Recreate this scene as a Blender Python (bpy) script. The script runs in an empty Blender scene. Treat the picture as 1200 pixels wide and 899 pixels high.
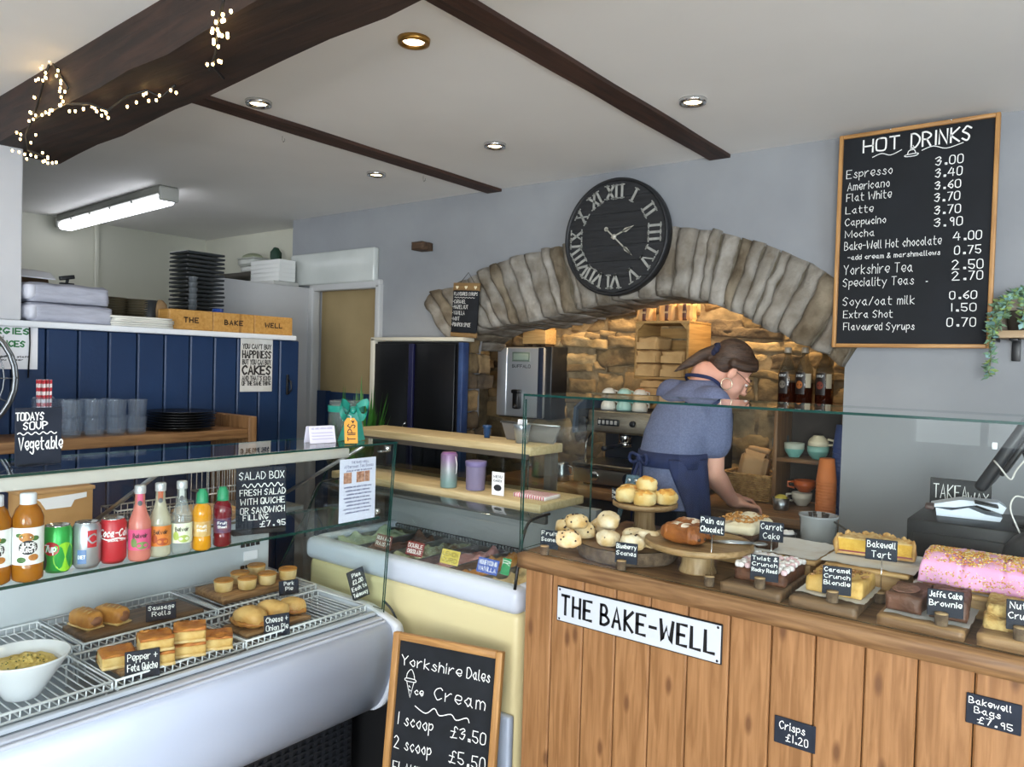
import bpy, bmesh, math, random
from mathutils import Vector, Matrix, Euler, noise
PI = math.pi
random.seed(7)
sc = bpy.context.scene
COL = sc.collection

# ---------------------------------------------------------------- camera
F_PX = 895.46
YAW, PIT, ROL = [math.radians(a) for a in (37.647, 1.387, 1.623)]
fwd = Vector((-math.sin(YAW)*math.cos(PIT), math.cos(YAW)*math.cos(PIT), -math.sin(PIT)))
rgt0 = Vector((math.cos(YAW), math.sin(YAW), 0)); up0 = rgt0.cross(fwd)
RGT = math.cos(ROL)*rgt0 + math.sin(ROL)*up0
UPV = -math.sin(ROL)*rgt0 + math.cos(ROL)*up0
CAM = Vector((0, 0, 1.55))
cd = bpy.data.cameras.new('camera'); cam = bpy.data.objects.new('camera', cd); COL.objects.link(cam)
cd.sensor_width = 36; cd.lens = F_PX*36/1200; cd.clip_start = 0.05
m4 = Matrix((RGT, UPV, -fwd)).transposed().to_4x4(); m4.translation = CAM
cam.matrix_world = m4
sc.camera = cam

# ---------------------------------------------------------------- world, daylight, exposure
sc.view_settings.view_transform = 'Standard'; sc.view_settings.look = 'None'
sc.view_settings.gamma = 1; sc.view_settings.use_curve_mapping = False
sc.view_settings.exposure = -0.17
sc.cycles.transparent_max_bounces = 32
sc.cycles.max_bounces = 8
w = bpy.data.worlds.new('sky'); sc.world = w; w.use_nodes = True
bg = w.node_tree.nodes['Background']; bg.inputs[0].default_value = (.75, .87, 1, 1); bg.inputs[1].default_value = 1.2

def area(name, loc, rot, sx, sy, e, col):
    l = bpy.data.lights.new(name, 'AREA'); l.shape = 'RECTANGLE'; l.size = sx; l.size_y = sy
    l.energy = e; l.color = col
    o = bpy.data.objects.new(name, l); COL.objects.link(o); o.location = loc; o.rotation_euler = rot
    return o
# daylight just outside the shop windows behind the camera (front wall y=-3.2)
DAY = (.93, .96, 1)
area('daylight_window', (-.7, -3.36, 1.6), (math.radians(98), 0, 0), 1.0, 1.2, 12, DAY)
area('daylight_window', (1.40, -3.38, 1.5), (math.radians(116), 0, 0), 2.3, 1.7, 430, DAY)
area('added_side_daylight', (2.80, -.75, 1.5), (math.radians(104), 0, math.radians(90)), 3.4, 1.7, 150, (.72, .84, 1))  # added side light for strong daylight, kept clear of the pane reflections

# ---------------------------------------------------------------- pixel -> point on a real plane
def ray(x, y): return fwd*F_PX + RGT*(x-600) - UPV*(y-449.5)
def PX(x, y, v): d = ray(x, y); return CAM + d*((v-CAM.x)/d.x)
def PY(x, y, v): d = ray(x, y); return CAM + d*((v-CAM.y)/d.y)
def PZ(x, y, v): d = ray(x, y); return CAM + d*((v-CAM.z)/d.z)

# ---------------------------------------------------------------- materials
def lin(c): return c/12.92 if c <= .04045 else ((c+.055)/1.055)**2.4
def C(h):
    h = h.lstrip('#'); return tuple(lin(int(h[i:i+2], 16)/255) for i in (0, 2, 4))+(1,)
MATS = {}
def nodes(name):
    m = bpy.data.materials.new(name); m.use_nodes = True
    nt = m.node_tree; return m, nt, nt.nodes['Principled BSDF']
def mat(name, c, rough=.6, metal=0, c2=None, scale=8, bump=0, bscale=None, stretch=(1, 1, 1), detail=4, spec=.5, emit=0, lo=.35, hi=.65, coat=0, sss=0):
    if name in MATS: return MATS[name]
    m, nt, b = nodes(name)
    b.inputs['Base Color'].default_value = C(c); b.inputs['Roughness'].default_value = rough
    b.inputs['Metallic'].default_value = metal; b.inputs['Specular IOR Level'].default_value = spec
    b.inputs['Coat Weight'].default_value = coat
    if sss:
        b.inputs['Subsurface Weight'].default_value = sss; b.inputs['Subsurface Radius'].default_value = (.02, .01, .006); b.inputs['Subsurface Scale'].default_value = .3
    if emit: b.inputs['Emission Color'].default_value = C(c); b.inputs['Emission Strength'].default_value = emit
    if c2 or bump:
        tc = nt.nodes.new('ShaderNodeTexCoord'); mp = nt.nodes.new('ShaderNodeMapping'); mp.inputs['Scale'].default_value = stretch
        nt.links.new(tc.outputs['Object'], mp.inputs[0])
    if c2:
        n = nt.nodes.new('ShaderNodeTexNoise'); n.inputs['Scale'].default_value = scale; n.inputs['Detail'].default_value = detail
        nt.links.new(mp.outputs[0], n.inputs[0])
        r = nt.nodes.new('ShaderNodeValToRGB'); r.color_ramp.elements[0].position = lo; r.color_ramp.elements[1].position = hi
        r.color_ramp.elements[0].color = C(c); r.color_ramp.elements[1].color = C(c2)
        nt.links.new(n.outputs[0], r.inputs[0]); nt.links.new(r.outputs[0], b.inputs['Base Color'])
    if bump:
        n2 = nt.nodes.new('ShaderNodeTexNoise'); n2.inputs['Scale'].default_value = bscale or scale; n2.inputs['Detail'].default_value = 5
        nt.links.new(mp.outputs[0], n2.inputs[0])
        bp = nt.nodes.new('ShaderNodeBump'); bp.inputs['Strength'].default_value = bump; bp.inputs['Distance'].default_value = .01
        nt.links.new(n2.outputs[0], bp.inputs['Height']); nt.links.new(bp.outputs[0], b.inputs['Normal'])
    MATS[name] = m; return m
def wood(name, c, c2, axis='x', rough=.5, scale=6, knots=None, str_=14, bump=.25):
    """grain stretched along one axis, optional knots"""
    if name in MATS: return MATS[name]
    m, nt, b = nodes(name); b.inputs['Roughness'].default_value = rough
    tc = nt.nodes.new('ShaderNodeTexCoord'); mp = nt.nodes.new('ShaderNodeMapping')
    s = [str_]*3; s['xyz'.index(axis)] = 1.0; mp.inputs['Scale'].default_value = s
    oi = nt.nodes.new('ShaderNodeObjectInfo'); cx = nt.nodes.new('ShaderNodeVectorMath'); cx.operation = 'MULTIPLY_ADD'
    cx.inputs[1].default_value = (13, 17, 11)
    nt.links.new(oi.outputs['Random'], cx.inputs[0]); nt.links.new(tc.outputs['Object'], cx.inputs[2])
    nt.links.new(cx.outputs[0], mp.inputs[0])
    n = nt.nodes.new('ShaderNodeTexNoise'); n.inputs['Scale'].default_value = scale; n.inputs['Detail'].default_value = 6; n.inputs['Distortion'].default_value = .6
    nt.links.new(mp.outputs[0], n.inputs[0])
    r = nt.nodes.new('ShaderNodeValToRGB'); r.color_ramp.elements[0].position = .36; r.color_ramp.elements[1].position = .64
    r.color_ramp.elements[0].color = C(c2); r.color_ramp.elements[1].color = C(c)
    nt.links.new(n.outputs[0], r.inputs[0]); out = r.outputs[0]
    if knots:
        sp = nt.nodes.new('ShaderNodeSeparateXYZ'); cb = nt.nodes.new('ShaderNodeCombineXYZ'); nt.links.new(cx.outputs[0], sp.inputs[0])
        for q, (o_, k_) in enumerate(((0, 3.0 if axis == 'x' else 8.5), (2 if axis == 'z' else 1, 8.5 if axis == 'x' else 3.0))):
            mu = nt.nodes.new('ShaderNodeMath'); mu.operation = 'MULTIPLY'; mu.inputs[1].default_value = k_; nt.links.new(sp.outputs[o_], mu.inputs[0]); nt.links.new(mu.outputs[0], cb.inputs[q])
        v = nt.nodes.new('ShaderNodeTexVoronoi'); v.voronoi_dimensions = '2D'; v.inputs['Scale'].default_value = 1.0; nt.links.new(cb.outputs[0], v.inputs[0])
        r2 = nt.nodes.new('ShaderNodeValToRGB'); r2.color_ramp.elements[0].position = .035; r2.color_ramp.elements[1].position = .10
        r2.color_ramp.elements[0].color = (1, 1, 1, 1); r2.color_ramp.elements[1].color = (0, 0, 0, 1)
        nt.links.new(v.outputs['Distance'], r2.inputs[0])
        mx = nt.nodes.new('ShaderNodeMixRGB'); mx.inputs[2].default_value = C(knots)
        nt.links.new(r2.outputs[0], mx.inputs[0]); nt.links.new(out, mx.inputs[1]); out = mx.outputs[0]
    nt.links.new(out, b.inputs['Base Color'])
    bp = nt.nodes.new('ShaderNodeBump'); bp.inputs['Strength'].default_value = bump; bp.inputs['Distance'].default_value = .004
    nt.links.new(n.outputs[0], bp.inputs['Height']); nt.links.new(bp.outputs[0], b.inputs['Normal'])
    MATS[name] = m; return m
def glass(name, tint='#fcfefd', refl=1.0, ior=1.45, body=0, bodycol='#ffffff'):
    """pane glass: see-through with a fresnel reflection; body adds a diffuse share (milky or coloured contents)"""
    if name in MATS: return MATS[name]
    m = bpy.data.materials.new(name); m.use_nodes = True; nt = m.node_tree; nt.nodes.clear()
    o = nt.nodes.new('ShaderNodeOutputMaterial'); t = nt.nodes.new('ShaderNodeBsdfTransparent'); t.inputs[0].default_value = C(tint)
    g = nt.nodes.new('ShaderNodeBsdfGlossy'); g.inputs['Roughness'].default_value = .01; g.inputs[0].default_value = (refl, refl, refl, 1)
    fr = nt.nodes.new('ShaderNodeFresnel'); fr.inputs[0].default_value = ior
    ge = nt.nodes.new('ShaderNodeNewGeometry'); mm = nt.nodes.new('ShaderNodeMath'); mm.operation = 'SUBTRACT'; mm.use_clamp = True
    nt.links.new(fr.outputs[0], mm.inputs[0]); nt.links.new(ge.outputs['Backfacing'], mm.inputs[1])   # only the entry face reflects
    mx = nt.nodes.new('ShaderNodeMixShader'); nt.links.new(mm.outputs[0], mx.inputs[0])
    src = t.outputs[0]
    if body:
        d = nt.nodes.new('ShaderNodeBsdfDiffuse'); d.inputs[0].default_value = C(bodycol)
        m2 = nt.nodes.new('ShaderNodeMixShader'); m2.inputs[0].default_value = body
        nt.links.new(t.outputs[0], m2.inputs[1]); nt.links.new(d.outputs[0], m2.inputs[2]); src = m2.outputs[0]
    nt.links.new(src, mx.inputs[1]); nt.links.new(g.outputs[0], mx.inputs[2]); nt.links.new(mx.outputs[0], o.inputs[0])
    MATS[name] = m; return m

# ---------------------------------------------------------------- mesh builder
class MB:
    def __init__(s): s.v = []; s.f = []; s.m = []; s.sm = []
    def add(s, vs, fs, mi=0, smooth=False, M=None):
        o = len(s.v)
        s.v += [tuple(M @ Vector(v)) if M else tuple(v) for v in vs]
        for f in fs: s.f.append([i+o for i in f]); s.m.append(mi); s.sm.append(smooth)
        return s
    def box(s, c, d, bev=0, mi=0, R=None, seg=2):
        M = Matrix.Translation(c) @ (R.to_4x4() if R else Matrix())
        hx, hy, hz = d[0]/2, d[1]/2, d[2]/2
        if not bev:
            vs = [(x, y, z) for x in (-hx, hx) for y in (-hy, hy) for z in (-hz, hz)]
            return s.add(vs, [(0, 1, 3, 2), (4, 6, 7, 5), (0, 4, 5, 1), (2, 3, 7, 6), (0, 2, 6, 4), (1, 5, 7, 3)], mi, False, M)
        bm = bmesh.new(); bmesh.ops.create_cube(bm, size=1)
        for v in bm.verts: v.co = Vector((v.co.x*d[0], v.co.y*d[1], v.co.z*d[2]))
        bmesh.ops.bevel(bm, geom=bm.edges[:], offset=min(bev, .49*min(d)), segments=seg, profile=.5, affect='EDGES')
        bm.verts.index_update()
        s.add([v.co for v in bm.verts], [[v.index for v in f.verts] for f in bm.faces], mi, seg > 1, M); bm.free(); return s
    def lathe(s, prof, n=24, at=(0, 0, 0), mi=0, smooth=True, M=None, mis=None):
        M2 = Matrix.Translation(at) @ (M or Matrix())
        vs = []; fs = []; idx = []
        for r, z in prof:
            if r < 1e-6: idx.append([len(vs)]); vs.append((0, 0, z))
            else:
                idx.append([len(vs)+k for k in range(n)])
                vs += [(r*math.cos(2*PI*k/n), r*math.sin(2*PI*k/n), z) for k in range(n)]
        for a, (A, B) in enumerate(zip(idx, idx[1:])):
            ff = []
            for k in range(n):
                k2 = (k+1) % n
                if len(A) == 1 and len(B) == 1: continue
                if len(A) == 1: ff.append((A[0], B[k2], B[k]))
                elif len(B) == 1: ff.append((A[k], A[k2], B[0]))
                else: ff.append((A[k], A[k2], B[k2], B[k]))
            o = len(s.v)
            for f in ff: s.f.append([i+o for i in f]); s.m.append(mis[a] if mis else mi); s.sm.append(smooth)
        # vertices appended after faces were indexed from the current end
        s.v += [tuple(M2 @ Vector(v)) for v in vs]; return s
    def cyl(s, c, r, h, n=24, r2=None, mi=0, M=None):
        r2 = r if r2 is None else r2
        e = min(.15*h, .08*r, .004)
        return s.lathe([(0, 0), (r-e, 0), (r, e), (r2, h-e), (r2-e, h), (0, h)], n, c, mi, True, M)
    def tube(s, pts, r, n=8, closed=False, mi=0, caps=True):
        pts = [Vector(p) for p in pts]; N = len(pts); rr = r if isinstance(r, (list, tuple)) else [r]*N
        vs = []; fs = []; prev = None
        for i, p in enumerate(pts):
            a = pts[(i-1) % N] if closed or i > 0 else p; b = pts[(i+1) % N] if closed or i < N-1 else p
            t = (b-a).normalized() if (b-a).length > 1e-9 else Vector((0, 0, 1))
            if prev is None:
                u = t.orthogonal().normalized()
            else:
                u = prev - t*prev.dot(t); u = u.normalized() if u.length > 1e-6 else t.orthogonal().normalized()
            prev = u; w_ = t.cross(u)
            vs += [p + (u*math.cos(2*PI*k/n)+w_*math.sin(2*PI*k/n))*rr[i] for k in range(n)]
        for i in range(N if closed else N-1):
            j = (i+1) % N
            for k in range(n):
                k2 = (k+1) % n; fs.append((i*n+k, i*n+k2, j*n+k2, j*n+k))
        if not closed and caps: fs += [tuple(range(n))[::-1], tuple((N-1)*n+k for k in range(n))]
        return s.add(vs, fs, mi, n > 4)
    def prism(s, poly, h, mi=0, M=None, smooth=False, at=0):
        """polygon (x,y) extruded from z=at to z=at+h"""
        n = len(poly)
        vs = [(x, y, at) for x, y in poly]+[(x, y, at+h) for x, y in poly]
        fs = [tuple(range(n))[::-1], tuple(range(n, 2*n))]
        s.add(vs, fs, mi, False, M)
        o = len(s.v)-2*n
        for k in range(n):
            k2 = (k+1) % n; s.f.append([o+k, o+k2, o+n+k2, o+n+k]); s.m.append(mi); s.sm.append(smooth)
        return s
    def ell(s, c, r, n=16, mi=0, R=None, amp=0, fr=20, seed=0, flat=None, pw=1):
        M = Matrix.Translation(c) @ (R.to_4x4() if R else Matrix()); vs = []; fs = []; k2 = n//2+1
        for i in range(k2+1):
            th = PI*i/k2
            for j in range(n):
                ph = 2*PI*j/n
                sx, cx = math.sin(th), math.cos(th)
                d = Vector((sx*math.cos(ph), sx*math.sin(ph), cx))
                if pw != 1: d = Vector([math.copysign(abs(q)**pw, q) for q in d])
                p = Vector((d.x*r[0], d.y*r[1], d.z*r[2]))
                if amp: p += d*amp*noise.fractal(p*fr+Vector((seed*7.3, seed*3.1, seed)), 1, 2, 3)
                if flat is not None and p.z < -flat: p.z = -flat
                vs.append(p)
        for i in range(k2):
            for j in range(n):
                j2 = (j+1) % n; fs.append((i*n+j, (i+1)*n+j, (i+1)*n+j2, i*n+j2))
        return s.add(vs, fs, mi, True, M)
    def slab(s, c, d, nx=14, ny=10, nz=4, amp=.003, fr=60, seed=0, mi=0, R=None, top=0, rnd=.1, smooth=True):
        """block with uneven faces; c = centre of its base; top adds extra height noise on the top"""
        bm = bmesh.new(); M = Matrix.Translation(c) @ (R.to_4x4() if R else Matrix())
        def key(i, j, k): return (i, j, k)
        ids = {}; vs = []
        for i in range(nx+1):
            for j in range(ny+1):
                for k in range(nz+1):
                    if i in (0, nx) or j in (0, ny) or k in (0, nz):
                        u, v, q = i/nx*2-1, j/ny*2-1, k/nz*2-1
                        p = Vector((u*d[0]/2, v*d[1]/2, (q+1)/2*d[2]))
                        e = rnd
                        cnt = (abs(u) == 1)+(abs(v) == 1)+(abs(q) == 1)
                        if cnt >= 2:
                            if abs(u) == 1: p.x *= 1-e*d[2]/d[0]
                            if abs(v) == 1: p.y *= 1-e*d[2]/d[1]
                            if q == 1: p.z -= e*.5*d[2]
                        nv = noise.noise_vector(p*fr+Vector((seed*3.7, seed*1.3, seed*9.1)))
                        p += Vector((nv.x, nv.y, nv.z if k else 0))*amp
                        if k == nz and top: p.z += top*noise.fractal(p*fr*.6+Vector((seed, 0, 0)), 1, 2, 3)
                        if k == 0: p.z = 0
                        ids[(i, j, k)] = len(vs); vs.append(p)
        fs = []
        for i in range(nx):
            for j in range(ny):
                fs.append((ids[i, j, nz], ids[i+1, j, nz], ids[i+1, j+1, nz], ids[i, j+1, nz]))
                fs.append((ids[i, j, 0], ids[i, j+1, 0], ids[i+1, j+1, 0], ids[i+1, j, 0]))
        for i in range(nx):
            for k in range(nz):
                fs.append((ids[i, 0, k], ids[i+1, 0, k], ids[i+1, 0, k+1], ids[i, 0, k+1]))
                fs.append((ids[i, ny, k], ids[i, ny, k+1], ids[i+1, ny, k+1], ids[i+1, ny, k]))
        for j in range(ny):
            for k in range(nz):
                fs.append((ids[0, j, k], ids[0, j, k+1], ids[0, j+1, k+1], ids[0, j+1, k]))
                fs.append((ids[nx, j, k], ids[nx, j+1, k], ids[nx, j+1, k+1], ids[nx, j, k+1]))
        bm.free()
        return s.add(vs, fs, mi, smooth, M)
    def build(s, name, mats, parent=None, loc=None):
        me = bpy.data.meshes.new(name); me.from_pydata(s.v, [], s.f)
        for m in (mats if isinstance(mats, (list, tuple)) else [mats]): me.materials.append(m)
        me.polygons.foreach_set('material_index', s.m); me.polygons.foreach_set('use_smooth', s.sm); me.update()
        o = bpy.data.objects.new(name, me); COL.objects.link(o)
        if parent: o.parent = parent
        if loc is not None: o.location = loc
        return o
def tag(o, label, cat, group=None, kind=None):
    o['label'] = label; o['category'] = cat
    if group: o['group'] = group
    if kind: o['kind'] = kind
    return o
def T(name, label, cat, loc=(0, 0, 0), rz=0, group=None, rot=None):
    o = bpy.data.objects.new(name, None); COL.objects.link(o); o.empty_display_size = .05
    o.location = loc; o.rotation_euler = rot or (0, 0, math.radians(rz))
    return tag(o, label, cat, group)
def S(name, mb, m, label=None):
    o = mb.build(name, m); o['kind'] = 'structure'
    if label: o['label'] = label
    return o
def dup(root, loc, rz=None, label=None, group=None):
    r = root.copy(); COL.objects.link(r); r.location = loc
    if rz is not None: r.rotation_euler = (r.rotation_euler[0], r.rotation_euler[1], math.radians(rz))
    if label: r['label'] = label
    if group: r['group'] = group
    for ch in list(root.children):
        c = ch.copy(); COL.objects.link(c); c.parent = r
        for g in list(ch.children):
            d = g.copy(); COL.objects.link(d); d.parent = c
    return r
def RZ(deg): return Matrix.Rotation(math.radians(deg), 3, 'Z')
def RX(deg): return Matrix.Rotation(math.radians(deg), 3, 'X')
def RY(deg): return Matrix.Rotation(math.radians(deg), 3, 'Y')

# ---------------------------------------------------------------- stroke lettering
FONT = {
'A': "02 28 42|14 34", 'B': "02 08|~08 28 37 36 25 05|~05 25 44 43 22 02", 'C': "~47 38 17 05 13 22 43", 'D': "02 08|~08 28 46 44 22 02",
'E': "48 08 02 42|05 35", 'F': "48 08 02|05 35", 'G': "~47 28 17 05 13 22 33 44|44 24", 'H': "02 08|42 48|05 45", 'I': "12 18", 'J': "~38 34 22 12 03",
'K': "02 08|48 05 42", 'L': "08 02 42", 'M': "02 08 33 68 62", 'N': "02 08 42 48", 'O': "~18 38 47 43 32 12 03 07 18", 'P': "02 08|~08 28 47 46 25 05",
'Q': "~18 38 47 43 32 12 03 07 18|24 42", 'R': "02 08|~08 28 47 46 25 05|25 42", 'S': "~47 28 17 06 25 34 33 22 03", 'T': "08 48|28 22",
'U': "~08 04 13 22 33 44 48", 'V': "08 22 48", 'W': "08 12 36 52 68", 'X': "08 42|48 02", 'Y': "08 25 48|25 22", 'Z': "08 48 02 42",
'a': "~35 26 15 04 13 22 34|36 33 42", 'b': "08 02|~05 26 35 34 22 03", 'c': "~35 26 15 04 13 22 33", 'd': "38 32|~35 16 04 12 33", 'e': "~04 34 36 16 04 13 22 33",
'f': "~38 28 17 12|05 35", 'g': "~35 16 04 13 34|~36 33 31 20 01", 'h': "08 02|~04 16 26 35 32", 'i': "06 02|08 07", 'j': "~16 11 00|18 17", 'k': "08 02|36 04 32",
'l': "~08 03 12", 'm': "06 02|~05 16 25 22|~25 36 45 42", 'n': "06 02|~05 16 26 35 32", 'o': "~26 15 04 13 22 33 34 35 26", 'p': "06 00|~05 26 35 34 23 03",
'q': "~35 16 04 13 33|36 30", 'r': "06 02|~04 15 26 36", 's': "~35 26 15 24 33 22 03", 't': "~18 13 22 32|06 36", 'u': "~06 03 12 23 36|36 32", 'v': "06 22 46",
'w': "06 12 25 32 46", 'x': "06 32|36 02", 'y': "06 23|46 10", 'z': "06 36 02 32",
'0': "~18 28 37 33 22 12 03 07 18", '1': "12 18", '2': "~07 18 28 37 36 02|02 42", '3': "~07 28 37 26 15|~15 35 34 22 03", '4': "28 04 44|37 32", '5': "38 08 05|~05 25 34 33 22 03",
'6': "~38 16 04 13 22 33 34 25 04", '7': "08 38 12", '8': "~28 17 26 34 33 22 13 14 35 37 28", '9': "~37 28 17 16 25 37|37 32", '£': "~47 38 27 25 12 02|02 42|05 35",
'.': "12 22 23 13 12", '-': "05 35", '+': "05 45|27 23", '/': "02 38", "'": "18 17", '&': "~42 17 28 37 03 12 22 44", ' ': ""}
def smooth_pts(p, k=4):
    out = []
    for i in range(len(p)-1):
        a = p[max(i-1, 0)]; b = p[i]; c = p[i+1]; d = p[min(i+2, len(p)-1)]
        if p[0] == p[-1] and len(p) > 3:
            if i == 0: a = p[-2]
            if i == len(p)-2: d = p[1]
        for t in range(k):
            t /= k
            out.append(tuple(.5*((2*b[j])+(-a[j]+c[j])*t+(2*a[j]-5*b[j]+4*c[j]-d[j])*t*t+(-a[j]+3*b[j]-3*c[j]+d[j])*t**3) for j in (0, 1)))
    return out+[p[-1]]
def text_strokes(txt, jit=0, sp=1.6):
    x = 0; out = []
    for ch in txt:
        g = FONT.get(ch, ''); mx = 0
        if ch == ' ': x += 3; continue
        for st in g.split('|'):
            sm = st.startswith('~'); pts = [(int(q[0]), int(q[1])-2) for q in st.lstrip('~').split()]
            mx = max(mx, max(p[0] for p in pts))
            pts = [(p[0]+x+random.uniform(-jit, jit), p[1]+random.uniform(-jit, jit)) for p in pts]
            out.append(smooth_pts(pts) if sm else pts)
        x += mx+sp
    return out, max(x-sp, .5)
def ribbon(mb, pts, wd, fn, mi=0):
    """flat stroke of width wd; fn maps sign coords to 3-D"""
    n = len(pts); L = []; Rr = []
    for i, p in enumerate(pts):
        a = pts[max(i-1, 0)]; b = pts[min(i+1, n-1)]
        dx, dy = b[0]-a[0], b[1]-a[1]; l = math.hypot(dx, dy) or 1
        nx, ny = -dy/l*wd/2, dx/l*wd/2
        ex = ey = 0
        if 0 < i < n-1:   # mitre
            d1 = (p[0]-a[0], p[1]-a[1]); d2 = (b[0]-p[0], b[1]-p[1])
            l1 = math.hypot(*d1) or 1; l2 = math.hypot(*d2) or 1
            cs = (d1[0]*d2[0]+d1[1]*d2[1])/(l1*l2); k = 1/max(.55, math.sqrt(max(0, (1+cs)/2))); nx *= k; ny *= k
        elif n > 1:
            s_ = -1 if i == 0 else 1; ex, ey = dx/l*wd*.4*s_, dy/l*wd*.4*s_
        L.append(fn(p[0]+nx+ex, p[1]+ny+ey)); Rr.append(fn(p[0]-nx+ex, p[1]-ny+ey))
    mb.add(L+Rr, [(i, n+i, n+i+1, i+1) for i in range(n-1)], mi)
def write(mb, txt, x0, x1, z, h, wd=None, y=0, jit=.12, wrap=0, mi=0, sp=1.6, fit=True, slant=0, fn=None):
    """text from x0 to x1 (fitted), baseline z, cap height h; on plane y (front -y) or wrapped on a cylinder of radius wrap"""
    st, W = text_strokes(txt, jit, sp); ky = h/6; kx = (x1-x0)/W if fit else ky
    wd = wd or h*.12
    if fn is None:
        if wrap: fn = lambda a, b: (wrap*math.sin(a/wrap), -wrap*math.cos(a/wrap), b)
        else: fn = lambda a, b: (a, y, b)
    for s_ in st:
        ribbon(mb, [(x0+p[0]*kx+p[1]*ky*slant, z+p[1]*ky) for p in s_], wd, fn, mi)
def wave(mb, x0, x1, z, a, n, wd, y=0):
    pts = [(x0+(x1-x0)*i/(n*6), z+a*math.sin(2*PI*i/6)) for i in range(n*6+1)]
    ribbon(mb, pts, wd, lambda p, q: (p, y, q))

# ---------------------------------------------------------------- shared materials
CHALK = mat('chalk', '#f2f2ee', .9)
SLATE = mat('slate', '#17191d', .75, c2='#1f2228', scale=10, spec=.3)
SLATE2 = mat('slate_blue', '#1c222e', .7, c2='#252b38', scale=12, spec=.3)
FRAME = wood('pine_frame', '#b98a52', '#9c6f3d', 'x')
PINE_Z = wood('pine_planks', '#a1744a', '#855b34', 'z', .5, 5, knots='#6b4526')
OAK_X = wood('oak_top', '#8d6a45', '#69492c', 'x', .45, 5, knots='#54361a')
OAK_Y = wood('oak_grain', '#8a6743', '#684829', 'y', .5, 5)
BOARD = wood('acacia_board', '#a37f55', '#6f4f31', 'x', .5, 4)
BOARD_D = wood('walnut_board', '#7d5f42', '#54402c', 'x', .5, 4)
BAMBOO = wood('bamboo', '#d0ab74', '#b88f58', 'x', .5, 6, bump=.1)
BARK = mat('bark', '#4b3a2c', .95, c2='#6d5a45', scale=40, bump=.8)
LOGEND = mat('log_end', '#b79a70', .8, c2='#8c6c46', scale=30)
WHITE = mat('white_enamel', '#e9edf2', .35)
STEEL = mat('brushed_steel', '#b9bcbf', .3, metal=1, c2='#a2a6aa', scale=30, stretch=(1, 1, 8))
CHROME = mat('chrome', '#d8d8d8', .12, metal=1)
BLACK = mat('black_plastic', '#121316', .4)
BLACKM = mat('black_matt', '#0b0c10', .7)
NAVY = mat('navy_paint', '#173257', .45, c2='#142c4e', scale=3, bump=.06, bscale=60)
PAPER = mat('white_paper', '#e8e8ec', .85)
KRAFT = mat('kraft_paper', '#cda671', .8, c2='#bb9460', scale=14, bump=.3)
GLASS = glass('clear_glass')
GLASS_EDGE = mat('green_glass_edge', '#0f3a34', .15, spec=.6)
WIRE = mat('white_wire', '#dfe3e6', .4)

def lettering(lines, parent, y, m=None, wd=None, jit=.12, name='lettering', split=False):
    if split: return [lettering([L], parent, y, m, wd, jit, name) for L in lines][-1]
    mb = MB()
    for L in lines:
        if L[0] == '~': wave(mb, L[1], L[2], L[3], L[4], L[5], L[6] if len(L) > 6 else .003, y)
        elif L[0] == '-': ribbon(mb, L[1], L[2], lambda a, b: (a, y, b))
        else: write(mb, L[0], L[1], L[2], L[3], L[4], (L[5] if len(L) > 5 else None) or wd, y, jit)
    return mb.build(name, m or CHALK, parent)
def chalk_sign(label, w_, h_, loc, lines, rz=0, tilt=0, t=.004, group=None, name='chalk_sign', m=None, wd=None, rot=None, cat='sign', holder=None):
    """slate tag: origin at base centre, faces -y"""
    r = T(name, label, cat, loc, rz, group, rot=rot or (math.radians(-tilt), 0, math.radians(rz)))
    MB().box((0, t/2, h_/2), (w_, t, h_), .0012, seg=1).build('slate_board', m or SLATE2, r)
    lettering(lines, r, -.0006, wd=wd)
    return r

# ================================================================ THE ROOM
YW = 3.066; ZC = 2.45; XB = -3.2          # back wall plane, ceiling, blue partition face
PLASTER = mat('grey_plaster', '#929497', .6, c2='#85878b', scale=2.2, bump=.25, bscale=7)
CEIL = mat('ceiling_paint', '#efedea', .7, c2='#e9e7e4', scale=1.5, bump=.15, bscale=5)
CREAMWALL = mat('cream_wall', '#cfcdbd', .45, c2='#c6c4b2', scale=1.5)
DARKBEAM = wood('dark_beam', '#38241a', '#20150f', 'x', .7, 3, bump=.6)
DARKBEAM_Y = wood('dark_beam_long', '#472d22', '#2f1d15', 'y', .7, 3, bump=.6)
S('floor', MB().box((-1.6, .4, -.05), (9.6, 8.0, .1)), mat('floor_tiles', '#b5a997', .5, c2='#a39684', scale=6))
S('ceiling', MB().box((-1.6, .4, ZC+.05), (9.6, 8.0, .1)), CEIL)

# back wall with doorway and arched recess (front outline, extruded)
INTR = [(-2.69, 1.60), (-2.66, 1.70), (-2.55, 1.745), (-2.40, 1.755), (-2.165, 1.775), (-1.875, 1.83), (-1.66, 1.875), (-1.446, 1.868), (-1.253, 1.82), (-1.072, 1.728), (-.935, 1.66), (-.774, 1.58)]
DL, DR, DT = -3.955, -3.36, 1.99
CUT = [(x, z+(.07 if 0 < i < 11 else 0)) for i, (x, z) in enumerate(INTR)]
outl = [(-4.2, 0), (DL, 0), (DL, DT), (DR, DT), (DR, 0), (-2.69, 0)] + CUT + [(-.774, 0), (2.7, 0), (2.7, ZC), (-4.2, ZC)]
MY = Matrix(((1, 0, 0, 0), (0, 0, -1, 0), (0, 1, 0, 0), (0, 0, 0, 1)))      # (x,y,z)->(x,-z,y)
S('wall_back', MB().prism(outl, -.13, 0, MY, at=-YW), PLASTER)
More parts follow.
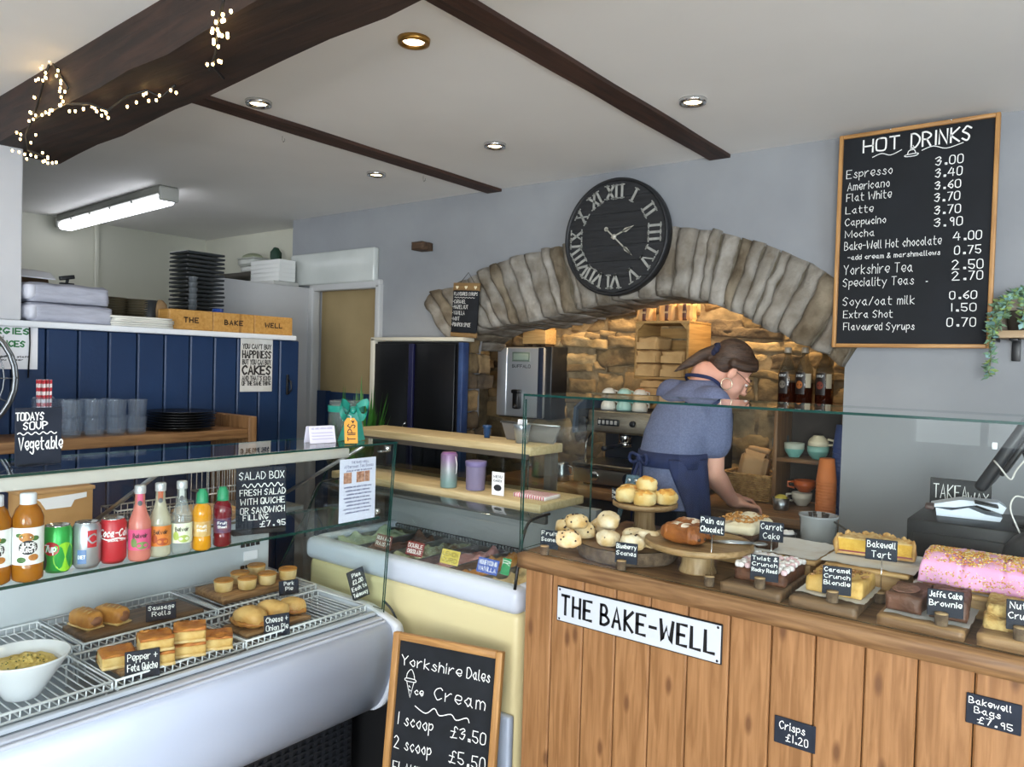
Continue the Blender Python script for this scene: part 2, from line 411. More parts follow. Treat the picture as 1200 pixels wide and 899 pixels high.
# alcove shell: rubble back wall is built stone by stone
MORTAR = mat('lime_mortar', '#8f7d60', .95, c2='#6e5f48', scale=20, bump=.8)
ST = [mat('rubble_ochre', '#a08760', .95, c2='#7a6446', scale=9, bump=1.0, bscale=26), mat('rubble_brown', '#84704f', .95, c2='#5d4d38', scale=9, bump=1.0, bscale=26),
      mat('rubble_pale', '#b49a70', .95, c2='#8d7650', scale=9, bump=1.0, bscale=26), mat('rubble_dark', '#6a5a45', .95, c2='#473c30', scale=9, bump=1.0, bscale=26)]
YA = 3.72
S('wall_alcove_side', MB().box((-3.07, 3.49, 1.2), (.1, .56, 2.4)).box((-.72, 3.49, 1.2), (.1, .58, 2.4)).box((-1.9, 3.6, 2.4), (2.4, .4, .1)), MORTAR)
rb = MB().slab((-1.9, YA+.03, 0), (2.4, .12, 2.4), 60, 2, 60, .012, 9, 4, rnd=0)
rr = random.Random(5)
z = .3
while z < 2.35:
    h = rr.uniform(.04, .13); x = -3.06-rr.uniform(0, .2)
    while x < -.75:
        wd = rr.uniform(.08, .40); hh = h*rr.uniform(.72, 1.25)
        n = noise.noise_vector((x, z, 3))
        rb.slab((x+wd/2, YA-.0+rr.uniform(-.016, .018), z+rr.uniform(-.018, .018)), (wd*1.0, .085, hh*1.0), 9, 2, 6, .017, 17, rr.random()*60, 1+rr.choice((0, 0, 1, 1, 2, 3)), RY(rr.uniform(-7, 7)), rnd=.12)
        x += wd
    z += h*.98
S('wall_alcove', rb, [MORTAR]+ST); rb = MB()
z = .9
while z < 1.66:          # left jamb of the recess, stone faced
    h = rr.uniform(.06, .13); y_ = YW-.01
    while y_ < YW+.09:
        wd = rr.uniform(.09, .16); rb.slab((-2.695, y_+wd/2, z), (.07, wd, h*.98), 3, 7, 5, .013, 17, rr.random()*60, 1+rr.choice((0, 1, 1, 3)), rnd=.12); y_ += wd
    z += h
S('wall_alcove_jamb', rb, [MORTAR]+ST)
# arch of radial voussoirs
AS = [mat('arch_stone', '#8f8a81', .95, c2='#655b4d', scale=9, bump=1.0, bscale=30), mat('arch_stone_brown', '#857a68', .95, c2='#564a39', scale=9, bump=1.0, bscale=30), mat('arch_stone_pale', '#a29d95', .95, c2='#736b5f', scale=9, bump=1.0, bscale=30)]
OUT = [(-2.965, 1.86), (-2.93, 1.94), (-2.75, 1.96), (-2.612, 2.02), (-2.38, 2.09), (-2.08, 2.13), (-1.80, 2.17), (-1.52, 2.17), (-1.30, 2.14), (-1.083, 2.065), (-.90, 1.98), (-.74, 1.86), (-.70, 1.72)]
INN = [(-2.74, 1.62), (-2.68, 1.68), (-2.58, 1.735), (-2.46, 1.75), (-2.25, 1.76), (-1.95, 1.825), (-1.70, 1.868), (-1.47, 1.868), (-1.28, 1.828), (-1.09, 1.738), (-.95, 1.672), (-.82, 1.61), (-.77, 1.575)]
def along(P, t):
    d = [0]
    for a, b in zip(P, P[1:]): d.append(d[-1]+math.dist(a, b))
    t *= d[-1]
    for i in range(len(P)-1):
        if t <= d[i+1]+1e-9:
            k = (t-d[i])/(d[i+1]-d[i]); return (P[i][0]+(P[i+1][0]-P[i][0])*k, P[i][1]+(P[i+1][1]-P[i][1])*k)
    return P[-1]
ts = [0]; rr = random.Random(11)
while ts[-1] < 1: ts.append(ts[-1]+rr.uniform(.019, .045))
ts[-1] = 1
ar = MB()
for i in range(len(ts)-1):
    a, b = ts[i], ts[i+1]; g = .002
    o0, o1, i0, i1 = along(OUT, a+g), along(OUT, b-g), along(INN, a+g), along(INN, b-g)
    lift = rr.uniform(-.006, .004); dep = rr.uniform(-.02, .006); nu, nv, nd = 4, 9, 4
    sd = rr.random()*50; ids = {}; vs = []
    for p in range(nu+1):
        for q in range(nv+1):
            for k in range(nd+1):
                if not (p in (0, nu) or q in (0, nv) or k in (0, nd)): continue
                u, v, e = p/nu, q/nv, k/nd
                top = (o0[0]+(o1[0]-o0[0])*u, o0[1]+(o1[1]-o0[1])*u+lift); bot = (i0[0]+(i1[0]-i0[0])*u, i0[1]+(i1[1]-i0[1])*u)
                P_ = Vector((bot[0]+(top[0]-bot[0])*v, YW-.035+dep+.40*e, bot[1]+(top[1]-bot[1])*v))
                nvv = noise.noise_vector(P_*15+Vector((sd, 0, 0))); kt = 1 if v < .95 else .25; P_ += Vector((nvv.x*.015*kt, nvv.y*.02, nvv.z*.015*kt))
                if k == 0 and p in (0, nu): P_.y += .009
                if k == 0 and q in (0, nv): P_.y += .005
                ids[p, q, k] = len(vs); vs.append(P_)
    fs = []
    for p in range(nu):
        for q in range(nv): fs += [(ids[p, q, 0], ids[p+1, q, 0], ids[p+1, q+1, 0], ids[p, q+1, 0])]
        for k in range(nd): fs += [(ids[p, 0, k], ids[p, 0, k+1], ids[p+1, 0, k+1], ids[p+1, 0, k]), (ids[p, nv, k], ids[p+1, nv, k], ids[p+1, nv, k+1], ids[p, nv, k+1])]
    for q in range(nv):
        for k in range(nd): fs += [(ids[0, q, k], ids[0, q+1, k], ids[0, q+1, k+1], ids[0, q, k+1]), (ids[nu, q, k], ids[nu, q, k+1], ids[nu, q+1, k+1], ids[nu, q+1, k])]
    ar.add(vs, fs, rr.choice((0, 0, 1, 2)), True)
# mortar bed behind the stones, following the ring
ring = [along(OUT, i/40) for i in range(41)]; ring = [(p[0], p[1]-.012) for p in ring]
ring += [(p[0], p[1]+.012) for p in [along(INN, 1-i/40) for i in range(41)]]
ar.prism(ring, -.37, 3, MY, at=-(YW-.012))
S('trim_1', ar, AS+[mat('arch_mortar', '#6d675c', .95, c2='#57503f', scale=18, bump=.8)], 'arch of radial rough stones over the recess')

# kitchen beyond
S('wall_kitchen_left', MB().box((-5.6, 1.0, 1.2), (.1, 4.6, 2.5)), CREAMWALL)
S('wall_kitchen_back', MB().box((-4.85, 3.30, 1.2), (1.5, .1, 2.5)).box((-4.15, 3.33, 1.2), (.1, .06, 2.5)), CREAMWALL)
S('trim_2', MB().box((-5.535, 2.43, 1.95), (.025, .03, 1.0), .006), CREAMWALL, 'cream pipe casing on the kitchen wall')
# passage behind the doorway: beige over navy dado
S('wall_passage', MB().box((-3.66, 3.135, 1.70), (.62, .03, .70)).box((-3.66, 3.13, .675), (.62, .04, 1.35), mi=1).box((-3.90, 3.10, .675), (.10, .04, 1.36), mi=1),
  [mat('beige_wall', '#a08b63', .7, c2='#96825b', scale=4), NAVY])
S('trim_3', MB().box((DL-.015, 3.06, 1.0), (.07, .06, 2.0), .008).box((DR+.01, 3.06, 1.0), (.04, .05, 2.0), .008).box(((DL+DR)/2, 3.06, DT+.012), (DR-DL+.05, .05, .05), .008), mat('grey_frame', '#b9b9b8', .45), 'grey door frame')
S('trim_4', MB().box((-3.765, 3.045, 2.115), (.79, .045, .20), .012), mat('gloss_white', '#cdd0cc', .25, c2='#bcc0bc', scale=3, bump=.3, bscale=7), 'white gloss boxed lintel over the doorway')
# open door leaf
S('door_1', MB().box((-4.0, 2.69, 1.0), (.045, .71, 2.0), .008), mat('door_paint', '#bdbcbc', .4))
# blue tongue-and-groove partition with white cap
pb = MB(); y = -3.2
while y < 2.33:
    pb.box((XB-.03, min(y+.0575, 2.335), .82), (.06, .111, 1.64), .005, seg=1); y += .1165
pb.box((XB-.05, -.43, .8), (.05, 5.5, 1.58))
S('wall_left', pb, NAVY)
S('trim_5', MB().box((XB-.05, -.43, 1.652), (.16, 5.56, .024), .004), WHITE, 'white cap of the blue partition')
S('wall_left_upper', MB().box((XB-.05, -1.04, 2.06), (.10, 4.36, .79), .006), mat('white_post', '#d3d3d6', .5, c2='#c9c9cc', scale=3, bump=.1))
# front wall with windows, right wall: behind and beside the camera
WALLW = mat('white_wall', '#c9c8c4', .7)
def holed(mb, x0, x1, z1, holes, put):
    xs = x0
    for a, b, c, d in holes:
        put(mb, xs, a, 0, z1); put(mb, a, b, 0, c); put(mb, a, b, d, z1); xs = b
    put(mb, xs, x1, 0, z1)
mb = MB(); holed(mb, -3.3, 2.7, ZC, [(-1.2, -.2, 1.0, 2.2), (.25, 2.55, .6, 2.35)], lambda m, a, b, c, d: m.box(((a+b)/2, -3.26, (c+d)/2), (b-a, .12, d-c)))
S('wall_front', mb, WALLW)
mb = MB(); holed(mb, -3.2, 3.066, ZC, [(-2.45, .95, .6, 2.35)], lambda m, a, b, c, d: m.box((2.66, (a+b)/2, (c+d)/2), (.12, b-a, d-c)))
S('wall_right', mb, WALLW)
for k, (xa, xb, za, zb_) in enumerate(((-1.2, -.2, 1.0, 2.2), (.25, 2.55, .6, 2.35))):
    fr = MB(); nn_ = 2 if k == 0 else 3
    for q in range(nn_+1): fr.box((xa+(xb-xa)*q/nn_, -3.26, (za+zb_)/2), (.05, .06, zb_-za), .004)
    for q in (za, (za+zb_)/2+.15, zb_): fr.box(((xa+xb)/2, -3.26, q), (xb-xa, .06, .05), .004)
    o = S('window_%d' % (k+1), fr, WHITE); MB().box(((xa+xb)/2, -3.26, (za+zb_)/2), (xb-xa-.04, .006, zb_-za-.04)).build('pane', GLASS, o)
fr = MB()
for q in (-2.45, -1.32, -.18, .95): fr.box((2.66, q, 1.475), (.06, .05, 1.75), .004)
for q in (.6, 1.75, 2.35): fr.box((2.66, -.75, q), (.06, 3.4, .05), .004)
o = S('window_3', fr, WHITE); MB().box((2.66, -.75, 1.475), (.006, 3.36, 1.71)).build('pane', GLASS, o)  # unseen side window, added as the opening for the strong side daylight

# ceiling beams
def hexa(a, b):     # two quads of 4 points
    return MB().add(list(a)+list(b), [(0, 3, 2, 1), (4, 5, 6, 7), (0, 1, 5, 4), (1, 2, 6, 5), (2, 3, 7, 6), (3, 0, 4, 7)])
def beamline(p, q, z, x): 
    a, b = PZ(*p, z), PZ(*q, z); k = (x-a.x)/(b.x-a.x); return a.y+(b.y-a.y)*k
ends = []
for x in (-3.3, 1.6):
    yt = beamline((0, 110), (150, 0), ZC, x); yf = beamline((43, 142), (300, 3), 2.3, x); yb = beamline((85, 182), (395, 0), 2.3, x)
    if x > 0: yt, yf, yb = .86, .78, .93
    ends.append([(x, yt, ZC+.01), (x, yf, 2.3), (x, yb, 2.3), (x, yb+.02, ZC+.01)])
bmm = MB()
NS = 24
for i in range(NS+1):
    k = i/NS
    for j in range(4):
        p = Vector(ends[0][j]).lerp(Vector(ends[1][j]), k)
        if j in (1, 2): p += Vector((0, .012*noise.noise(p*3), .008*noise.noise(p*4)))
        bmm.v.append(tuple(p))
for i in range(NS):
    for j in range(4): bmm.f.append([i*4+j, (i+1)*4+j, (i+1)*4+(j+1) % 4, i*4+(j+1) % 4]); bmm.m.append(0); bmm.sm.append(False)
S('trim_6', bmm, DARKBEAM, 'heavy dark timber beam')
BY = lambda x: ends[0][1][1]+(ends[1][1][1]-ends[0][1][1])*(x+3.3)/4.9      # front face y at x
def thinbeam(nm, x0, x1, y0, lab):
    b = MB(); n = 20
    for i in range(n+1):
        yy = y0+(YW+.01-y0)*i/n; d = .006*noise.noise((x0, yy*3, 0)); e = .006*noise.noise((x0, yy*3, 5))
        b.v += [(x0+d, yy, ZC+.01), (x0+d, yy, ZC-.014), (x1+e, yy, ZC-.014), (x1+e, yy, ZC+.01)]
    for i in range(n):
        for j in range(4): b.f.append([i*4+j, i*4+(j+1) % 4, (i+1)*4+(j+1) % 4, (i+1)*4+j]); b.m.append(0); b.sm.append(False)
    S(nm, b, DARKBEAM_Y, lab)
thinbeam('trim_7', -1.345, -1.255, .95, 'thin dark ceiling beam above the clock')
thinbeam('trim_8', -2.56, -2.47, 1.1, 'thin dark ceiling beam in the middle of the room')

# ================================================================ LAMPS
WARM = (1, .82, .58)
BULB = mat('warm_bulb', '#ffe2ac', .5, emit=14)
def spot(x, y):
    p = PZ(x, y, ZC)
    labs = {485: 'recessed warm downlight between big beam and the thin beam above the clock', 303: 'recessed downlight between the fairy lights and the middle thin beam', 812: 'recessed downlight nearest the hot drinks board', 580: 'recessed downlight above and left of the round clock', 441: 'recessed downlight nearest the white lintel box'}
    r = T('ceiling_downlight', labs[x], 'light', (p.x, p.y, ZC-.012))
    MB().lathe([(.030, .004), (.034, -.002), (.044, -.001), (.046, .012), (.030, .012)], 28).build('bezel', CHROME if x != 485 else mat('brass', '#b98d4a', .3, metal=1), r)
    MB().lathe([(0, .006), (.030, .006), (.030, .010), (0, .010)], 20).build('lamp', BULB, r)
    l = bpy.data.lights.new('downlight_glow', 'SPOT'); l.energy = 14; l.spot_size = 2.0; l.spot_blend = .8; l.color = WARM; l.shadow_soft_size = .03
    o = bpy.data.objects.new('downlight_glow', l); COL.objects.link(o); o.location = (p.x, p.y, ZC-.02)
for q in ((485, 46), (303, 119), (812, 117), (580, 169), (441, 203)): spot(*q)
# warm spotlights tucked up inside the alcove behind the arch
for x, e in ((-1.40, 42), (-2.15, 22)):
    r = T('alcove_spotlight', 'warm spotlight hidden behind the arch '+('on the right' if x > -1.5 else 'on the left'), 'light', (x, 3.5, 2.34))
    MB().cyl((0, 0, -.05), .03, .06, 16).build('housing', BLACK, r)
    MB().lathe([(0, -.052), (.024, -.052), (.024, -.05), (0, -.05)], 16).build('lamp', BULB, r)
    l = bpy.data.lights.new('alcove_glow', 'POINT'); l.energy = e; l.color = (1, .74, .42); l.shadow_soft_size = .04
    o = bpy.data.objects.new('alcove_glow', l); COL.objects.link(o); o.location = (x, 3.5, 2.24)
# kitchen batten
p, q = PZ(75, 265, 2.385), PZ(199, 232, 2.385)
r = T('fluorescent_batten', 'long white fluorescent batten on the kitchen ceiling', 'light', ((p.x+q.x)/2, (p.y+q.y)/2, ZC))
r.rotation_euler = (0, 0, math.atan2(q.y-p.y, q.x-p.x))
MB().box((0, 0, -.022), (1.5, .10, .045), .006).build('housing', mat('batten_grey', '#77776f', .5), r)
MB().box((0, 0, -.07), (1.48, .085, .052), .02, seg=4).build('diffuser', mat('batten_glow', '#f3f6ff', .5, emit=7), r)
for q in (-.75, .75): MB().box((q, 0, -.045), (.03, .103, .075), .01).build('end_cap', mat('batten_cap', '#a8a8a2', .5), r)
for q in (-.5, -.2, .1, .4): MB().box((q, -.046, -.05), (.02, .008, .02), .002).build('clip', mat('batten_cap', '#a8a8a2', .5), r)

# fairy lights wound round the big beam
r = T('fairy_light_string', 'string of warm fairy lights wound round the heavy dark beam', 'string lights', (0, 0, 0))
DW = mat('dark_wire', '#15120f', .6)
paths = []
def onbeam(x, y, face):
    if face == 'u': p = PZ(x, y, 2.285); return p
    q = PY(x, y, .95)
    for _ in range(4): q = PY(x, y, BY(q.x)-.008)
    return q
rr = random.Random(3); bulbs = []
def run(pts, face, dens, spread, hang=0):
    P3 = [onbeam(x, y, face) for x, y in pts]
    MB().tube(P3, .0035, 6).build('wire', DW, r); 
    for a, b in zip(P3, P3[1:]):
        n = max(1, int((b-a).length/dens))
        for i in range(n):
            bulbs.append((a.lerp(b, rr.random()), spread))
run([(60, 68), (52, 92), (44, 122), (38, 140), (30, 158), (33, 176), (52, 184)], 'f', .014, .035)
run([(62, 75), (72, 90), (80, 103), (70, 118)], 'f', .02, .02)
run([(40, 140), (78, 122), (105, 122), (128, 130)], 'f', .03, .014)
run([(128, 128), (150, 112), (172, 106), (190, 114), (205, 100)], 'u', .03, .02)
run([(262, 0), (256, 25), (253, 60), (250, 78), (262, 92)], 'u', .014, .022)
run([(253, 62), (245, 82)], 'u', .02, .02)
bl = MB().lathe([(0, .006), (.003, .0045), (.0035, 0), (.002, -.003), (0, -.003)], 8)
first = None
for p, sp_ in bulbs[:98]:
    q = p+Vector((rr.uniform(-sp_, sp_), -rr.uniform(.004, .012) if p.z > 2.292 else rr.uniform(-sp_, sp_), rr.uniform(-sp_, sp_) if p.z > 2.292 else -rr.uniform(.0, .03)))
    if first is None: first = bl.build('bulb', mat('fairy_bulb', '#ffd48a', .5, emit=16), r, q)
    else: c = first.copy(); COL.objects.link(c); c.location = q
# hooks on the thin beams
for nm, px, lab in (('hook', (331, 160), 'small metal hook under the middle thin beam near the fairy lights'), ('hook', (496, 207), 'small metal hook under the middle thin beam near the back wall')):
    p = PZ(*px, ZC-.014)
    tag(MB().tube([(0, 0, .004), (0, 0, -.012), (.006, 0, -.022), (.014, 0, -.016), (.014, 0, -.008)], .0016, 6).build(nm, CHROME, None, (p.x, p.y, ZC-.016)), lab, 'hook')

# ================================================================ SERVING COUNTER (right)
ZT = 1.0
r = T('serving_counter', 'long pine plank serving counter with thick oak top', 'counter', (0, 0, 0))
CX0, CX1 = -1.347, 1.5
mb = MB(); n = 60
mb.slab(((CX0+CX1)/2, 2.12, .955), (CX1-CX0, .66, .045), 90, 12, 3, .0018, 14, 3, rnd=.12)
mb.build('countertop', OAK_X, r)
edges = [CX0+.01, -1.24, -1.132, -1.028, -.923, -.817, -.706, -.603, -.501, -.395, -.289, -.184]
while edges[-1] < CX1-.02: edges.append(edges[-1]+.106)
for a, b in zip(edges, edges[1:]):
    MB().box((0, 0, .4765), (b-a-.0025, .022, .953), .004, seg=1).build('plank', PINE_Z, r, ((a+b)/2, 1.835, 0))
MB().box((0, 0, .4765), (.022, .58, .953), .003).build('end_panel', PINE_Z, r, (CX0+.021, 2.14, 0))
MB().box((.08, 2.44, .4765), (2.82, .02, .953)).build('back_panel', PINE_Z, r)

def pane(mb, c, d, thin, glassmi=0, edgemi=1):
    """flat pane; narrow rim faces take the green edge"""
    hx, hy, hz = d[0]/2, d[1]/2, d[2]/2
    vs = [(c[0]+x, c[1]+y, c[2]+z) for x in (-hx, hx) for y in (-hy, hy) for z in (-hz, hz)]
    fs = [(0, 1, 3, 2), (4, 6, 7, 5), (0, 4, 5, 1), (2, 3, 7, 6), (0, 2, 6, 4), (1, 5, 7, 3)]
    ax = [0, 0, 1, 1, 2, 2]
    for f, a in zip(fs, ax): mb.add([vs[i] for i in f], [(0, 1, 2, 3)], glassmi if a == thin else edgemi)
    return mb
GM = [GLASS, GLASS_EDGE]
r = T('sneeze_guard', 'green-edged clear glass sneeze guard on the oak counter top', 'glass screen', (0, 0, ZT+.003))
pane(MB(), (.074, 1.813, .2285), (2.852, .006, .457), 1).build('front_pane', GM, r)
pane(MB(), (-1.349, 2.01, .2235), (.006, .38, .447), 0).build('side_pane', GM, r)
pane(MB(), (.074, 2.005, .460), (2.852, .39, .006), 2).build('top_pane', GM, r)

def screw(parent, x, y, z, m=CHROME, r_=.004):
    MB().lathe([(0, .0015), (r_*.7, .0012), (r_, 0)], 10, M=Matrix.Rotation(PI/2, 4, 'X')).build('screw', m, parent, (x, y, z))
# enamel sign
r = T('enamel_sign', 'white enamel sign with black raised capitals on the counter front', 'sign', (-.969, 1.818, .82))
MB().box((0, .002, .05), (.496, .004, .102), .0018, seg=1).build('black_rim', BLACK, r)
MB().box((0, -.001, .05), (.489, .003, .095), .001, seg=1).build('white_plate', mat('sign_white', '#c6cbd4', .3), r)
mb = MB(); write(mb, 'THE BAKE-WELL', -.228, .228, .024, .053, .0082, -.0030, 0, sp=2.4); mb.build('lettering', mat('sign_black', '#0d0d10', .4), r)
for x in (-.237, .237):
    for z in (.008, .092): screw(r, x, -.0025, z, mat('dark_screw', '#3b3b40', .4, metal=1), .0035)
chalk_sign('small slate sign reading Crisps £1.20 on the counter planks', .0945, .064, (-.539, 1.819, .672), [('Crisps', .012-.047, .07-.047, .037, .018), ('£1.20', .028-.047, .078-.047, .011, .017)], wd=.0019)
bpy.context.scene.objects[-1]  # (last built sign)
chalk_sign('slate sign reading Bakewell Bags £7.95 on the counter planks', .096, .062, (-.149, 1.819, .84), [('Bakewell', -.043, .03, .043, .0125), ('Bags', -.033, .012, .025, .0125), ('£7.95', -.027, .033, .006, .0125)], wd=.0016)

# ================================================================ GLASS DISPLAY CASE (left)
XF, YE, Y0 = -1.96, 1.86, .30
r = T('display_case', 'white refrigerated display case with glass front and curved panel', 'display case', (0, 0, 0))
prof = [(-1.965, .658), (-1.915, .655), (-1.892, .640), (-1.878, .59), (-1.882, .53), (-1.900, .45), (-1.935, .375), (-1.975, .335), (-2.02, .322), (-2.66, .322), (-2.66, .66), (-2.615, .66), (-2.615, .60), (-2.02, .60), (-2.01, .658)]
MXZ = Matrix(((1, 0, 0, 0), (0, 0, -1, 0), (0, 1, 0, 0), (0, 0, 0, 1)))
CASEW = mat('case_white', '#bcc7dc', .28)
def smoothprof(p): return p
# curved front is smooth: dense profile
fp = smooth_pts(prof[1:9], 5); fullp = [prof[0]]+fp+prof[9:]
MB().prism(fullp, -(YE-.045-Y0), 0, MXZ, True, at=-Y0).build('body', CASEW, r)
def grow(p, k, c=(-2.2, .5)): return [(c[0]+(x-c[0])*k, c[1]+(z-c[1])*k) for x, z in p]
ec = [(-1.955, .668)]+[(x+.012, z) for x, z in fp]+[(-2.02, .31), (-2.66, .31), (-2.66, .70), (-2.03, .685)]
MB().prism(ec, -.04, 0, MXZ, True, at=-(YE-.043)).build('end_cap', mat('case_cap', '#d4dae4', .35), r)
MB().box((-1.945, 1.06, .662), (.03, 1.5, .010), .003).box((-1.975, 1.06, .668), (.02, 1.5, .022), .003).box((-1.918, 1.06, .658), (.012, 1.5, .010), .003).build('sill_strip', mat('sill_grey', '#b4b9c4', .35), r)
MB().box((-2.36, 1.07, .175), (.56, 1.5, .29), .01).build('plinth', BLACKM, r)
g = MB()
for i in range(44): g.box((-2.074, .36+i*.033, .185), (.010, .014, .20))
for i in range(9): g.box((-2.070, 1.07, .10+i*.022), (.006, 1.46, .007))
g.build('grille', mat('grille_black', '#16181d', .5), r)
MB().box((-2.62, 1.07, .80), (.03, 1.5, .36), .004).build('inner_back', mat('inner_white', '#cfd6da', .5, c2='#c3cacf', scale=3), r)
b = MB()
for k in range(4):
    for z in (.738, .822): b.box((-2.602, 1.70+k*.022, z), (.006, .014, .012))
b.build('vent_slot', BLACKM, r)
MB().box((-2.602, 1.735, .78), (.004, .06, .035)).build('white_label', PAPER, r)
MB().box((-2.31, 1.06, .605), (.58, 1.48, .012)).build('inner_tray', mat('tray_steel', '#9aa1a9', .35, metal=.7), r)
# glazing
fg = MB()
q = [(XF, Y0, 1.262), (XF, 1.885, 1.262), (XF, 1.845, .668), (XF, Y0, .668)]
qb = [(x-.006, y, z) for x, y, z in q]
fg.add(q, [(0, 1, 2, 3)], 0); fg.add(qb, [(3, 2, 1, 0)], 0)
for i in range(4): j = (i+1) % 4; fg.add([q[i], q[j], qb[j], qb[i]], [(0, 3, 2, 1)], 1)
fg.build('front_glass', GM, r)
sg = MB()
q = [(XF-.008, 1.884, 1.262), (XF-.28, 1.884, 1.262), (XF-.62, 1.846, .70), (XF-.008, 1.845, .68)]
qb = [(x, y-.006, z) for x, y, z in q]
sg.add(q, [(0, 1, 2, 3)], 0); sg.add(qb, [(3, 2, 1, 0)], 0)
for i in range(4): j = (i+1) % 4; sg.add([q[i], q[j], qb[j], qb[i]], [(0, 3, 2, 1)], 1)
sg.build('side_glass', GM, r)
pane(MB(), (XF-.143, (Y0+1.888)/2, 1.265), (.292, 1.888-Y0, .006), 2).build('top_glass', GM, r)
pane(MB(), (-2.125, (Y0+1.84)/2, 1.001), (.27, 1.84-Y0, .008), 2).build('shelf_glass', GM, r)
MB().box((-2.05, 1.01, 1.236), (.07, 1.42, .032), .004).build('light_housing', mat('housing_white', '#bdbab3', .4), r)
MB().cyl((0, 0, 0), .012, .018, 12).box((.0, -.02, .0), (.02, .04, .006), .002).build('glass_clamp', CHROME, r, (-1.985, 1.865, 1.235))
MB().cyl((0, 0, 0), .010, .016, 12).box((.0, -.015, .0), (.016, .03, .005), .002).build('glass_clamp', CHROME, r, (-2.02, 1.855, 1.01))
for y in (1.105, 1.80): MB().tube([(-2.04, y, 1.25), (-2.62, y, .96)], .007, 8).build('strut', STEEL, r)
MB().box((-2.52, 1.07, .985), (.26, 1.5, .02), .003).build('rear_shelf', STEEL, r)
# wire racks
def rack(x0, x1, y0, y1, z, lab):
    t = T('wire_rack', lab, 'rack', (0, 0, z), 0, 'white wire racks in the display case')
    fr = MB()
    loop = [(x0, y0, 0), (x1, y0, 0), (x1, y1, 0), (x0, y1, 0)]
    fr.tube(loop, .0035, 6, True); fr.tube([(p[0], p[1], .022) for p in loop], .0035, 6, True)
    for a, b in ((x0, y0), (x1, y0), (x1, y1), (x0, y1)): fr.tube([(a, b, 0), (a, b, .022)], .003, 6)
    fr.build('rim', WIRE, t)
    n = int((y1-y0)/.021); bars = MB()
    for i in range(1, n):
        y = y0+(y1-y0)*i/n; bars.tube([(x0, y, .022), (x0, y, .002), (x1, y, .002), (x1, y, .022)], .0022, 5)
    bars.build('bars', WIRE, t)
    # bent-wire feet standing on the tray
    ft = MB()
    for a, b in ((x0+.01, y0+.01), (x1-.01, y0+.01), (x1-.01, y1-.01), (x0+.01, y1-.01)): ft.tube([(a, b, .0), (a, b, .611-z+.003)], .003, 6)
    ft.build('feet', WIRE, t)
ZRF, ZRR = .672, .69
for (a, b), q in zip(((.34, .94), (.95, 1.325), (1.335, 1.805)), ('left', 'middle', 'right')):
    rack(-2.275, -2.015, a, b, ZRF, f'white wire rack in the front row of the display case, {q} one')
for (a, b), q in zip(((.34, .975), (.985, 1.40), (1.41, 1.805)), ('left', 'middle', 'right')):
    rack(-2.585, -2.29, a, b, ZRR, f'white wire rack in the back row of the display case, {q} one')

# ================================================================ ICE CREAM FREEZER
FX0, FX1, FY = -2.50, -1.435, 1.93
r = T('ice_cream_freezer', 'cream ice cream freezer with pale band and curved glass', 'freezer', (0, 0, 0))
CREAM = mat('freezer_cream', '#ddd0a0', .35); BAND = mat('freezer_band', '#c9d0de', .3)
MB().box(((FX0+FX1)/2, FY+.25, .39), (FX1-FX0, .50, .74), .03, seg=4).build('body', CREAM, r)
MB().box(((FX0+FX1)/2, FY+.02, .797), (FX1-FX0+.012, .075, .088), .03, seg=4).build('front_band', BAND, r)
MB().box((FX1-.02, FY+.26, .797), (.05, .44, .088), .015, seg=3).box((FX0+.02, FY+.26, .797), (.05, .44, .088), .015, seg=3).build('side_band', BAND, r)
MB().box(((FX0+FX1)/2, FY-.008, .21), (FX1-FX0-.02, .02, .40), .008).build('kick_panel', BLACKM, r); MB().box((FX1-.035, FY-.016, .22), (.06, .03, .43), .008).build('corner_post', mat('kick_grey', '#b7c3d6', .4), r)
MB().box(((FX0+FX1)/2, FY+.47, .885), (FX1-FX0, .04, .29)).build('rear_wall', mat('freezer_inner', '#8f9496', .4), r)
gr = MB().box((0, 0, 0), (1.0, .012, .07)); gr2 = MB()
for i in range(62): gr2.box((-.49+i*.016, -.009, 0), (.007, .008, .066))
gb = gr.build('vent_grille', BLACKM, r, ((FX0+FX1)/2, FY+.448, .80)); gr2.build('slats', mat('slat_grey', '#7d8386', .4), gb)
gl = MB(); N = 10; pts = []
for i in range(N+1):
    k = i/N; pts.append((FY-.02+.055*k+.03*k*k*k, .842+.215*math.sin(k*PI/2*1.0)*.98))
pts += [(FY+.10, 1.056), (FY+.16, 1.058)]
va = [(FX0, y, z) for y, z in pts]+[(FX1-.005, y, z) for y, z in pts]; nn = len(pts)
gl.add(va, [(i, nn+i, nn+i+1, i+1) for i in range(nn-1)], 0, True)
gl.add([(x, y+.005, z-.002) for x, y, z in va], [(i, i+1, nn+i+1, nn+i) for i in range(nn-1)], 0, True)
gl.build('curved_glass', GLASS, r)
MB().tube([(FX1-.004, y, z) for y, z in pts], .005, 6).build('glass_seal', BLACK, r)
MB().tube([(FX0+.004, y, z) for y, z in pts], .005, 6).build('glass_seal', BLACK, r)
MB().box(((FX0+FX1)/2, FY+.14, 1.040), (FX1-FX0, .02, .03), .004).build('top_rail', mat('rail_dark', '#3f4140', .4), r)
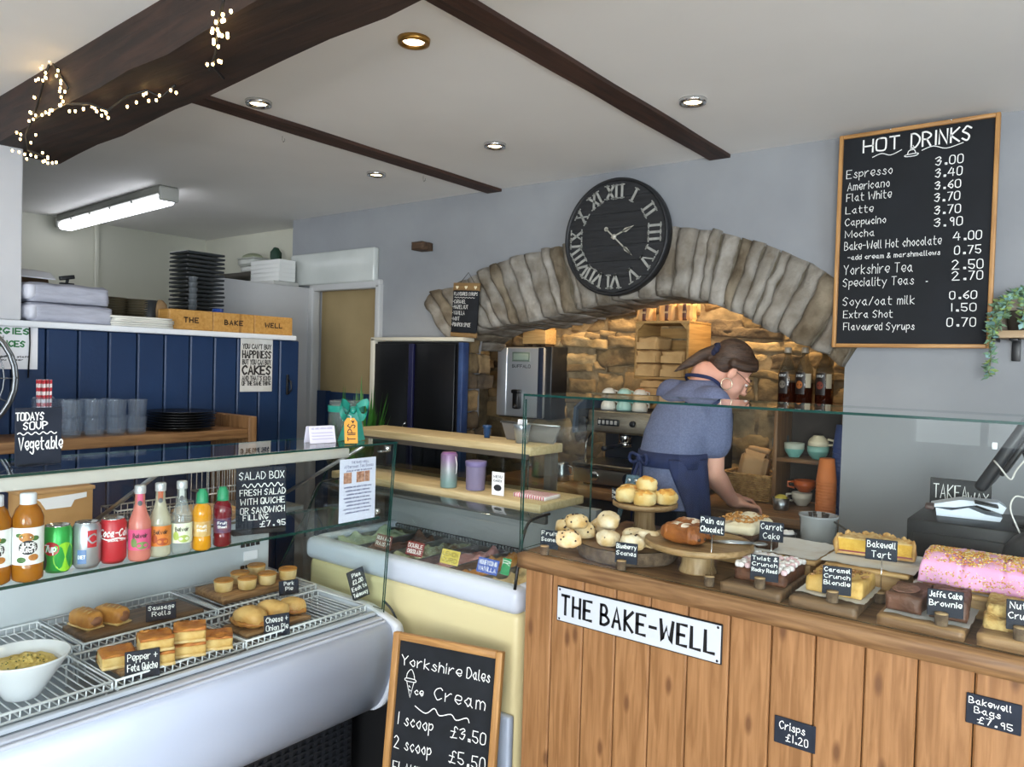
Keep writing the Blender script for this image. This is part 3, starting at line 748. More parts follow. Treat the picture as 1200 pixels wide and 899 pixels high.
# tubs of ice cream: each a steel tub with ice cream in it
flav = [('pale green ice cream', '#cfdcb8', '#8aa07a'), ('brown chocolate ice cream', '#6b4630', '#4c3020'), ('mint green ice cream', '#b9cfae', '#6b5a45'), ('pink ice cream', '#dca9a8', '#b98280'), ('golden honeycomb ice cream', '#d9a250', '#b97b2c'), ('cream vanilla ice cream', '#e6d3a2', '#d8c08a')]
tubw = (FX1-FX0-.10)/6
for i, (lb, c1, c2) in enumerate(flav):
    x = FX0+.05+tubw*(i+.5)
    o = T('ice_cream_tub', f'steel tub of {lb} under the freezer glass', 'ice cream', (x, FY+.25, .763), 0, 'tubs under the freezer glass')
    t = MB()
    for (cx, cy, sx, sy) in ((-tubw/2+.006, 0, .003, .34), (tubw/2-.006, 0, .003, .34), (0, -.17, tubw-.012, .003), (0, .17, tubw-.012, .003)): t.box((cx, cy, .03), (sx, sy, .06))
    t.box((0, 0, .001), (tubw-.014, .335, .002)); t.build('tub', STEEL, o)
    MB().slab((0, 0, .003), (tubw-.022, .325, .045), 12, 20, 3, .006, 22, i*5, top=.045, rnd=.3).build('ice_cream', mat('ice_cream_%d' % i, c1, .6, c2=c2, scale=18, bump=.4, bscale=40), o)
cards = [(447, 653, .05, 'brown', '#7d3b30', ['RUM & R', 'RAISIN'], 0), (484, 658, .05, 'red', '#8a2f2a', ['STRAWB'], 0), (478, 662, 0, '', '', [], 0)]
def card(px, py, lab, col, lines, w_=.085, h_=.05, tc=None, tilt=18):
    p = PY(px, py, FY+.062); o = T('flavour_card', lab, 'label', (p.x, p.y, .842), 0, None, (math.radians(-tilt), 0, 0))
    MB().box((0, .001, h_/2), (w_, .002, h_), .0006, seg=1).build('card', mat('card_'+col, col, .5), o)
    lettering([(s_, -w_*.42, w_*.42, h_*(.58-.42*i), h_*.27) for i, s_ in enumerate(lines)], o, -.0006, tc or CHALK, .0022, .05)
    return o
card(447, 657, 'brown flavour card in the freezer, furthest left of the cards', '#6f342a', ['RUM AND', 'RAISIN'])
card(484, 663, 'dark red flavour card reading Double Chocolate in the freezer', '#7e2c29', ['DOUBLE', 'CHOCOLATE'])
card(525, 675, 'yellow flavour card standing in the freezer', '#cdbb55', ['LEMON', 'CURD'], tc=mat('card_brown', '#6b5520', .6))
card(569, 690, 'blue flavour card in the freezer by the counter end', '#3d59b0', ['HONEYCOMB', 'VANILLA'], .09)
o = card(584, 680, 'small green and white card behind the blue flavour card', '#2f9a5b', ['R'], .036, .055); o.location.z = .842; o.location.y += .03

# two-tier wooden ledge behind the freezer
r = T('display_ledge', 'two-tier cream wooden ledge behind the freezer glass', 'ledge', (0, 0, 0))
LEDGE = wood('cream_ledge', '#cbb88f', '#b9a478', 'x', .5, 5, bump=.1)
MB().box((-2.19, 2.41, 1.228), (1.02, .22, .036), .004).build('upper_board', LEDGE, r)
MB().box((-2.19, 2.29, 1.208), (1.02, .012, .018)).build('dark_strip', mat('strip_brown', '#4d4740', .5), r)
MB().box((-2.05, 2.26, 1.06), (1.1, .28, .03), .004).build('lower_board', LEDGE, r)
for x in (-2.68, -1.70): MB().box((x, 2.47, .605), (.03, .05, 1.21)).build('ledge_post', mat('strip_brown', '#4d4740', .5), r)
pane(MB(), (-2.19, 2.32, 1.142), (.98, .005, .13), 1).build('glass_panel', [glass('dark_glass', '#dfe4e2'), GLASS_EDGE], r)

# ================================================================ EASEL CHALKBOARD
pl, pr_ = PY(465, 740, 1.755), PY(592, 772, 1.85)
yaw = math.degrees(math.atan2(.095, pr_.x-pl.x)); wd_ = math.hypot(pr_.x-pl.x, .095)
r = T('a_board', 'pine framed A-board with ice cream prices standing before the cream freezer', 'chalkboard', ((pl.x+pr_.x)/2+.02, 1.72, 0), 0, None, (math.radians(-6.5), 0, math.radians(yaw)))
H_ = .672; fw_ = .022
MB().box((0, .008, H_/2+.02), (wd_-.02, .010, H_-.06)).build('slate_panel', SLATE, r)
for x in (-1, 1): MB().box((x*(wd_/2-fw_/2), 0, H_/2), (fw_, .025, H_), .003).build('side_rail', wood('pine_upright', '#b98a52', '#9c6f3d', 'z'), r)
MB().box((0, 0, H_-fw_/2), (wd_-2*fw_, .024, fw_), .003).build('top_rail', FRAME, r); MB().box((0, 0, .05), (wd_-2*fw_, .024, fw_), .003).build('bottom_rail', FRAME, r)
k = wd_/.432; hw = wd_/2-fw_
lettering([('Yorkshire', -hw+.010, .055, .572, .030), ('Dales', .075, hw-.02, .572, .032), ('ce', -hw+.068, -.075, .487, .022), ('Cream', -.035, hw-.03, .487, .038),
  ('1 scoop', -hw+.012, -.030, .385, .036), ('£3.50', .035, hw-.02, .385, .034), ('2 scoop', -hw+.008, -.030, .310, .036), ('£5.50', .035, hw-.015, .310, .036), ('FLAKE', -hw+.01, -.06, .235, .034), ('50p', .05, .14, .235, .034),
  ('-', smooth_pts([(-.10, .452), (-.06, .437), (-.03, .458), (-.01, .440), (.03, .452), (.05, .438), (.085, .452), (.095, .440)]), .003),
  ('-', [(-hw+.036, .522), (-hw+.052, .475), (-hw+.062, .522)], .0025), ('-', smooth_pts([(-hw+.032, .524), (-hw+.066, .524), (-hw+.066, .532), (-hw+.032, .532), (-hw+.032, .524)]), .0025),
  ('-', smooth_pts([(-hw+.034, .533), (-hw+.036, .548), (-hw+.049, .562), (-hw+.060, .548), (-hw+.064, .533)]), .0025), ('-', [(-hw+.045, .510), (-hw+.050, .506)], .0025), ('-', [(-hw+.047, .498), (-hw+.053, .495)], .0025)], r, .0015, wd=.0029, jit=.18, split=True)
# folding rear legs
MB().box((-wd_/2+.03, .05, .33), (.02, .015, .64), 0, 0, RX(5)).box((wd_/2-.03, .05, .33), (.02, .015, .64), 0, 0, RX(5)).build('rear_legs', FRAME, r)

# ================================================================ WORKTOP IN THE ALCOVE
r = T('back_worktop', 'dark wood worktop inside the stone alcove', 'worktop', (0, 0, 0))
MB().box((-1.65, 3.36, .955), (1.72, .60, .04), .004).build('worktop', OAK_X, r)
MB().box((-1.65, 3.38, .48), (1.70, .55, .93), .004).build('base_unit', mat('dark_unit', '#3b332b', .6), r)

# ================================================================ BENCH, CUPBOARD
BZ = 1.242
r = T('wooden_shelf_bench', 'rustic wooden shelf bench against the blue partition', 'bench', (0, 0, 0))
MB().box((-3.045, 1.05, BZ-.02), (.29, 1.72, .04), .004).build('top_board', OAK_Y, r)
MB().box((-3.045, 1.93, .648), (.30, .04, 1.296), .004).build('end_panel', wood('oak_upright', '#8a6743', '#684829', 'z', .5, 5), r)
MB().box((-3.045, .21, .60), (.29, .04, 1.20), .004).build('end_panel', wood('oak_upright', '#8a6743', '#684829', 'z', .5, 5), r)
MB().box((-3.045, 1.05, .75), (.26, 1.68, .03), .004).build('lower_board', OAK_Y, r)

r = T('black_panel_cupboard', 'shallow cream framed cupboard with black door panels beside the stone arch', 'cupboard', (-2.955, 3.0, 0))
CRM = mat('cream_frame', '#cfc9b8', .5)
MB().box((-.335, 0, .84), (.035, .09, 1.68), .004).build('side_frame', CRM, r)
MB().box((0, 0, 1.675), (.70, .09, .02), .003).build('top_frame', CRM, r)
MB().box((0, .01, .83), (.64, .06, 1.66)).build('carcass', BLACKM, r)
for x in (-.18, .145): MB().box((x, -.030, .83), (.29, .018, 1.64), .004).build('door_panel', mat('black_gloss', '#08090d', .35), r)
MB().box((-.02, -.042, .83), (.035, .018, 1.64), .003).build('centre_strip', mat('indigo_strip', '#10123a', .5), r)
MB().box((.335, -.02, .83), (.030, .05, 1.66), .004).build('right_post', mat('blue_post', '#1f3560', .5, c2='#324a77', scale=9), r)
MB().tube([(-.06, -.045, 1.19), (-.06, -.06, 1.20), (-.045, -.06, 1.215), (-.045, -.045, 1.225)], .004, 6).build('handle', CHROME, r)
MB().box((-.36, .01, 1.60), (.02, .05, .06), .004).build('hinge_block', CRM, r)

# ================================================================ LEFT: things behind and on the display case
def base(px, py, z, back=0):
    """point on plane z under a pixel, moved back from the viewer by the thing's own radius"""
    p = PZ(px, py, z); d = Vector((p.x, p.y, 0)).normalized(); return p+d*back
# allergy poster on the partition, partly outside the frame
a = PX(44, 435, XB)
r = T('allergy_poster', 'white allergies poster on the blue partition at the left edge', 'poster', (XB+.002, a.y-.001, 0), 90)
zt, zb = PX(44, 381, XB).z, PX(43, 433, XB).z; W_ = .27
MB().box((-W_/2, .001, (zt+zb)/2), (W_, .002, zt-zb), .0005, seg=1).build('sheet', PAPER, r)
GRN = mat('poster_green', '#2f7a44', .7); INK = mat('ink', '#23242a', .8)
h = zt-zb
lettering([('ALLERGIES', -.25, -.030, zb+h*.78, h*.12), ('INTOLERANCES', -.262, -.045, zb+h*.50, h*.12)], r, -.0008, GRN, .0055, .02)
lettering([('and', -.165, -.115, zb+h*.64, h*.09), ('please ask a member of staff', -.25, -.03, zb+h*.26, h*.035), ('before you order', -.20, -.05, zb+h*.19, h*.035)], r, -.0008, INK, .0018, .02, name='small_print')
tag(MB().tube([(XB+.012, PX(33, 375, XB).y, 1.66), (XB+.008, PX(34, 400, XB).y, 1.58), (XB+.008, PX(32, 435, XB).y, 1.45)], .003, 6).build('cable', BLACK), 'black cable hanging down over the allergies poster', 'cable')

# desk fan at the far left edge
c = PX(-22, 442, -2.98)
r = T('desk_fan', 'metal desk fan on the wooden bench at the left edge', 'fan', (-2.98, c.y-.11, BZ), 62)
zc = max(c.z-BZ, .15); fs_ = (zc-.012)/.14
MB().cyl((0, 0, 0), .085, .02, 24).build('base', mat('fan_grey', '#5b5d60', .4, metal=.5), r)
MB().tube([(0, 0, .01), (0, .02, zc*.6), (0, .035, zc)], .011, 10).build('stem', STEEL, r)
g = MB()
for k in range(7): g.tube([(.02*(k+1)*math.cos(t*PI/16), -.03-.0*k, zc+.02*(k+1)*math.sin(t*PI/16)) for t in range(32)], .0018 if k < 6 else .005, 5, True)
for k in range(16): a_ = k*PI/8; g.tube([(.02*math.cos(a_), -.035, zc+.02*math.sin(a_)), (.14*math.cos(a_), -.03, zc+.14*math.sin(a_)), (.14*math.cos(a_), .02, zc+.14*math.sin(a_))], .0016, 5)
g.tube([(.14*math.cos(t*PI/16), .02, zc+.14*math.sin(t*PI/16)) for t in range(32)], .004, 5, True)
o = g.build('cage', mat('cage_grey', '#6e7173', .35, metal=.8), r); o.scale = (fs_, 1, fs_); o.location.z = zc*(1-fs_)
MB().lathe([(0, -.04), (.035, -.035), (.05, .0), (.045, .06), (0, .07)], 16, M=Matrix.Rotation(-PI/2, 4, 'X'), at=(0, 0.03, zc)).build('motor', mat('fan_dark', '#26282b', .4), r)
for k in range(4):
    MB().ell((.065*math.cos(k*PI/2), -.008, .065*math.sin(k*PI/2)), (.055, .004, .035), 10, R=RY(-k*90)).build('blade', mat('blade_grey', '#55585b', .4), r, (0, 0, zc)).scale = (fs_*.9, 1, fs_*.9)

# tumblers in nested stacks
TUM = glass('tumbler_glass', '#f1f5f9', body=.06, bodycol='#cdd6e0')
def tumbler(loc, lab, grp):
    r = T('glass_tumbler', lab, 'glass', loc, 0, grp)
    MB().lathe([(0, 0), (.030, 0), (.0315, .003), (.036, .062), (.037, .066), (.0345, .066), (.0295, .008), (0, .008)], 16).build('glass', TUM, r)
    return r
lab = 'clear glass tumbler in the rows of glasses on the wooden bench'
ty0, ty1 = PX(84, 480, -2.965).y, PX(161, 480, -2.965).y; tp = max(.077, (ty1-ty0)/3)
t0 = tumbler((-2.965, ty0, BZ+.001), lab, 'glass tumblers on the bench')
for i in range(4):
    for jx in (0, 1):
        for k in (0, 1):
            if i == jx == k == 0: continue
            if jx == 1 and i == 3 and k: continue
            dup(t0, (-2.965-jx*.082, ty0+i*tp+jx*.012, BZ+.001+k*.067))
# straw jar
p = base(51, 505, BZ, .06)
r = T('straw_jar', 'clear glass jar of red striped straws on the wooden bench', 'jar', (-3.0, PX(51, 470, -3.0).y, BZ+.001))
sj = r.location.copy()
MB().lathe([(0, 0), (.036, 0), (.038, .004), (.038, .14), (.036, .145), (.0345, .14), (.0345, .006), (0, .006)], 18).build('jar', TUM, r)
def striped(name, a, b, n, axis='z', rot=.6):
    m, nt, bs = nodes(name); bs.inputs['Roughness'].default_value = .6
    tc = nt.nodes.new('ShaderNodeTexCoord'); mp = nt.nodes.new('ShaderNodeMapping'); mp.inputs['Rotation'].default_value = (0, rot, 0)
    wv = nt.nodes.new('ShaderNodeTexWave'); wv.bands_direction = axis.upper(); wv.inputs['Scale'].default_value = n
    rp = nt.nodes.new('ShaderNodeValToRGB'); rp.color_ramp.interpolation = 'CONSTANT'; rp.color_ramp.elements[0].color = C(a); rp.color_ramp.elements[1].position = .5; rp.color_ramp.elements[1].color = C(b)
    nt.links.new(tc.outputs['Object'], mp.inputs[0]); nt.links.new(mp.outputs[0], wv.inputs[0]); nt.links.new(wv.outputs[0], rp.inputs[0]); nt.links.new(rp.outputs[0], bs.inputs['Base Color'])
    return m
STRAW = striped('striped_straw', '#c4313f', '#f1e7e6', 14)
sm = MB().lathe([(0, 0), (.0042, 0), (.0042, .20), (.003, .20), (.003, .01)], 8)
s0 = None; rr = random.Random(9)
for i in range(15):
    a_ = i*2.4; q = .006*math.sqrt(i); q = min(q, .024)
    loc = (sj.x+q*math.cos(a_), sj.y+q*math.sin(a_), BZ+.008); rot = (rr.uniform(-.03, .03), rr.uniform(-.03, .03), 0)
    if s0 is None: s0 = sm.build('paper_straw', STRAW, None, loc); tag(s0, 'red and white striped paper straw in the glass jar', 'straw', 'striped straws in the jar'); o = s0
    else: o = s0.copy(); COL.objects.link(o); o.location = loc
    o.rotation_euler = rot
# black plates
p = PX(224, 499, -3.03)
pm = MB().lathe([(0, 0), (.075, 0), (.082, .002), (.135, .012), (.137, .014), (.134, .015), (.08, .006), (0, .005)], 36)
for i in range(7):
    lbl = 'black dinner plate, topmost of the stack on the wooden bench' if i == 6 else 'black dinner plate in the stack on the wooden bench under the topmost one'
    loc = (-3.045, 1.685+rr.uniform(-.004, .004), BZ+.001+i*.0105)
    if i == 0: p0 = pm.build('dinner_plate', mat('black_glaze', '#101114', .25), None, loc); tag(p0, lbl, 'plate', 'black plates on the bench')
    else: o = p0.copy(); COL.objects.link(o); o.location = loc; o['label'] = lbl

# on top of the partition ------------------------------------------------
CAPZ = 1.664
GREYPAPER = mat('wrapped_paper', '#aeb0bd', .6, c2='#9fa1ae', scale=12, bump=.25, bscale=30, stretch=(1, 1, 6))
for i, (y0, y1) in enumerate(((PX(30, 380, -3.24).y, PX(128, 380, -3.24).y), (PX(28, 380, -3.24).y, PX(124, 380, -3.24).y))):
    h = .074
    r = T('paper_bundle', ('lower' if i == 0 else 'upper')+' grey plastic-wrapped bundle of takeaway paper on the partition end', 'paper bundle', (-3.27, (y0+y1)/2, CAPZ+.001+i*(h+.002)), 0)
    MB().slab((0, 0, 0), (.15, y1-y0, h), 6, 16, 6, .005, 22, i*9+2, rnd=.22).build('wrapped_stack', GREYPAPER, r)
    MB().slab((0, -(y1-y0)/2+.01, .008), (.156, .05, h*.86), 4, 3, 5, .004, 40, i*5, rnd=.3).build('folded_end', mat('wrap_white', '#c7c8d2', .5, bump=.3, bscale=40), r)
y0, y1 = PX(131, 385, -3.2).y, PX(199, 388, -3.2).y
pm = MB().slab((0, 0, 0), (.13, y1-y0, .007), 3, 8, 1, .0015, 30, 3, rnd=0)
for i in range(5):
    lbl = 'white flat paper bag in the pile beside the wooden letter boxes'+(', topmost of the pile' if i == 4 else ' under the topmost one')
    loc = (-3.225+rr.uniform(-.008, .008), (y0+y1)/2+rr.uniform(-.008, .008), CAPZ+.001+i*.0085)
    if i == 0: p0 = pm.build('paper_bag', mat('bag_white', '#d9d7ce', .7), None, loc); tag(p0, lbl, 'paper bag', 'white paper bags on the partition')
    else: o = p0.copy(); COL.objects.link(o); o.location = loc; o['label'] = lbl; o.rotation_euler = (0, 0, rr.uniform(-.08, .08))
# kitchen shelf behind the partition carries the plates, trays and boxes
r = T('kitchen_shelf', 'steel kitchen shelf just behind the partition', 'shelf', (-3.62, 1.5, 0))
MB().box((0, 0, 1.65), (.56, 1.75, .02), .003).build('shelf_board', STEEL, r)
for x in (-.26, .26):
    for y in (-.84, .84): MB().tube([(x, y, 0), (x, y, 1.645)], .012, 8).build('leg', STEEL, r)
PLATE = mat('stoneware', '#7d7158', .4, c2='#5e543f', scale=9)
pm = MB().lathe([(0, 0), (.05, 0), (.056, .001), (.072, .007), (.074, .009), (.071, .0095), (.045, .004), (0, .003)], 24)
for nm, (px, n) in {'left': (131, 13), 'right': (158, 13)}.items():
    y = PX(px, 365, -3.46).y
    for i in range(n):
        lbl = f'brown stoneware plate in the {nm} stack behind the paper bags'
        loc = (-3.46 if nm == 'left' else -3.47, y+(-.012 if nm == 'left' else .012), 1.661+i*.0105)
        o = pm.build('stoneware_plate', PLATE, None, loc) if (nm == 'left' and i == 0) else p0.copy()
        if nm == 'left' and i == 0: p0 = o
        else: COL.objects.link(o); o.location = loc
        tag(o, lbl, 'plate', f'brown stoneware plates, {nm} stack')
# brown parcel and small clip at the left
p = PX(38, 325, -3.45)
r = T('paper_roll', 'brown paper roll with a white cover sheet above the wrapped bundles', 'paper roll', (-3.45, 1.17, 1.661), 8)
MB().lathe([(0, 0), (.05, 0), (.05, .2), (0, .2)], 20, at=(0, -.06, .165), M=Matrix.Rotation(-PI/2, 4, 'X')).build('roll', mat('brown_roll', '#6a5138', .8, c2='#57412d', scale=12), r)
MB().prism([(-.055, .220), (.06, .205), (.10, .180), (.10, .185), (.06, .211), (-.055, .227)], .20, 0, Matrix(((0, 1, 0, 0), (0, 0, 0, 0), (0, 0, 0, 0), (0, 0, 0, 1))) if False else MXZ, at=-.14).build('cover_sheet', PAPER, r)
MB().box((0, .04, .058), (.07, .16, .115), .004).build('stand', mat('brown_roll', '#6a5138', .8), r)
p = PX(77, 333, -3.27)
r = T('black_clip', 'small black clip lying on the wrapped paper bundles', 'clip', (-3.26, p.y, 1.818), 0)
MB().box((0, 0, .004), (.02, .05, .006), .002).build('foot', BLACK, r); MB().tube([(0, 0, .006), (0, .003, .022)], .006, 8).build('stalk', BLACK, r); MB().box((0, .0, .028), (.018, .055, .016), .003, R=RX(12)).build('head', BLACK, r)
# THE BAKE WELL letter boxes
PB = wood('letter_box_pine', '#c0924f', '#ad7d3b', 'y', .5, 5, knots='#6d4418')
ys = [PX(x, 372, XB).y for x in (199, 250.5, 299, 344)]
for i, t_ in enumerate(('THE', 'BAKE', 'WELL')):
    y0, y1 = ys[i], ys[i+1]; w_ = y1-y0-.003
    r = T('letter_box', f'small pine box stamped {t_} on the partition cap', 'box', (XB-.005, (y0+y1)/2, CAPZ+.001), 90, 'pine boxes spelling the shop name')
    h = .088; d_ = .10
    MB().box((0, .006, h/2), (w_, .012, h), .002, seg=1).build('front_board', PB, r); MB().box((0, d_-.006, h/2), (w_, .012, h), .002, seg=1).build('back_board', PB, r)
    for s_ in (-1, 1): MB().box((s_*(w_/2-.006), d_/2, h/2), (.012, d_-.026, h), .001, seg=1).build('side_board', PB, r)
    MB().box((0, d_/2, .005), (w_-.024, d_-.026, .008)).build('base_board', PB, r)
    tw = w_*.20*len(t_)/4*1.15; mb = MB()
    write(mb, t_, -tw, tw*.9, .034, .020, .0056, -.0007, 0, sp=2.4)
    for s_ in range(1): pass
    mb.build('stamped_letters', mat('stamp_ink', '#33200f', .8), r)
# things in and behind them
p = PX(256, 362, -3.25); tag(MB().lathe([(0, 0), (.022, 0), (.025, .06), (.023, .06), (.02, .004), (0, .004)], 16).build('blue_cup', mat('cup_blue', '#1c3f8a', .4), None, (XB-.055, p.y, CAPZ+.050)), 'small blue cup standing in the letter box stamped BAKE', 'cup')
bpy.context.scene.objects['blue_cup'].location.z = CAPZ+.0105
bpy.context.scene.objects['blue_cup'].scale = (1, 1, 1.6)
tag(MB().slab((0, 0, 0), (.05, .05, .036), 3, 3, 3, .003, 30, 2, rnd=.3).build('small_parcel', mat('tan_parcel', '#8a6d4a', .8), None, (-3.40, PX(188, 355, -3.40).y, 1.661)), 'small tan parcel behind the white paper bags', 'parcel')
bpy.context.scene.objects['small_parcel'].scale = (1, 1, 3.9)
tag(MB().lathe([(0, 0), (.03, 0), (.034, .05), (.03, .135), (0, .135)], 14).build('dark_tub', mat('dark_tub', '#2b2d2f', .5), None, (-3.42, PX(176, 355, -3.42).y, 1.661)), 'dark round tub between the brown plates and the tan parcel', 'tub')
# stack of black trays against the kitchen wall
p0_, p1_ = PX(206, 350, -3.75), PX(254, 350, -3.75)
r = None; tm = MB(); tw = (p1_.y-p0_.y)-.02
tm.box((0, 0, .002), (.16, tw-.02, .004))
for (cx, cy, sx, sy) in ((-.085, 0, .008, tw), (.085, 0, .008, tw), (0, -tw/2+.004, .162, .008), (0, tw/2-.004, .162, .008)): tm.box((cx, cy, .007), (sx, sy, .011), .002, seg=1)
TP_ = (PX(230, 297, -3.75).z-1.661-.013)/19
TRAY = mat('tray_black', '#2f3234', .35)
for i in range(20):
    lbl = 'black plastic tray in the tall stack behind the letter boxes'+(', topmost' if i == 19 else ' under the topmost one')
    loc = (-3.75+rr.uniform(-.003, .003), (p0_.y+p1_.y)/2+rr.uniform(-.003, .003), 1.661+i*TP_)
    if i == 0: o = q0 = tm.build('plastic_tray', TRAY, None, loc)
    else: o = q0.copy(); COL.objects.link(o); o.location = loc
    tag(o, lbl, 'tray', 'black plastic trays in a stack')
# small tubs beside the trays
for i in range(10):
    if i == 0: o = q0 = MB().lathe([(0, 0), (.017, 0), (.022, .011), (.023, .013), (.021, .013), (.016, .002), (0, .002)], 14).build('portion_pot', mat('pot_clear', '#595d60', .25), None, (-3.56, PX(226, 345, -3.56).y, 1.661))
    else: o = q0.copy(); COL.objects.link(o); o.location = (-3.56, q0.location.y, 1.661+i*.028); o.scale = (1, 1, 2.05)
    o.scale = (1, 1, 2.05); tag(o, 'dark portion pot in the short stack before the black trays', 'pot', 'portion pots in a stack')
# high kitchen shelf with foam boxes
kz = 2.03
r = T('high_kitchen_shelf', 'dark shelf on the kitchen back wall near the lintel box', 'shelf', (-4.72, 3.12, 0))
a_, b_ = PY(258, 322, 3.05), PY(343, 313, 3.05)
kz = (a_.z+b_.z)/2
MB().box((-.02, .03, kz-.014), (.66, .20, .028), .003).build('shelf_board', mat('dark_shelf', '#4b463e', .6), r)
for x in (-.28, .25): MB().box((x, .09, kz-.08), (.02, .08, .11)).build('bracket', BLACK, r)
FOAM = mat('foam_white', '#dcdcd8', .7)
fx0, fx1 = PY(302, 318, 2.92).x, PY(335, 318, 2.92).x; fz = PY(319, 331, 2.92).z; ft = PY(319, 306, 2.92).z
r = T('tall_kitchen_cabinet', 'tall pale cabinet behind the open door, under the foam boxes', 'cabinet', ((fx0+fx1)/2, 2.93, 0))
MB().box((0, 0, fz/2), (.29, .19, fz), .004).build('carcass', mat('cabinet_pale', '#b9b8b2', .5), r); MB().box((0, -.099, fz/2), (.27, .012, fz-.06), .003).build('door', mat('cabinet_door', '#c3c2bc', .5), r)
tw = fx1-fx0; FP = (ft-fz-.001)/5
fm = MB().prism([(-tw/2, -.055), (tw/2, -.055), (tw/2, .055), (-tw/2, .055)], .004).box((0, -.057, .013), (tw, .004, FP-.004)).box((0, .057, .013), (tw, .004, FP-.004)).box((-tw/2, 0, .013), (.004, .118, FP-.004)).box((tw/2, 0, .013), (.004, .118, FP-.004)).box((0, 0, FP-.0025), (tw+.006, .122, .003))
for i in range(5):
    loc = ((fx0+fx1)/2, 2.93, fz+.001+i*FP)
    if i == 0: o = q0 = fm.build('foam_box', FOAM, None, loc)
    else: o = q0.copy(); COL.objects.link(o); o.location = loc
    tag(o, 'white foam box in the neat stack seen above the open door'+(', topmost' if i == 4 else ' under the topmost'), 'box', 'white foam boxes on the high shelf')
for i, (x, w_, h, c_, lb, nm) in enumerate(((-4.66, .17, .045, '#d4d4ce', 'white shallow tub on the high kitchen shelf, lower of two', 'food_tub'), (-4.68, .19, .05, '#c9cac3', 'white lidded tub on the high kitchen shelf, upper of two', 'food_tub'))):
    z = kz+.001+i*.047
    o = T(nm, lb, 'tub', (x, 3.10, z)); MB().slab((0, 0, 0), (w_, .13, h*.8), 4, 3, 3, .002, 20, i, rnd=.15).build('tub', mat('tub%d' % i, c_, .5), o); MB().box((0, 0, h*.88), (w_+.012, .14, h*.16), .004).build('lid', mat('tub_lid', '#bfc0b6', .5), o)
tag(MB().ell((0, 0, .0), (.10, .055, .035), 16, flat=.0).build('clear_lid', mat('lid_green', '#8f9478', .4), None, (-4.70, 3.10, kz+.099)), 'pale green domed lid on top of the white tubs', 'lid')
tag(MB().slab((0, 0, 0), (.05, .08, .16), 3, 3, 5, .004, 30, 4, rnd=.2).build('green_carton', mat('carton_green', '#23402f', .6), None, (-4.47, 3.13, kz+.001)), 'dark green carton on the high shelf beside the foam boxes', 'carton')
tag(MB().ell((0, 0, .045), (.035, .03, .045), 12, flat=.045).build('black_pouch', mat('pouch_black', '#17181a', .6), None, (-4.535, 3.15, kz+.001)), 'black pouch behind the dark green carton', 'pouch')
# red and white label strip at the wall corner
p = PY(346, 320, 3.05)
r = T('label_strip', 'narrow red and white label strip at the wall corner by the lintel box', 'label', (-4.178, 3.062, 2.02))
MB().box((0, 0, .085), (.03, .003, .17)).build('strip', mat('strip_cream', '#cbb9a0', .6), r)
mb = MB(); [write(mb, t_, -.011, .011, z, .018, .003, -.0022, 0) for t_, z in (('SR', .135), ('LS', .105), ('EB', .062), ('TC', .03))]; mb.build('lettering', mat('label_red', '#9a3a2c', .6), r)

# YOU CAN'T BUY HAPPINESS sign
q = [PX(x, y, XB+.002) for x, y in ((282, 395), (320, 398), (281, 459), (318, 459))]
y0, y1 = (q[0].y+q[2].y)/2, (q[1].y+q[3].y)/2; zb, zt = (q[2].z+q[3].z)/2, (q[0].z+q[1].z)/2
w_, h = y1-y0, zt-zb
r = T('metal_wall_sign', 'white metal sign about cakes and happiness on the blue partition', 'sign', (XB+.004, (y0+y1)/2, zb), 90)
MB().box((0, .0015, h/2), (w_, .003, h), .001, seg=1).build('plate', mat('tin_white', '#d9d7d2', .5, c2='#c9c5bd', scale=20), r)
k = w_*.44
lettering([("YOU CAN'T BUY", -k, k, h*.80, h*.085, .0042), ('HAPPINESS', -k, k, h*.63, h*.13, .0066), ('BUT YOU CAN BUY', -k, k, h*.51, h*.085, .0042), ('CAKES', -k, k, h*.325, h*.155, .0088), ("AND THAT'S KIND", -k, k, h*.215, h*.075, .0040), ('OF THE SAME THING', -k, k, h*.12, h*.075, .0040)], r, -.0006, mat('sign_ink', '#2b2623', .7), jit=0)
# black latch at the end of the partition
p = PX(337, 452, XB)
r = T('door_latch', 'black iron latch at the end of the blue partition', 'latch', (XB+.006, 2.318, p.z-.04), 90)
MB().box((0, 0, .045), (.012, .008, .10), .002).build('plate', BLACK, r); MB().tube([(0, -.004, .07), (.006, -.02, .06), (.010, -.02, .02), (.004, -.006, .0)], .004, 8).build('hook', BLACK, r)

# ---------------- on the glass top of the case
ZG = 1.268
r = chalk_sign('slate sign reading Todays Soup Vegetable standing on the case glass top', .106, .143, (-2.07, .779, ZG+.001), [('TODAYS', -.052, .010, .113, .018), ('SOUP', -.035, .018, .090, .018), ('~', -.048, .040, .080, .003, 5, .0025), ('Vegetable', -.045, .054, .040, .030)], rz=92, wd=.0029)
MB().box((0, .018, .004), (.10, .036, .006), .001).build('stand_foot', BLACK, r)
r = T('folded_card', 'small folded white card on the case glass top', 'card', (-2.075, 1.65, ZG+.001), 82)
MB().box((0, -.0, .028), (.098, .0016, .058), 0, 0, RX(-14)).box((0, .028, .028), (.098, .0016, .058), 0, 0, RX(14)).build('card', mat('card_white', '#dcdaea', .7), r)
mb = MB(); write(mb, 'WE ARE HIRING HERE', -.040, .040, .046, .005, .0011, 0, .03, fn=lambda a, b: (a, -.0085+(b-.028)*.249-.0012+.0075, b))
for q in range(3): wave(mb, -.04, .04, .034-q*.010, .002, 12, .0012)
for i in range(len(mb.v)):
    v = mb.v[i]; mb.v[i] = (v[0], -.0012+(v[2]-.028)*.249, v[2])
mb.build('lettering', mat('lilac_ink', '#9a94b8', .8), r)
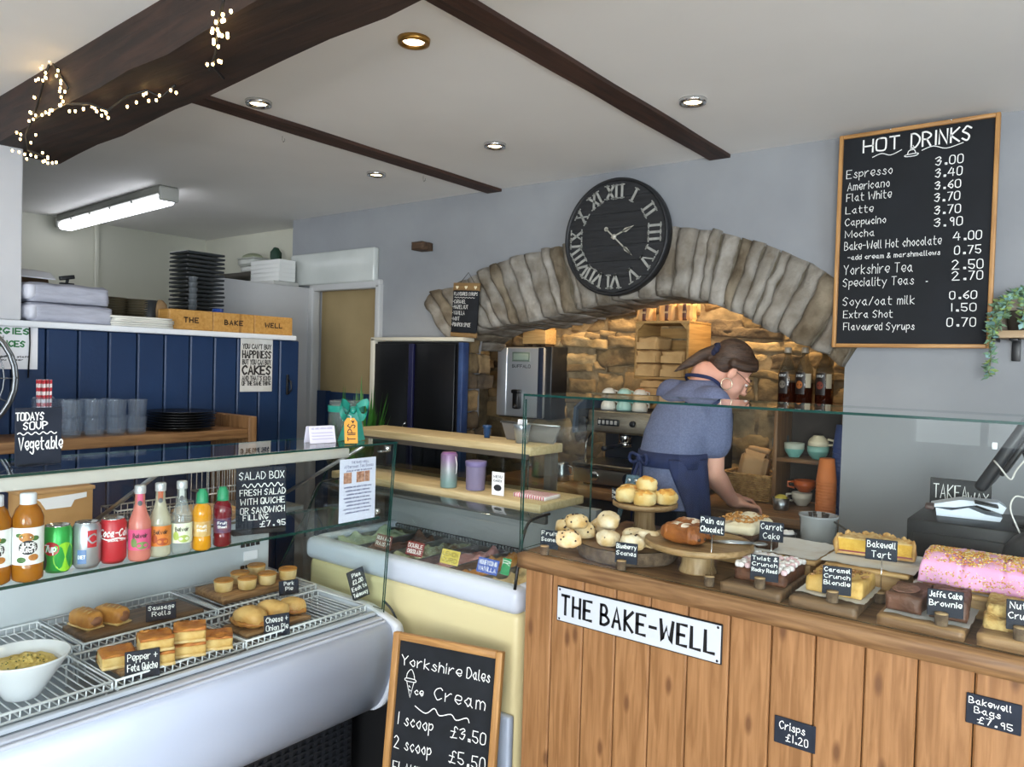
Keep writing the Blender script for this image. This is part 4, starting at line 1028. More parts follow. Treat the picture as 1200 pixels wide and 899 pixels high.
# tips jar
r = T('tips_jar', 'glass tips jar with a teal ribbon bow', 'jar', (-2.135, 1.80, ZG+.001))
MB().lathe([(0, 0), (.055, 0), (.062, .006), (.062, .118), (.056, .128), (.058, .135), (.055, .137), (.052, .128), (.058, .116), (.058, .01), (0, .008)], 28).build('jar', glass('jar_glass', '#dfe9e6', body=.12, bodycol='#aeb7b5'), r)
RIB = mat('teal_ribbon', '#1f8f7d', .4, c2='#177465', scale=9)
rb_ = MB().lathe([(.0635, .098), (.064, .100), (.064, .118), (.0635, .120)], 28)
def strip(mb, pts, wv):
    pts = [Vector(p) for p in pts]; wv = Vector(wv); n = len(pts)
    mb.add([p-wv/2 for p in pts]+[p+wv/2 for p in pts], [(i, i+1, n+i+1, n+i) for i in range(n-1)], 0, True)
for s_ in (-1, 1):
    loop = [(.066+.02*math.sin(t*PI/8), s_*(.012+.035*math.sin(t*PI/8)+.01*math.sin(t*PI/4)), .108+.028*math.sin(t*PI/4+.3)) for t in range(9)]
    strip(rb_, loop, (.006, .004, .026)); strip(rb_, [(x-.003, y, z) for x, y, z in loop], (.006, .004, .026))
    tail = [(.068+.006*math.sin(t), s_*(.008+.006*t), .10-.020*t) for t in range(6)]
    strip(rb_, tail, (.004, .024, .004)); strip(rb_, [(x-.002, y, z) for x, y, z in tail], (.004, .024, .004))
rb_.ell((.07, 0, .106), (.012, .012, .012), 10)
o = rb_.build('ribbon_bow', RIB, r); o.rotation_euler = (0, 0, math.radians(-20))
r = T('tips_tag', 'orange cardboard tag reading Tips leaning on the tips jar', 'tag', (-1.985, 1.70, ZG+.004), 0, None, (math.radians(-13), 0, math.radians(62)))
MB().prism([(-.022, 0), (.022, 0), (.022, .072), (.012, .086), (-.012, .086), (-.022, .072)], -.002, 0, MXZ).build('card', mat('tag_orange', '#dd9a3c', .7), r)
mb = MB(); st, W_ = text_strokes('TIPS', .15)
for s_ in st: ribbon(mb, [(.010-p[1]*.0042+.004, .008+p[0]*.0032) for p in s_], .0030, lambda a, b: (a, -.0008, b))
for s_ in text_strokes('v', 0)[0]: ribbon(mb, [(.004+p[0]*.0016, .070+p[1]*.0014) for p in s_], .004, lambda a, b: (a, -.0008, b))
mb.build('lettering', INK, r)
MB().tube([(0, -.001, .080), (.002, .006, .094), (-.004, .022, .100)], .0012, 5).build('string', PAPER, r)
# green plant behind the tips jar
r = T('green_plant', 'green spiky potted plant behind the tips jar', 'plant', (-3.02, 2.62, 0))
MB().lathe([(0, 0), (.10, 0), (.12, .02), (.14, 1.02), (.15, 1.04), (.13, 1.04), (.12, 1.0), (0, 1.0)], 20).build('planter', mat('planter_dark', '#1b1f1c', .6), r)
rr = random.Random(4); lf = MB()
for i in range(44):
    a_ = rr.uniform(0, 2*PI); ln = rr.uniform(.22, .40) if i > 6 else rr.uniform(.40, .50); sp_ = rr.uniform(.03, .15) if i > 6 else .04
    b = Vector((.05*math.cos(a_), .05*math.sin(a_), 1.0)); tip = b+Vector((sp_*math.cos(a_), sp_*math.sin(a_), ln)); mid = b.lerp(tip, .5)+Vector((.02*math.cos(a_), .02*math.sin(a_), .02))
    sd = Vector((-math.sin(a_), math.cos(a_), 0))*.011
    lf.add([b-sd, b+sd, mid+sd, tip, mid-sd, mid+Vector((.004, 0, 0))], [(0, 1, 5), (1, 2, 5), (2, 3, 5), (3, 4, 5), (4, 0, 5)], 0, True)
lf.build('leaves', mat('leaf_green', '#3d7f2a', .5, c2='#2c5f20', scale=20), r)

# ---------------- drinks on the glass shelf
ZS = 1.006
WT = mat('print_white', '#eef0ee', .4)
def cap_fn(R): return lambda a, b: (R*math.sin(a/R), -R*math.cos(a/R), b)
def labelband(R, z0, z1, a0, a1, m, parent, name='label', n=18):
    mb = MB(); vs = []
    for i in range(n+1):
        a_ = a0+(a1-a0)*i/n; vs += [(R*math.sin(a_), -R*math.cos(a_), z0), (R*math.sin(a_), -R*math.cos(a_), z1)]
    mb.add(vs, [(2*i, 2*i+2, 2*i+3, 2*i+1) for i in range(n)], 0, True)
    return mb.build(name, m, parent)
def wraptext(lines, R, parent, m, wd, jit=.05, name='lettering', slant=0):
    mb = MB()
    for t_, x0, x1, z, h in lines: write(mb, t_, x0, x1, z, h, wd*.8, 0, jit, R, slant=slant)
    return mb.build(name, m, parent)
def blobon(mb, R, a_, z, rx, rz, n=16):
    vs = [(R*math.sin(a_), -R*math.cos(a_), z)]+[(R*math.sin(a_+rx/R*math.cos(t*2*PI/n)), -R*math.cos(a_+rx/R*math.cos(t*2*PI/n)), z+rz*math.sin(t*2*PI/n)) for t in range(n)]
    mb.add(vs, [(0, i+1, (i+1) % n+1) for i in range(n)])
def facing(p): return math.degrees(math.atan2(p.y-CAM.y, p.x-CAM.x))-90
JUICE = glass('apple_juice', '#d79a3a', body=.55, bodycol='#b9771c')
def juice(px, py, lab):
    p = base(px, py, ZS, .036); r = T('juice_bottle', lab, 'bottle', (p.x, p.y, ZS), facing(p))
    R = .033
    MB().lathe([(0, .002), (.026, 0), (R, .006), (R, .038), (R-.0012, .042), (R-.0012, .118), (R, .122), (R, .150), (.026, .170), (.017, .182), (.016, .186), (0, .186)], 28).build('bottle', JUICE, r)
    MB().lathe([(.0155, .181), (.0175, .182), (.0175, .205), (.016, .208), (0, .208)], 24).build('cap', mat('cap_white', '#dfe4ec', .4), r)
    labelband(R+.0004, .043, .130, -PI, PI, WT, r, n=36)
    b = MB(); blobon(b, R+.0012, -.10, .108, .016, .011); blobon(b, R+.0012, .35, .06, .011, .008); b.build('printed_fruit', mat('fruit_print', '#c58a3e', .5, c2='#9c5b28', scale=90), r)
    b = MB(); blobon(b, R+.0016, .02, .084, .020, .017); b.build('printed_splash', mat('splash_print', '#17191f', .5), r)
    b = MB(); blobon(b, R+.0010, .45, .105, .009, .006); blobon(b, R+.0010, -.55, .113, .008, .005); blobon(b, R+.0010, -.4, .055, .010, .007); b.build('printed_leaf', mat('leaf_print', '#3f6b35', .5), r)
    wraptext([('JUICE', -.015, .016, .086, .009), ('BURST', -.015, .017, .073, .009)], R+.0021, r, WT, .0026)
juice(-7, 689, 'golden juice bottle at the left frame edge on the glass shelf'); juice(32, 684, 'golden juice bottle with white label next to the green can')
def can(px, py, name, lab, body, deco):
    p = base(px, py, ZS, .034); r = T(name, lab, 'can', (p.x, p.y, ZS), facing(p)); R = .0325
    MB().lathe([(0, .004), (.022, .002), (.025, 0), (R, .012), (R, .103), (.027, .113), (.0265, .1145)], 30).build('can_body', body, r)
    MB().lathe([(.0265, .1135), (.0272, .116), (.0262, .116), (.0252, .112), (0, .112)], 28).build('lid', CHROME, r)
    MB().prism([(-.008, -.018), (.008, -.018), (.009, .004), (-.009, .004)], .0015, at=.1125).build('ring_pull', STEEL, r)
    deco(r, R)
def d_lime(r, R):
    b = MB(); blobon(b, R+.0006, -.45, .062, .019, .017); b.build('red_disc', mat('can_red', '#b3232f', .35), r)
    b = MB(); blobon(b, R+.0004, .55, .04, .028, .036); b.build('lime_print', mat('lime_print', '#8fd22f', .35), r)
    b = MB(); blobon(b, R+.0007, -1.1, .03, .012, .022); b.build('dark_print', mat('can_dark', '#10201a', .4), r)
    wraptext([('7', -.030, -.021, .054, .017), ('up', -.019, -.004, .054, .018)], R+.0012, r, WT, .0034)
can(67, 673, 'soft_drink_can', 'green soft drink can with red disc on the glass shelf', mat('can_green', '#2aa247', .3, metal=.3), d_lime)
def d_silver(r, R):
    labelband(R+.0005, .055, .098, .05, .75, mat('can_red', '#b3232f', .35), r, 'red_panel'); labelband(R+.0005, .015, .05, -.65, .0, mat('can_blue', '#5d7fb0', .35), r, 'blue_panel')
    wraptext([('C', .004, .022, .066, .022)], R+.0010, r, mat('can_silver', '#b4bac2', .3, metal=.7), .005); wraptext([('DIET', -.019, -.003, .028, .008)], R+.0010, r, WT, .002)
can(101, 668, 'soft_drink_can', 'silver soft drink can between the green and the red can', mat('can_silver', '#b4bac2', .3, metal=.7), d_silver)
def d_red(r, R):
    wraptext([('Coca-Cola', -.036, .046, .072, .019)], R+.0009, r, WT, .0034, .12, slant=.2); wraptext([('ORIGINAL TASTE', -.012, .034, .060, .005)], R+.0009, r, WT, .0012)
    b = MB(); ribbon(b, smooth_pts([(-.034, .070), (-.012, .064), (.010, .068), (.034, .063)]), .003, cap_fn(R+.0009)); b.build('swoosh', WT, r)
can(132, 662, 'soft_drink_can', 'red soft drink can next to the pink bottle', mat('can_red', '#b3232f', .35), d_red)
def presse(px, py, lab, liq, lab_c, lab_m2, txt, neck):
    p = base(px, py, ZS, .033); r = T('presse_bottle', lab, 'bottle', (p.x, p.y, ZS), facing(p)); R = .0278
    MB().lathe([(0, .002), (.025, 0), (R, .006), (R, .085), (.027, .103), (.017, .130), (.0125, .150), (.012, .178), (.0132, .180), (.0132, .190), (0, .190)], 28).build('bottle', liq, r)
    MB().lathe([(.0135, .176), (.014, .177), (.014, .196), (.012, .198), (0, .198)], 20).build('cap', mat('presse_cap', '#c6c9cc', .35, metal=.4), r)
    labelband(R+.0005, .030, .084, -1.5, 1.5, lab_c, r)
    b = MB(); blobon(b, R+.0010, .25, .042, .016, .010); blobon(b, R+.0010, -.5, .050, .008, .012); b.build('printed_fruit', lab_m2, r)
    wraptext([(txt, -.016, .020, .063, .011)], R+.0016, r, mat('ink_dark', '#1d1a1c', .6), .0020, .12)
    labelband(.0132, .150, .180, -.5, .5, neck, r, 'neck_strip', 6)
    b = MB(); blobon(b, .0155, 0, .152, .006, .007); b.build('neck_seal', mat('seal_grey', '#4d5257', .5), r)
presse(163, 659, 'pink glass drink bottle with magenta label next to the red can', glass('pink_drink', '#f6b5a6', body=.6, bodycol='#e79083'), mat('label_magenta', '#cf4f7d', .5), mat('label_green', '#71884d', .5), 'Belvoir', mat('neck_pink', '#d0557c', .5))
presse(187, 654, 'clear glass drink bottle with orange label beside the pink bottle', glass('pale_drink', '#f4f1e2', body=.38, bodycol='#e2dfc8'), mat('label_orange', '#d47a2c', .5), mat('label_rust', '#a8491d', .5), 'Belvoir', mat('neck_rust', '#a8532f', .5))
presse(212, 650, 'clear glass drink bottle with pale green label in the drinks row', glass('clear_drink', '#f0f5f4', body=.22, bodycol='#ccd3d2'), mat('label_pale', '#dfe3c8', .5), mat('label_lime', '#a8ba5a', .5), 'Belvoir', mat('neck_silver', '#b5bab6', .5))
def squash(px, py, lab, liq, lc, txt, dec):
    p = base(px, py, ZS, .025); r = T('sports_cap_bottle', lab, 'bottle', (p.x, p.y, ZS), facing(p)); R = .0255
    MB().lathe([(0, .002), (.021, 0), (R, .006), (R-.001, .03), (R-.003, .045), (R-.003, .075), (R, .085), (R, .105), (.022, .122), (.014, .130), (.013, .140), (0, .140)], 28).build('bottle', liq, r)
    MB().lathe([(.0155, .131), (.0165, .132), (.0165, .140), (.0155, .143), (.0155, .158), (.011, .164), (.010, .170), (0, .172)], 22).build('cap', mat('cap_green', '#1f8a5e', .4), r)
    labelband(R-.001, .040, .082, -PI, PI, lc, r, n=36)
    b = MB(); blobon(b, R, -.05, .068, .016, .010); b.build('printed_oval', dec, r)
    wraptext([(t_, -.013, .013, z, .007) for t_, z in txt], R+.0008, r, WT, .0017)
squash(236, 646, 'yellow squash bottle with green cap on the glass shelf', glass('orange_squash', '#f2b534', body=.72, bodycol='#e6a21a'), mat('label_tan', '#d2b273', .5, c2='#b98e4f', scale=70), [('Fruit', .066), ('Shoot', .055)], mat('oval_tan', '#c8a25b', .5))
squash(260, 641.5, 'dark red squash bottle with green cap beside the salad box sign', glass('berry_squash', '#8a1d2c', body=.7, bodycol='#7a1522'), mat('label_purple', '#4a2a57', .5, c2='#7c4a4d', scale=60), [('Fruit', .066), ('Shoot', .055)], mat('oval_navy', '#2c2350', .5))
# salad box sign
r = chalk_sign('slate sign reading Salad Box standing on the glass shelf', .155, .205, (-2.052, 1.405, ZS), [('SALAD BOX', -.068, .070, .168, .022), ('~', -.058, .066, .148, .006, 6, .0028), ('FRESH SALAD', -.066, .074, .118, .018), ('WITH QUICHE', -.064, .072, .090, .018), ('OR SANDWICH', -.064, .072, .062, .018), ('FILLING', -.056, .020, .042, .016), ('£7.95', -.004, .074, .019, .017)], rz=72, wd=.0023, tilt=3)
MB().box((-.01, -.004, .008), (.16, .03, .016), .002).build('stand_foot', BLACKM, r)
# notice taped inside the front glass
q = [PX(x, y, XF-.008) for x, y in ((396, 540), (438, 535), (400, 613), (442, 606))]
y0, y1 = (q[0].y+q[2].y)/2, (q[1].y+q[3].y)/2; zb, zt = (q[2].z+q[3].z)/2, (q[0].z+q[1].z)/2
w_, h = y1-y0, zt-zb
r = T('paper_notice', 'white printed notice taped inside the case glass', 'notice', (XF-.009, (y0+y1)/2, zb), 90, None, (0, 0, math.radians(90)))
MB().box((0, .0006, h/2), (w_, .0012, h)).build('sheet', mat('notice_paper', '#d5d8ea', .8), r)
for i, x in enumerate((-.045, .010, .040)): MB().box((x, -.0003, h*.70), (.034 if i < 2 else .022, .0008, .036)).build('photo', mat('notice_photo', '#8c5f4b', .6, c2='#c99a82', scale=90), r)
lettering([('THE BAKE-WELL', -.030, .045, h*.925, .007), ('Afternoon Tea Boxes', -.060, .066, h*.855, .010), ('please order in advance', -.05, .06, h*.80, .006)]+[('sandwiches and cakes to take away', -.06+.006*(i % 3), .06-.008*(i % 2), h*(.54-.058*i), .0055) for i in range(8)], r, -.0008, mat('ink_blue', '#6b6f96', .8), .0012, .05)

# kraft boxes and basket on the rear shelf
KR = mat('kraft_box', '#b98f5c', .8, c2='#a97f4d', scale=12)
r = T('kraft_carton', 'brown kraft carton with white cut-out behind the juice bottles', 'box', (-2.47, .985, .996), 90)
MB().box((0, .05, .07), (.20, .10, .13), .003).build('carton', KR, r); MB().box((0, .05, .138), (.21, .11, .012), .003).build('lid', wood('kraft_lid', '#c09868', '#b0875a', 'x'), r)
MB().prism([(-.06, .118), (.08, .125), (.08, .110), (.045, .105), (.035, .085), (-.035, .085), (-.05, .11)], .002, 0, MXZ, at=.0002).build('white_insert', PAPER, r)
def wirebasket(lab, loc, sx, sy, h):
    r = T('wire_basket', lab, 'basket', loc); m = MB()
    for z in (.004, h*.5, h): m.tube([(-sx, -sy, z), (sx, -sy, z), (sx, sy, z), (-sx, sy, z)], .003, 5, True)
    m.build('rim', STEEL, r); b = MB(); n = int(2*sy/.02)
    for i in range(n+1):
        y = -sy+2*sy*i/n; b.tube([(sx, y, h), (sx, y, .004), (-sx, y, .004), (-sx, y, h)], .0016, 5)
    b.build('bars', STEEL, r)
wirebasket('grey wire basket behind the soft drink cans', (-2.46, 1.255, .996), .055, .125, .065)
wirebasket('grey wire basket behind the green capped bottles', (-2.47, 1.56, .996), .055, .12, .16)
rr = random.Random(8)
pm = MB().lathe([(0, 0), (.10, 0), (.104, .003), (.10, .006), (0, .006)], 30)
for i in range(5):
    loc = (-2.31, 1.60, .9965+i*.0072) if False else (-2.40+rr.uniform(-.004, .004), 1.42, .9965+i*.0072)
    if i == 0: o = q0 = pm.build('bamboo_plate', BAMBOO, None, loc)
    else: o = q0.copy(); COL.objects.link(o); o.location = loc
    tag(o, 'pale bamboo plate in the low stack behind the salad box sign', 'plate', 'bamboo plates behind the salad sign')

# ================================================================ CAKES AND BAKES ON THE COUNTER
ZK = ZT+.0022
def log_tag(label, px, py, lines, w_=.062, h_=.044, stem=0, rz=14, z=ZK, wd=.0016, loc=None, lean=6):
    p = loc or base(px, py, z, .013)
    r = T('cake_label', label, 'label', (p[0], p[1], z), rz)
    MB().lathe([(0, 0), (.0125, 0), (.013, .002), (.013, .024)], 16).build('log_bark', BARK, r)
    MB().lathe([(.013, .024), (.0125, .0255), (0, .0258)], 16).build('log_end', LOGEND, r)
    h_ += 0 if stem else .010
    zb = (.014 if not stem else .016)+stem
    if stem: MB().tube([(.002, .002, .022), (.002, .004, zb+.006)], .0010, 5).build('wire_stem', CHROME, r)
    sl = MB().box((0, 0, h_/2), (w_, .003, h_), .001, seg=1).build('slate_board', SLATE2, r, (.008 if not stem else 0, .0145 if not stem else .006, zb)); sl.rotation_euler = (math.radians(-lean), 0, 0)
    mb = MB()
    n = len(lines); lo_ = .017 if not stem else 0; lh = (h_-lo_)*.94/n
    for i, t_ in enumerate(lines): 
        ww = min(w_*.44, len(t_)*.0042+.004)
        write(mb, t_, -ww, ww, h_-lh*(i+.80)-.001, lh*.62, wd, -.0022, .12)
    o = mb.build('lettering', CHALK, sl)
    return r
def log_slice(label, c, R, h, seed):
    r = T('log_slice', label, 'board', (c[0], c[1], ZK)); n = 48
    m = MB(); rad = [R*(1+.05*noise.noise((math.cos(2*PI*k/n)*2+seed, math.sin(2*PI*k/n)*2, 0))+.012*noise.noise((k*1.3, seed, 0))) for k in range(n)]
    vs = []; 
    for z_, s_ in ((0, .97), (.004, 1), (h*.5, 1.015), (h-.003, 1)): vs += [(rad[k]*s_*math.cos(2*PI*k/n), rad[k]*s_*math.sin(2*PI*k/n), z_) for k in range(n)]
    m.add(vs, [(a*n+k, a*n+(k+1) % n, (a+1)*n+(k+1) % n, (a+1)*n+k) for a in range(3) for k in range(n)]+[tuple(range(n))[::-1]], 0, True); m.build('bark', BARK, r)
    t = MB(); vs = [(0, 0, h)]+[(rad[k]*.99*math.cos(2*PI*k/n), rad[k]*.99*math.sin(2*PI*k/n), h-.001) for k in range(n)]
    t.add(vs, [(0, 1+k, 1+(k+1) % n) for k in range(n)], 0, False); t.build('cut_face', mat('slice_face', '#8d6d49', .6, c2='#6e5136', scale=12, stretch=(1, 1, 1)), r)
    return r
def stand(label, c, R, h, rf, name='cake_stand'):
    r = T(name, label, 'cake stand', (c[0], c[1], ZK)); W1 = wood('stand_wood', '#a98a63', '#86693f', 'x', .5, 5)
    MB().lathe([(0, h-.018), (R-.012, h-.018), (R, h-.012), (R, h), (R-.004, h+.002), (R-.012, h-.004), (0, h-.004)], 48).build('plate', W1, r)
    MB().lathe([(0, 0), (rf*1.05, 0), (rf*1.05, .004), (rf*.92, .02), (rf*.90, h-.022), (rf*.96, h-.018), (0, h-.018)], 32).build('pedestal', wood('stand_foot', '#b69a72', '#93754d', 'z', .5, 5), r)
    return r
SCONE = mat('scone_dough', '#e8d3a8', .8, c2='#cfa566', scale=28, bump=.4, bscale=60)
SCONE_F = mat('scone_floury', '#eee2c8', .85, c2='#cfae78', scale=22, bump=.4, bscale=60)
CHSC = mat('cheese_scone', '#edd9a0', .65, c2='#e2b765', scale=20, bump=.3, bscale=70)
CHTOP = mat('cheese_top', '#d18a35', .5, c2='#e6b45c', scale=40, bump=.5, bscale=80)
RAISIN = mat('raisin', '#3c2418', .6)
def scone(name, lab, loc, r_, h, side, topm, seed, tilt=(0, 0), fruit=0, grp=None):
    o = T(name, lab, 'scone', loc, 0, grp, rot=(math.radians(tilt[0]), math.radians(tilt[1]), seed))
    MB().ell((0, 0, h*.52), (r_, r_*.96, h*.56), 22, amp=r_*.13, fr=55, seed=seed, flat=h*.50, pw=.80).build('crumb', side, o)
    if topm: MB().ell((0, 0, h*.80), (r_*.90, r_*.86, h*.34), 18, amp=r_*.20, fr=42, seed=seed+9).build('baked_top', topm, o)
    if fruit:
        m = MB(); rr = random.Random(seed*10)
        for i in range(fruit):
            a_, e_ = rr.uniform(0, 2*PI), rr.uniform(-.1, 1.2)
            m.ell((r_*.99*math.cos(a_)*math.cos(e_), r_*.95*math.sin(a_)*math.cos(e_), h*.52+h*.58*math.sin(e_)), (.0042, .0036, .0032), 6)
        q = m.build('fruit', RAISIN, o); q['kind'] = 'stuff'
    return o
cS = base(716, 650, ZK+.04, 0); cS = (PZ(716, 641, ZK+.04).x, max(PZ(716, 641, ZK+.04).y, 1.985))
log_slice('dark bark-edged log slice carrying the scones on the counter', cS, .145, .042, 2)
zs = ZK+.0425
def onto(px, py, z): p = PZ(px, py, z); return (p.x, p.y, z)
SG = 'scones on the log slice'
fl = [(666, 641, 'fruit scone on the log slice, nearest the Fruit Scones label', (0, 0)), (684, 630, 'fruit scone on the log slice, behind the nearest fruit scone', (0, 0)), (664, 626, 'fruit scone at the far left back of the log slice', (0, 0))]
for i, (x, y, lb, tl) in enumerate(fl): scone('fruit_scone', lb, onto(x, y, zs), .034, .042, SCONE, None, i+1.3, tl, 16)
scone('fruit_scone', 'fruit scone resting on top of two others on the log slice', onto(676, 620, zs+.038), .033, .040, SCONE, None, 4.6, (8, -6), 16)
bl_ = [(711, 640, 'floury scone on the log slice between the two scone labels'), (729, 649, 'floury scone on the log slice right behind the Blueberry Scones label'), (742, 636, 'floury scone at the right back of the log slice'), (706, 624, 'large floury scone standing at the back of the log slice')]
for i, (x, y, lb) in enumerate(bl_): scone('blueberry_scone', lb, (onto(x, y, zs)[0], max(onto(x, y, zs)[1], 1.885), zs), .033 if i < 3 else .036, .040, SCONE_F, None, i+6.1, (0, 0), 4)
scone('blueberry_scone', 'floury scone lying on top of the scones at the log slice back', onto(712, 617, zs+.038), .034, .04, SCONE_F, None, 11.2, (-10, 12), 3)
o = T('scone_half', 'cut scone half facing front at the right end of the log slice', 'scone', onto(757, 641, zs), 20)
MB().ell((0, 0, .022), (.036, .028, .024), 16, amp=.006, fr=40, seed=3, flat=.022, pw=.6).build('crumb', SCONE_F, o)
log_tag('slate label reading Fruit Scones at the left end of the counter', 638, 651, ['Fruit', 'Scones'], .056, .044)
log_tag('slate label reading Blueberry Scones in front of the log slice', 728, 669, ['Blueberry', 'Scones'], .062, .046)

# stands
c1 = (PZ(750, 622, ZK).x, PZ(750, 622, ZK).y+.03)
hp = PY(755, 588, c1[1]).z-ZK
st1 = stand('wooden cake stand stacked with golden cheese scones', c1, .110, hp, .038)
zs = ZK+hp-.0035
spots = [(-.055, -.040), (.030, -.058), (.072, .018), (-.020, .045), (-.078, .03)]
for i, (dx, dy) in enumerate(spots):
    d = ['front left', 'front', 'right', 'back', 'left back'][i]
    scone('cheese_scone', f'golden cheese scone at the {d} of the cake stand', (c1[0]+dx*.95, c1[1]+dy*.95, zs), .038, .047, CHSC, CHTOP, i+2.2)
scone('cheese_scone', 'golden cheese scone on top of the pile on the cake stand', (c1[0]+.005, c1[1]+.0, zs+.040), .036, .044, CHSC, CHTOP, 8.8)
q = PY(716, 592, c1[1]-.09); r = chalk_sign('small slate label standing edge-on at the left of the cheese scones', .05, .042, (c1[0]-.092, c1[1]-.045, zs+.0008), [('Cheese', -.020, .020, .024, .011), ('Scones', -.020, .020, .008, .011)], rz=-32, wd=.002)
c2 = (PZ(812, 672, ZK).x, PZ(812, 672, ZK).y+.03)
hp2 = PY(815, 633, c2[1]).z-ZK
stand('wooden cake stand holding pain au chocolat by the glass', c2, .145, hp2, .048)
zs = ZK+hp2-.0035
PAIN = mat('pastry_brown', '#a8642c', .45, c2='#7c431a', scale=14, bump=.5, bscale=60, stretch=(1, 3, 1)); DUST = mat('icing_dust', '#eadfd0', .9, c2='#b0733c', scale=26, lo=.42, hi=.6)
def pain(lab, x, y, rz, z=zs):
    o = T('pain_au_chocolat', lab, 'pastry', (x, y, z), rz); m = MB()
    m.ell((0, 0, .024), (.066, .034, .026), 22, amp=.004, fr=30, seed=x*9, flat=.024, pw=.72); m.build('roll', PAIN, o)
    for s_ in (-.034, 0, .036): MB().ell((s_, 0, .026), (.013, .0335, .0262), 16, amp=.003, fr=50, seed=s_*99, flat=.02, pw=.75).build('layer', PAIN, o)
    MB().ell((0, .002, .038), (.056, .024, .0135), 18, amp=.004, fr=60, seed=y, pw=.8).build('sugar_dusting', DUST, o)
    for s_ in (-.012, .012): MB().ell((.060, s_, .02), (.008, .006, .006), 8).build('chocolate_end', RAISIN, o)
pain('pain au chocolat dusted with sugar, the nearer of two', c2[0]-.030, c2[1]-.038, -12); pain('pain au chocolat dusted with sugar, the farther of two', c2[0]-.035, c2[1]+.042, -8)
tg = log_tag('slate label on a wire stem reading Pain au Chocolat', 831, 688, ['Pain au', 'Chocolat'], .064, .046, stem=hp2+.03, rz=8, wd=.0018)
r = T('cake_slice_tongs', 'steel serving tongs lying at the back of the pastry stand', 'tongs', (c2[0]+.08, c2[1]+.04, zs), 30)
MB().tube([(-.06, 0, .004), (.0, .012, .006), (.07, .004, .005)], .004, 6).build('arm', STEEL, r); MB().tube([(-.06, 0, .004), (.0, -.012, .006), (.07, -.004, .005)], .004, 6).build('arm', STEEL, r); MB().ell((.07, 0, .005), (.022, .016, .005), 12).build('scoop_end', STEEL, r)

# bamboo risers with lipped trays
def riser(label, fl, fr, dep, h, over=.02, paper=True, rz=0):
    """box foot with a wider lipped tray; fl/fr = front corners of the foot"""
    cx = (fl[0]+fr[0])/2; w_ = fr[0]-fl[0]; r = T('bamboo_riser', label, 'riser', (cx, fl[1]+dep/2, ZK), rz)
    MB().box((0, 0, (h-.012)/2), (w_, dep, h-.012), .003).build('foot', BAMBOO, r)
    MB().box((0, 0, h-.006), (w_+2*over, dep+2*over, .012), .005, seg=3).build('tray', BAMBOO, r)
    return r, cx, fl[1]+dep/2, w_+2*over, dep+2*over
def paper_sheet(label, c, sx, sy, z, seed, rz=0, stained=True):
    r = T('greaseproof_paper', label, 'paper', (c[0], c[1], z), rz); n = 16; m = MB(); vs = []
    for i in range(n+1):
        for j in range(n+1):
            u, v = i/n*2-1, j/n*2-1; e = max(abs(u), abs(v)); zz = .0012+.004*max(0, noise.noise((u*4+seed, v*4, 0)))*(e > .86)+.010*max(0, e-.9)*5*max(0, noise.noise((u*2+seed, v*2, 3))+.3)
            vs.append((u*sx/2, v*sy/2, zz))
    fs = [(i*(n+1)+j, (i+1)*(n+1)+j, (i+1)*(n+1)+j+1, i*(n+1)+j+1) for i in range(n) for j in range(n)]
    m.add(vs, fs, 0, True); m.add([(x, y, z_-.0008) for x, y, z_ in vs], [f[::-1] for f in fs], 0, True)
    m.build('sheet', mat('greaseproof', '#dcdcdc', .6, c2='#cfc9c0', scale=18, lo=.5, hi=.75), r)
    return r
# carrot cake on its riser
fl_, fr_ = PZ(872, 655, ZK), PZ(955, 668, ZK)
y_ = min(fl_.y, 2.18)
R1 = riser('bamboo riser board carrying the carrot cake and crumbs', (-.865, 2.11), (-.60, 2.11), .22, .048)
paper_sheet('crumpled greaseproof paper with crumbs on the carrot cake riser', (-.685, 2.22), .20, .23, ZK+.0485, 3)
zc = ZK+.0485
o = T('carrot_cake', 'carrot cake with cream icing and chopped nuts on its bamboo riser', 'cake', (-.825, 2.215, zc), 0)
SPNG = mat('carrot_sponge', '#5d3d28', .9, c2='#3f2819', scale=30, bump=.8, bscale=60)
MB().slab((0, 0, 0), (.115, .17, .032), 12, 14, 4, .004, 50, 1, rnd=.1).build('sponge', SPNG, o)
MB().slab((-.002, 0, .030), (.122, .172, .034), 14, 16, 4, .005, 26, 2, top=.012, rnd=.35).build('cream_icing', mat('cream_icing', '#efe6cf', .5, c2='#e4d6b6', scale=14, bump=.2), o)
m = MB(); rr = random.Random(2)
for i in range(170): m.ell((rr.uniform(-.052, .048), rr.uniform(-.075, .075), .066+rr.uniform(-.002, .004)), (rr.uniform(.003, .006), rr.uniform(.003, .005), .003), 5)
q = m.build('chopped_nuts', mat('nuts', '#c8924f', .7, c2='#a97236', scale=60), o); q['kind'] = 'stuff'
o = T('cake_crumbs', 'dark carrot cake offcut beside the Carrot Cake label', 'cake', (-.735, 2.16, zc+.0015)); MB().slab((0, 0, 0), (.055, .05, .024), 8, 8, 4, .006, 50, 8, rnd=.4).build('sponge', SPNG, o)
log_tag('slate label on a wire stem reading Carrot Cake', 0, 0, ['Carrot', 'Cake'], .062, .052, stem=.075, rz=12, loc=(-.690, 2.055))
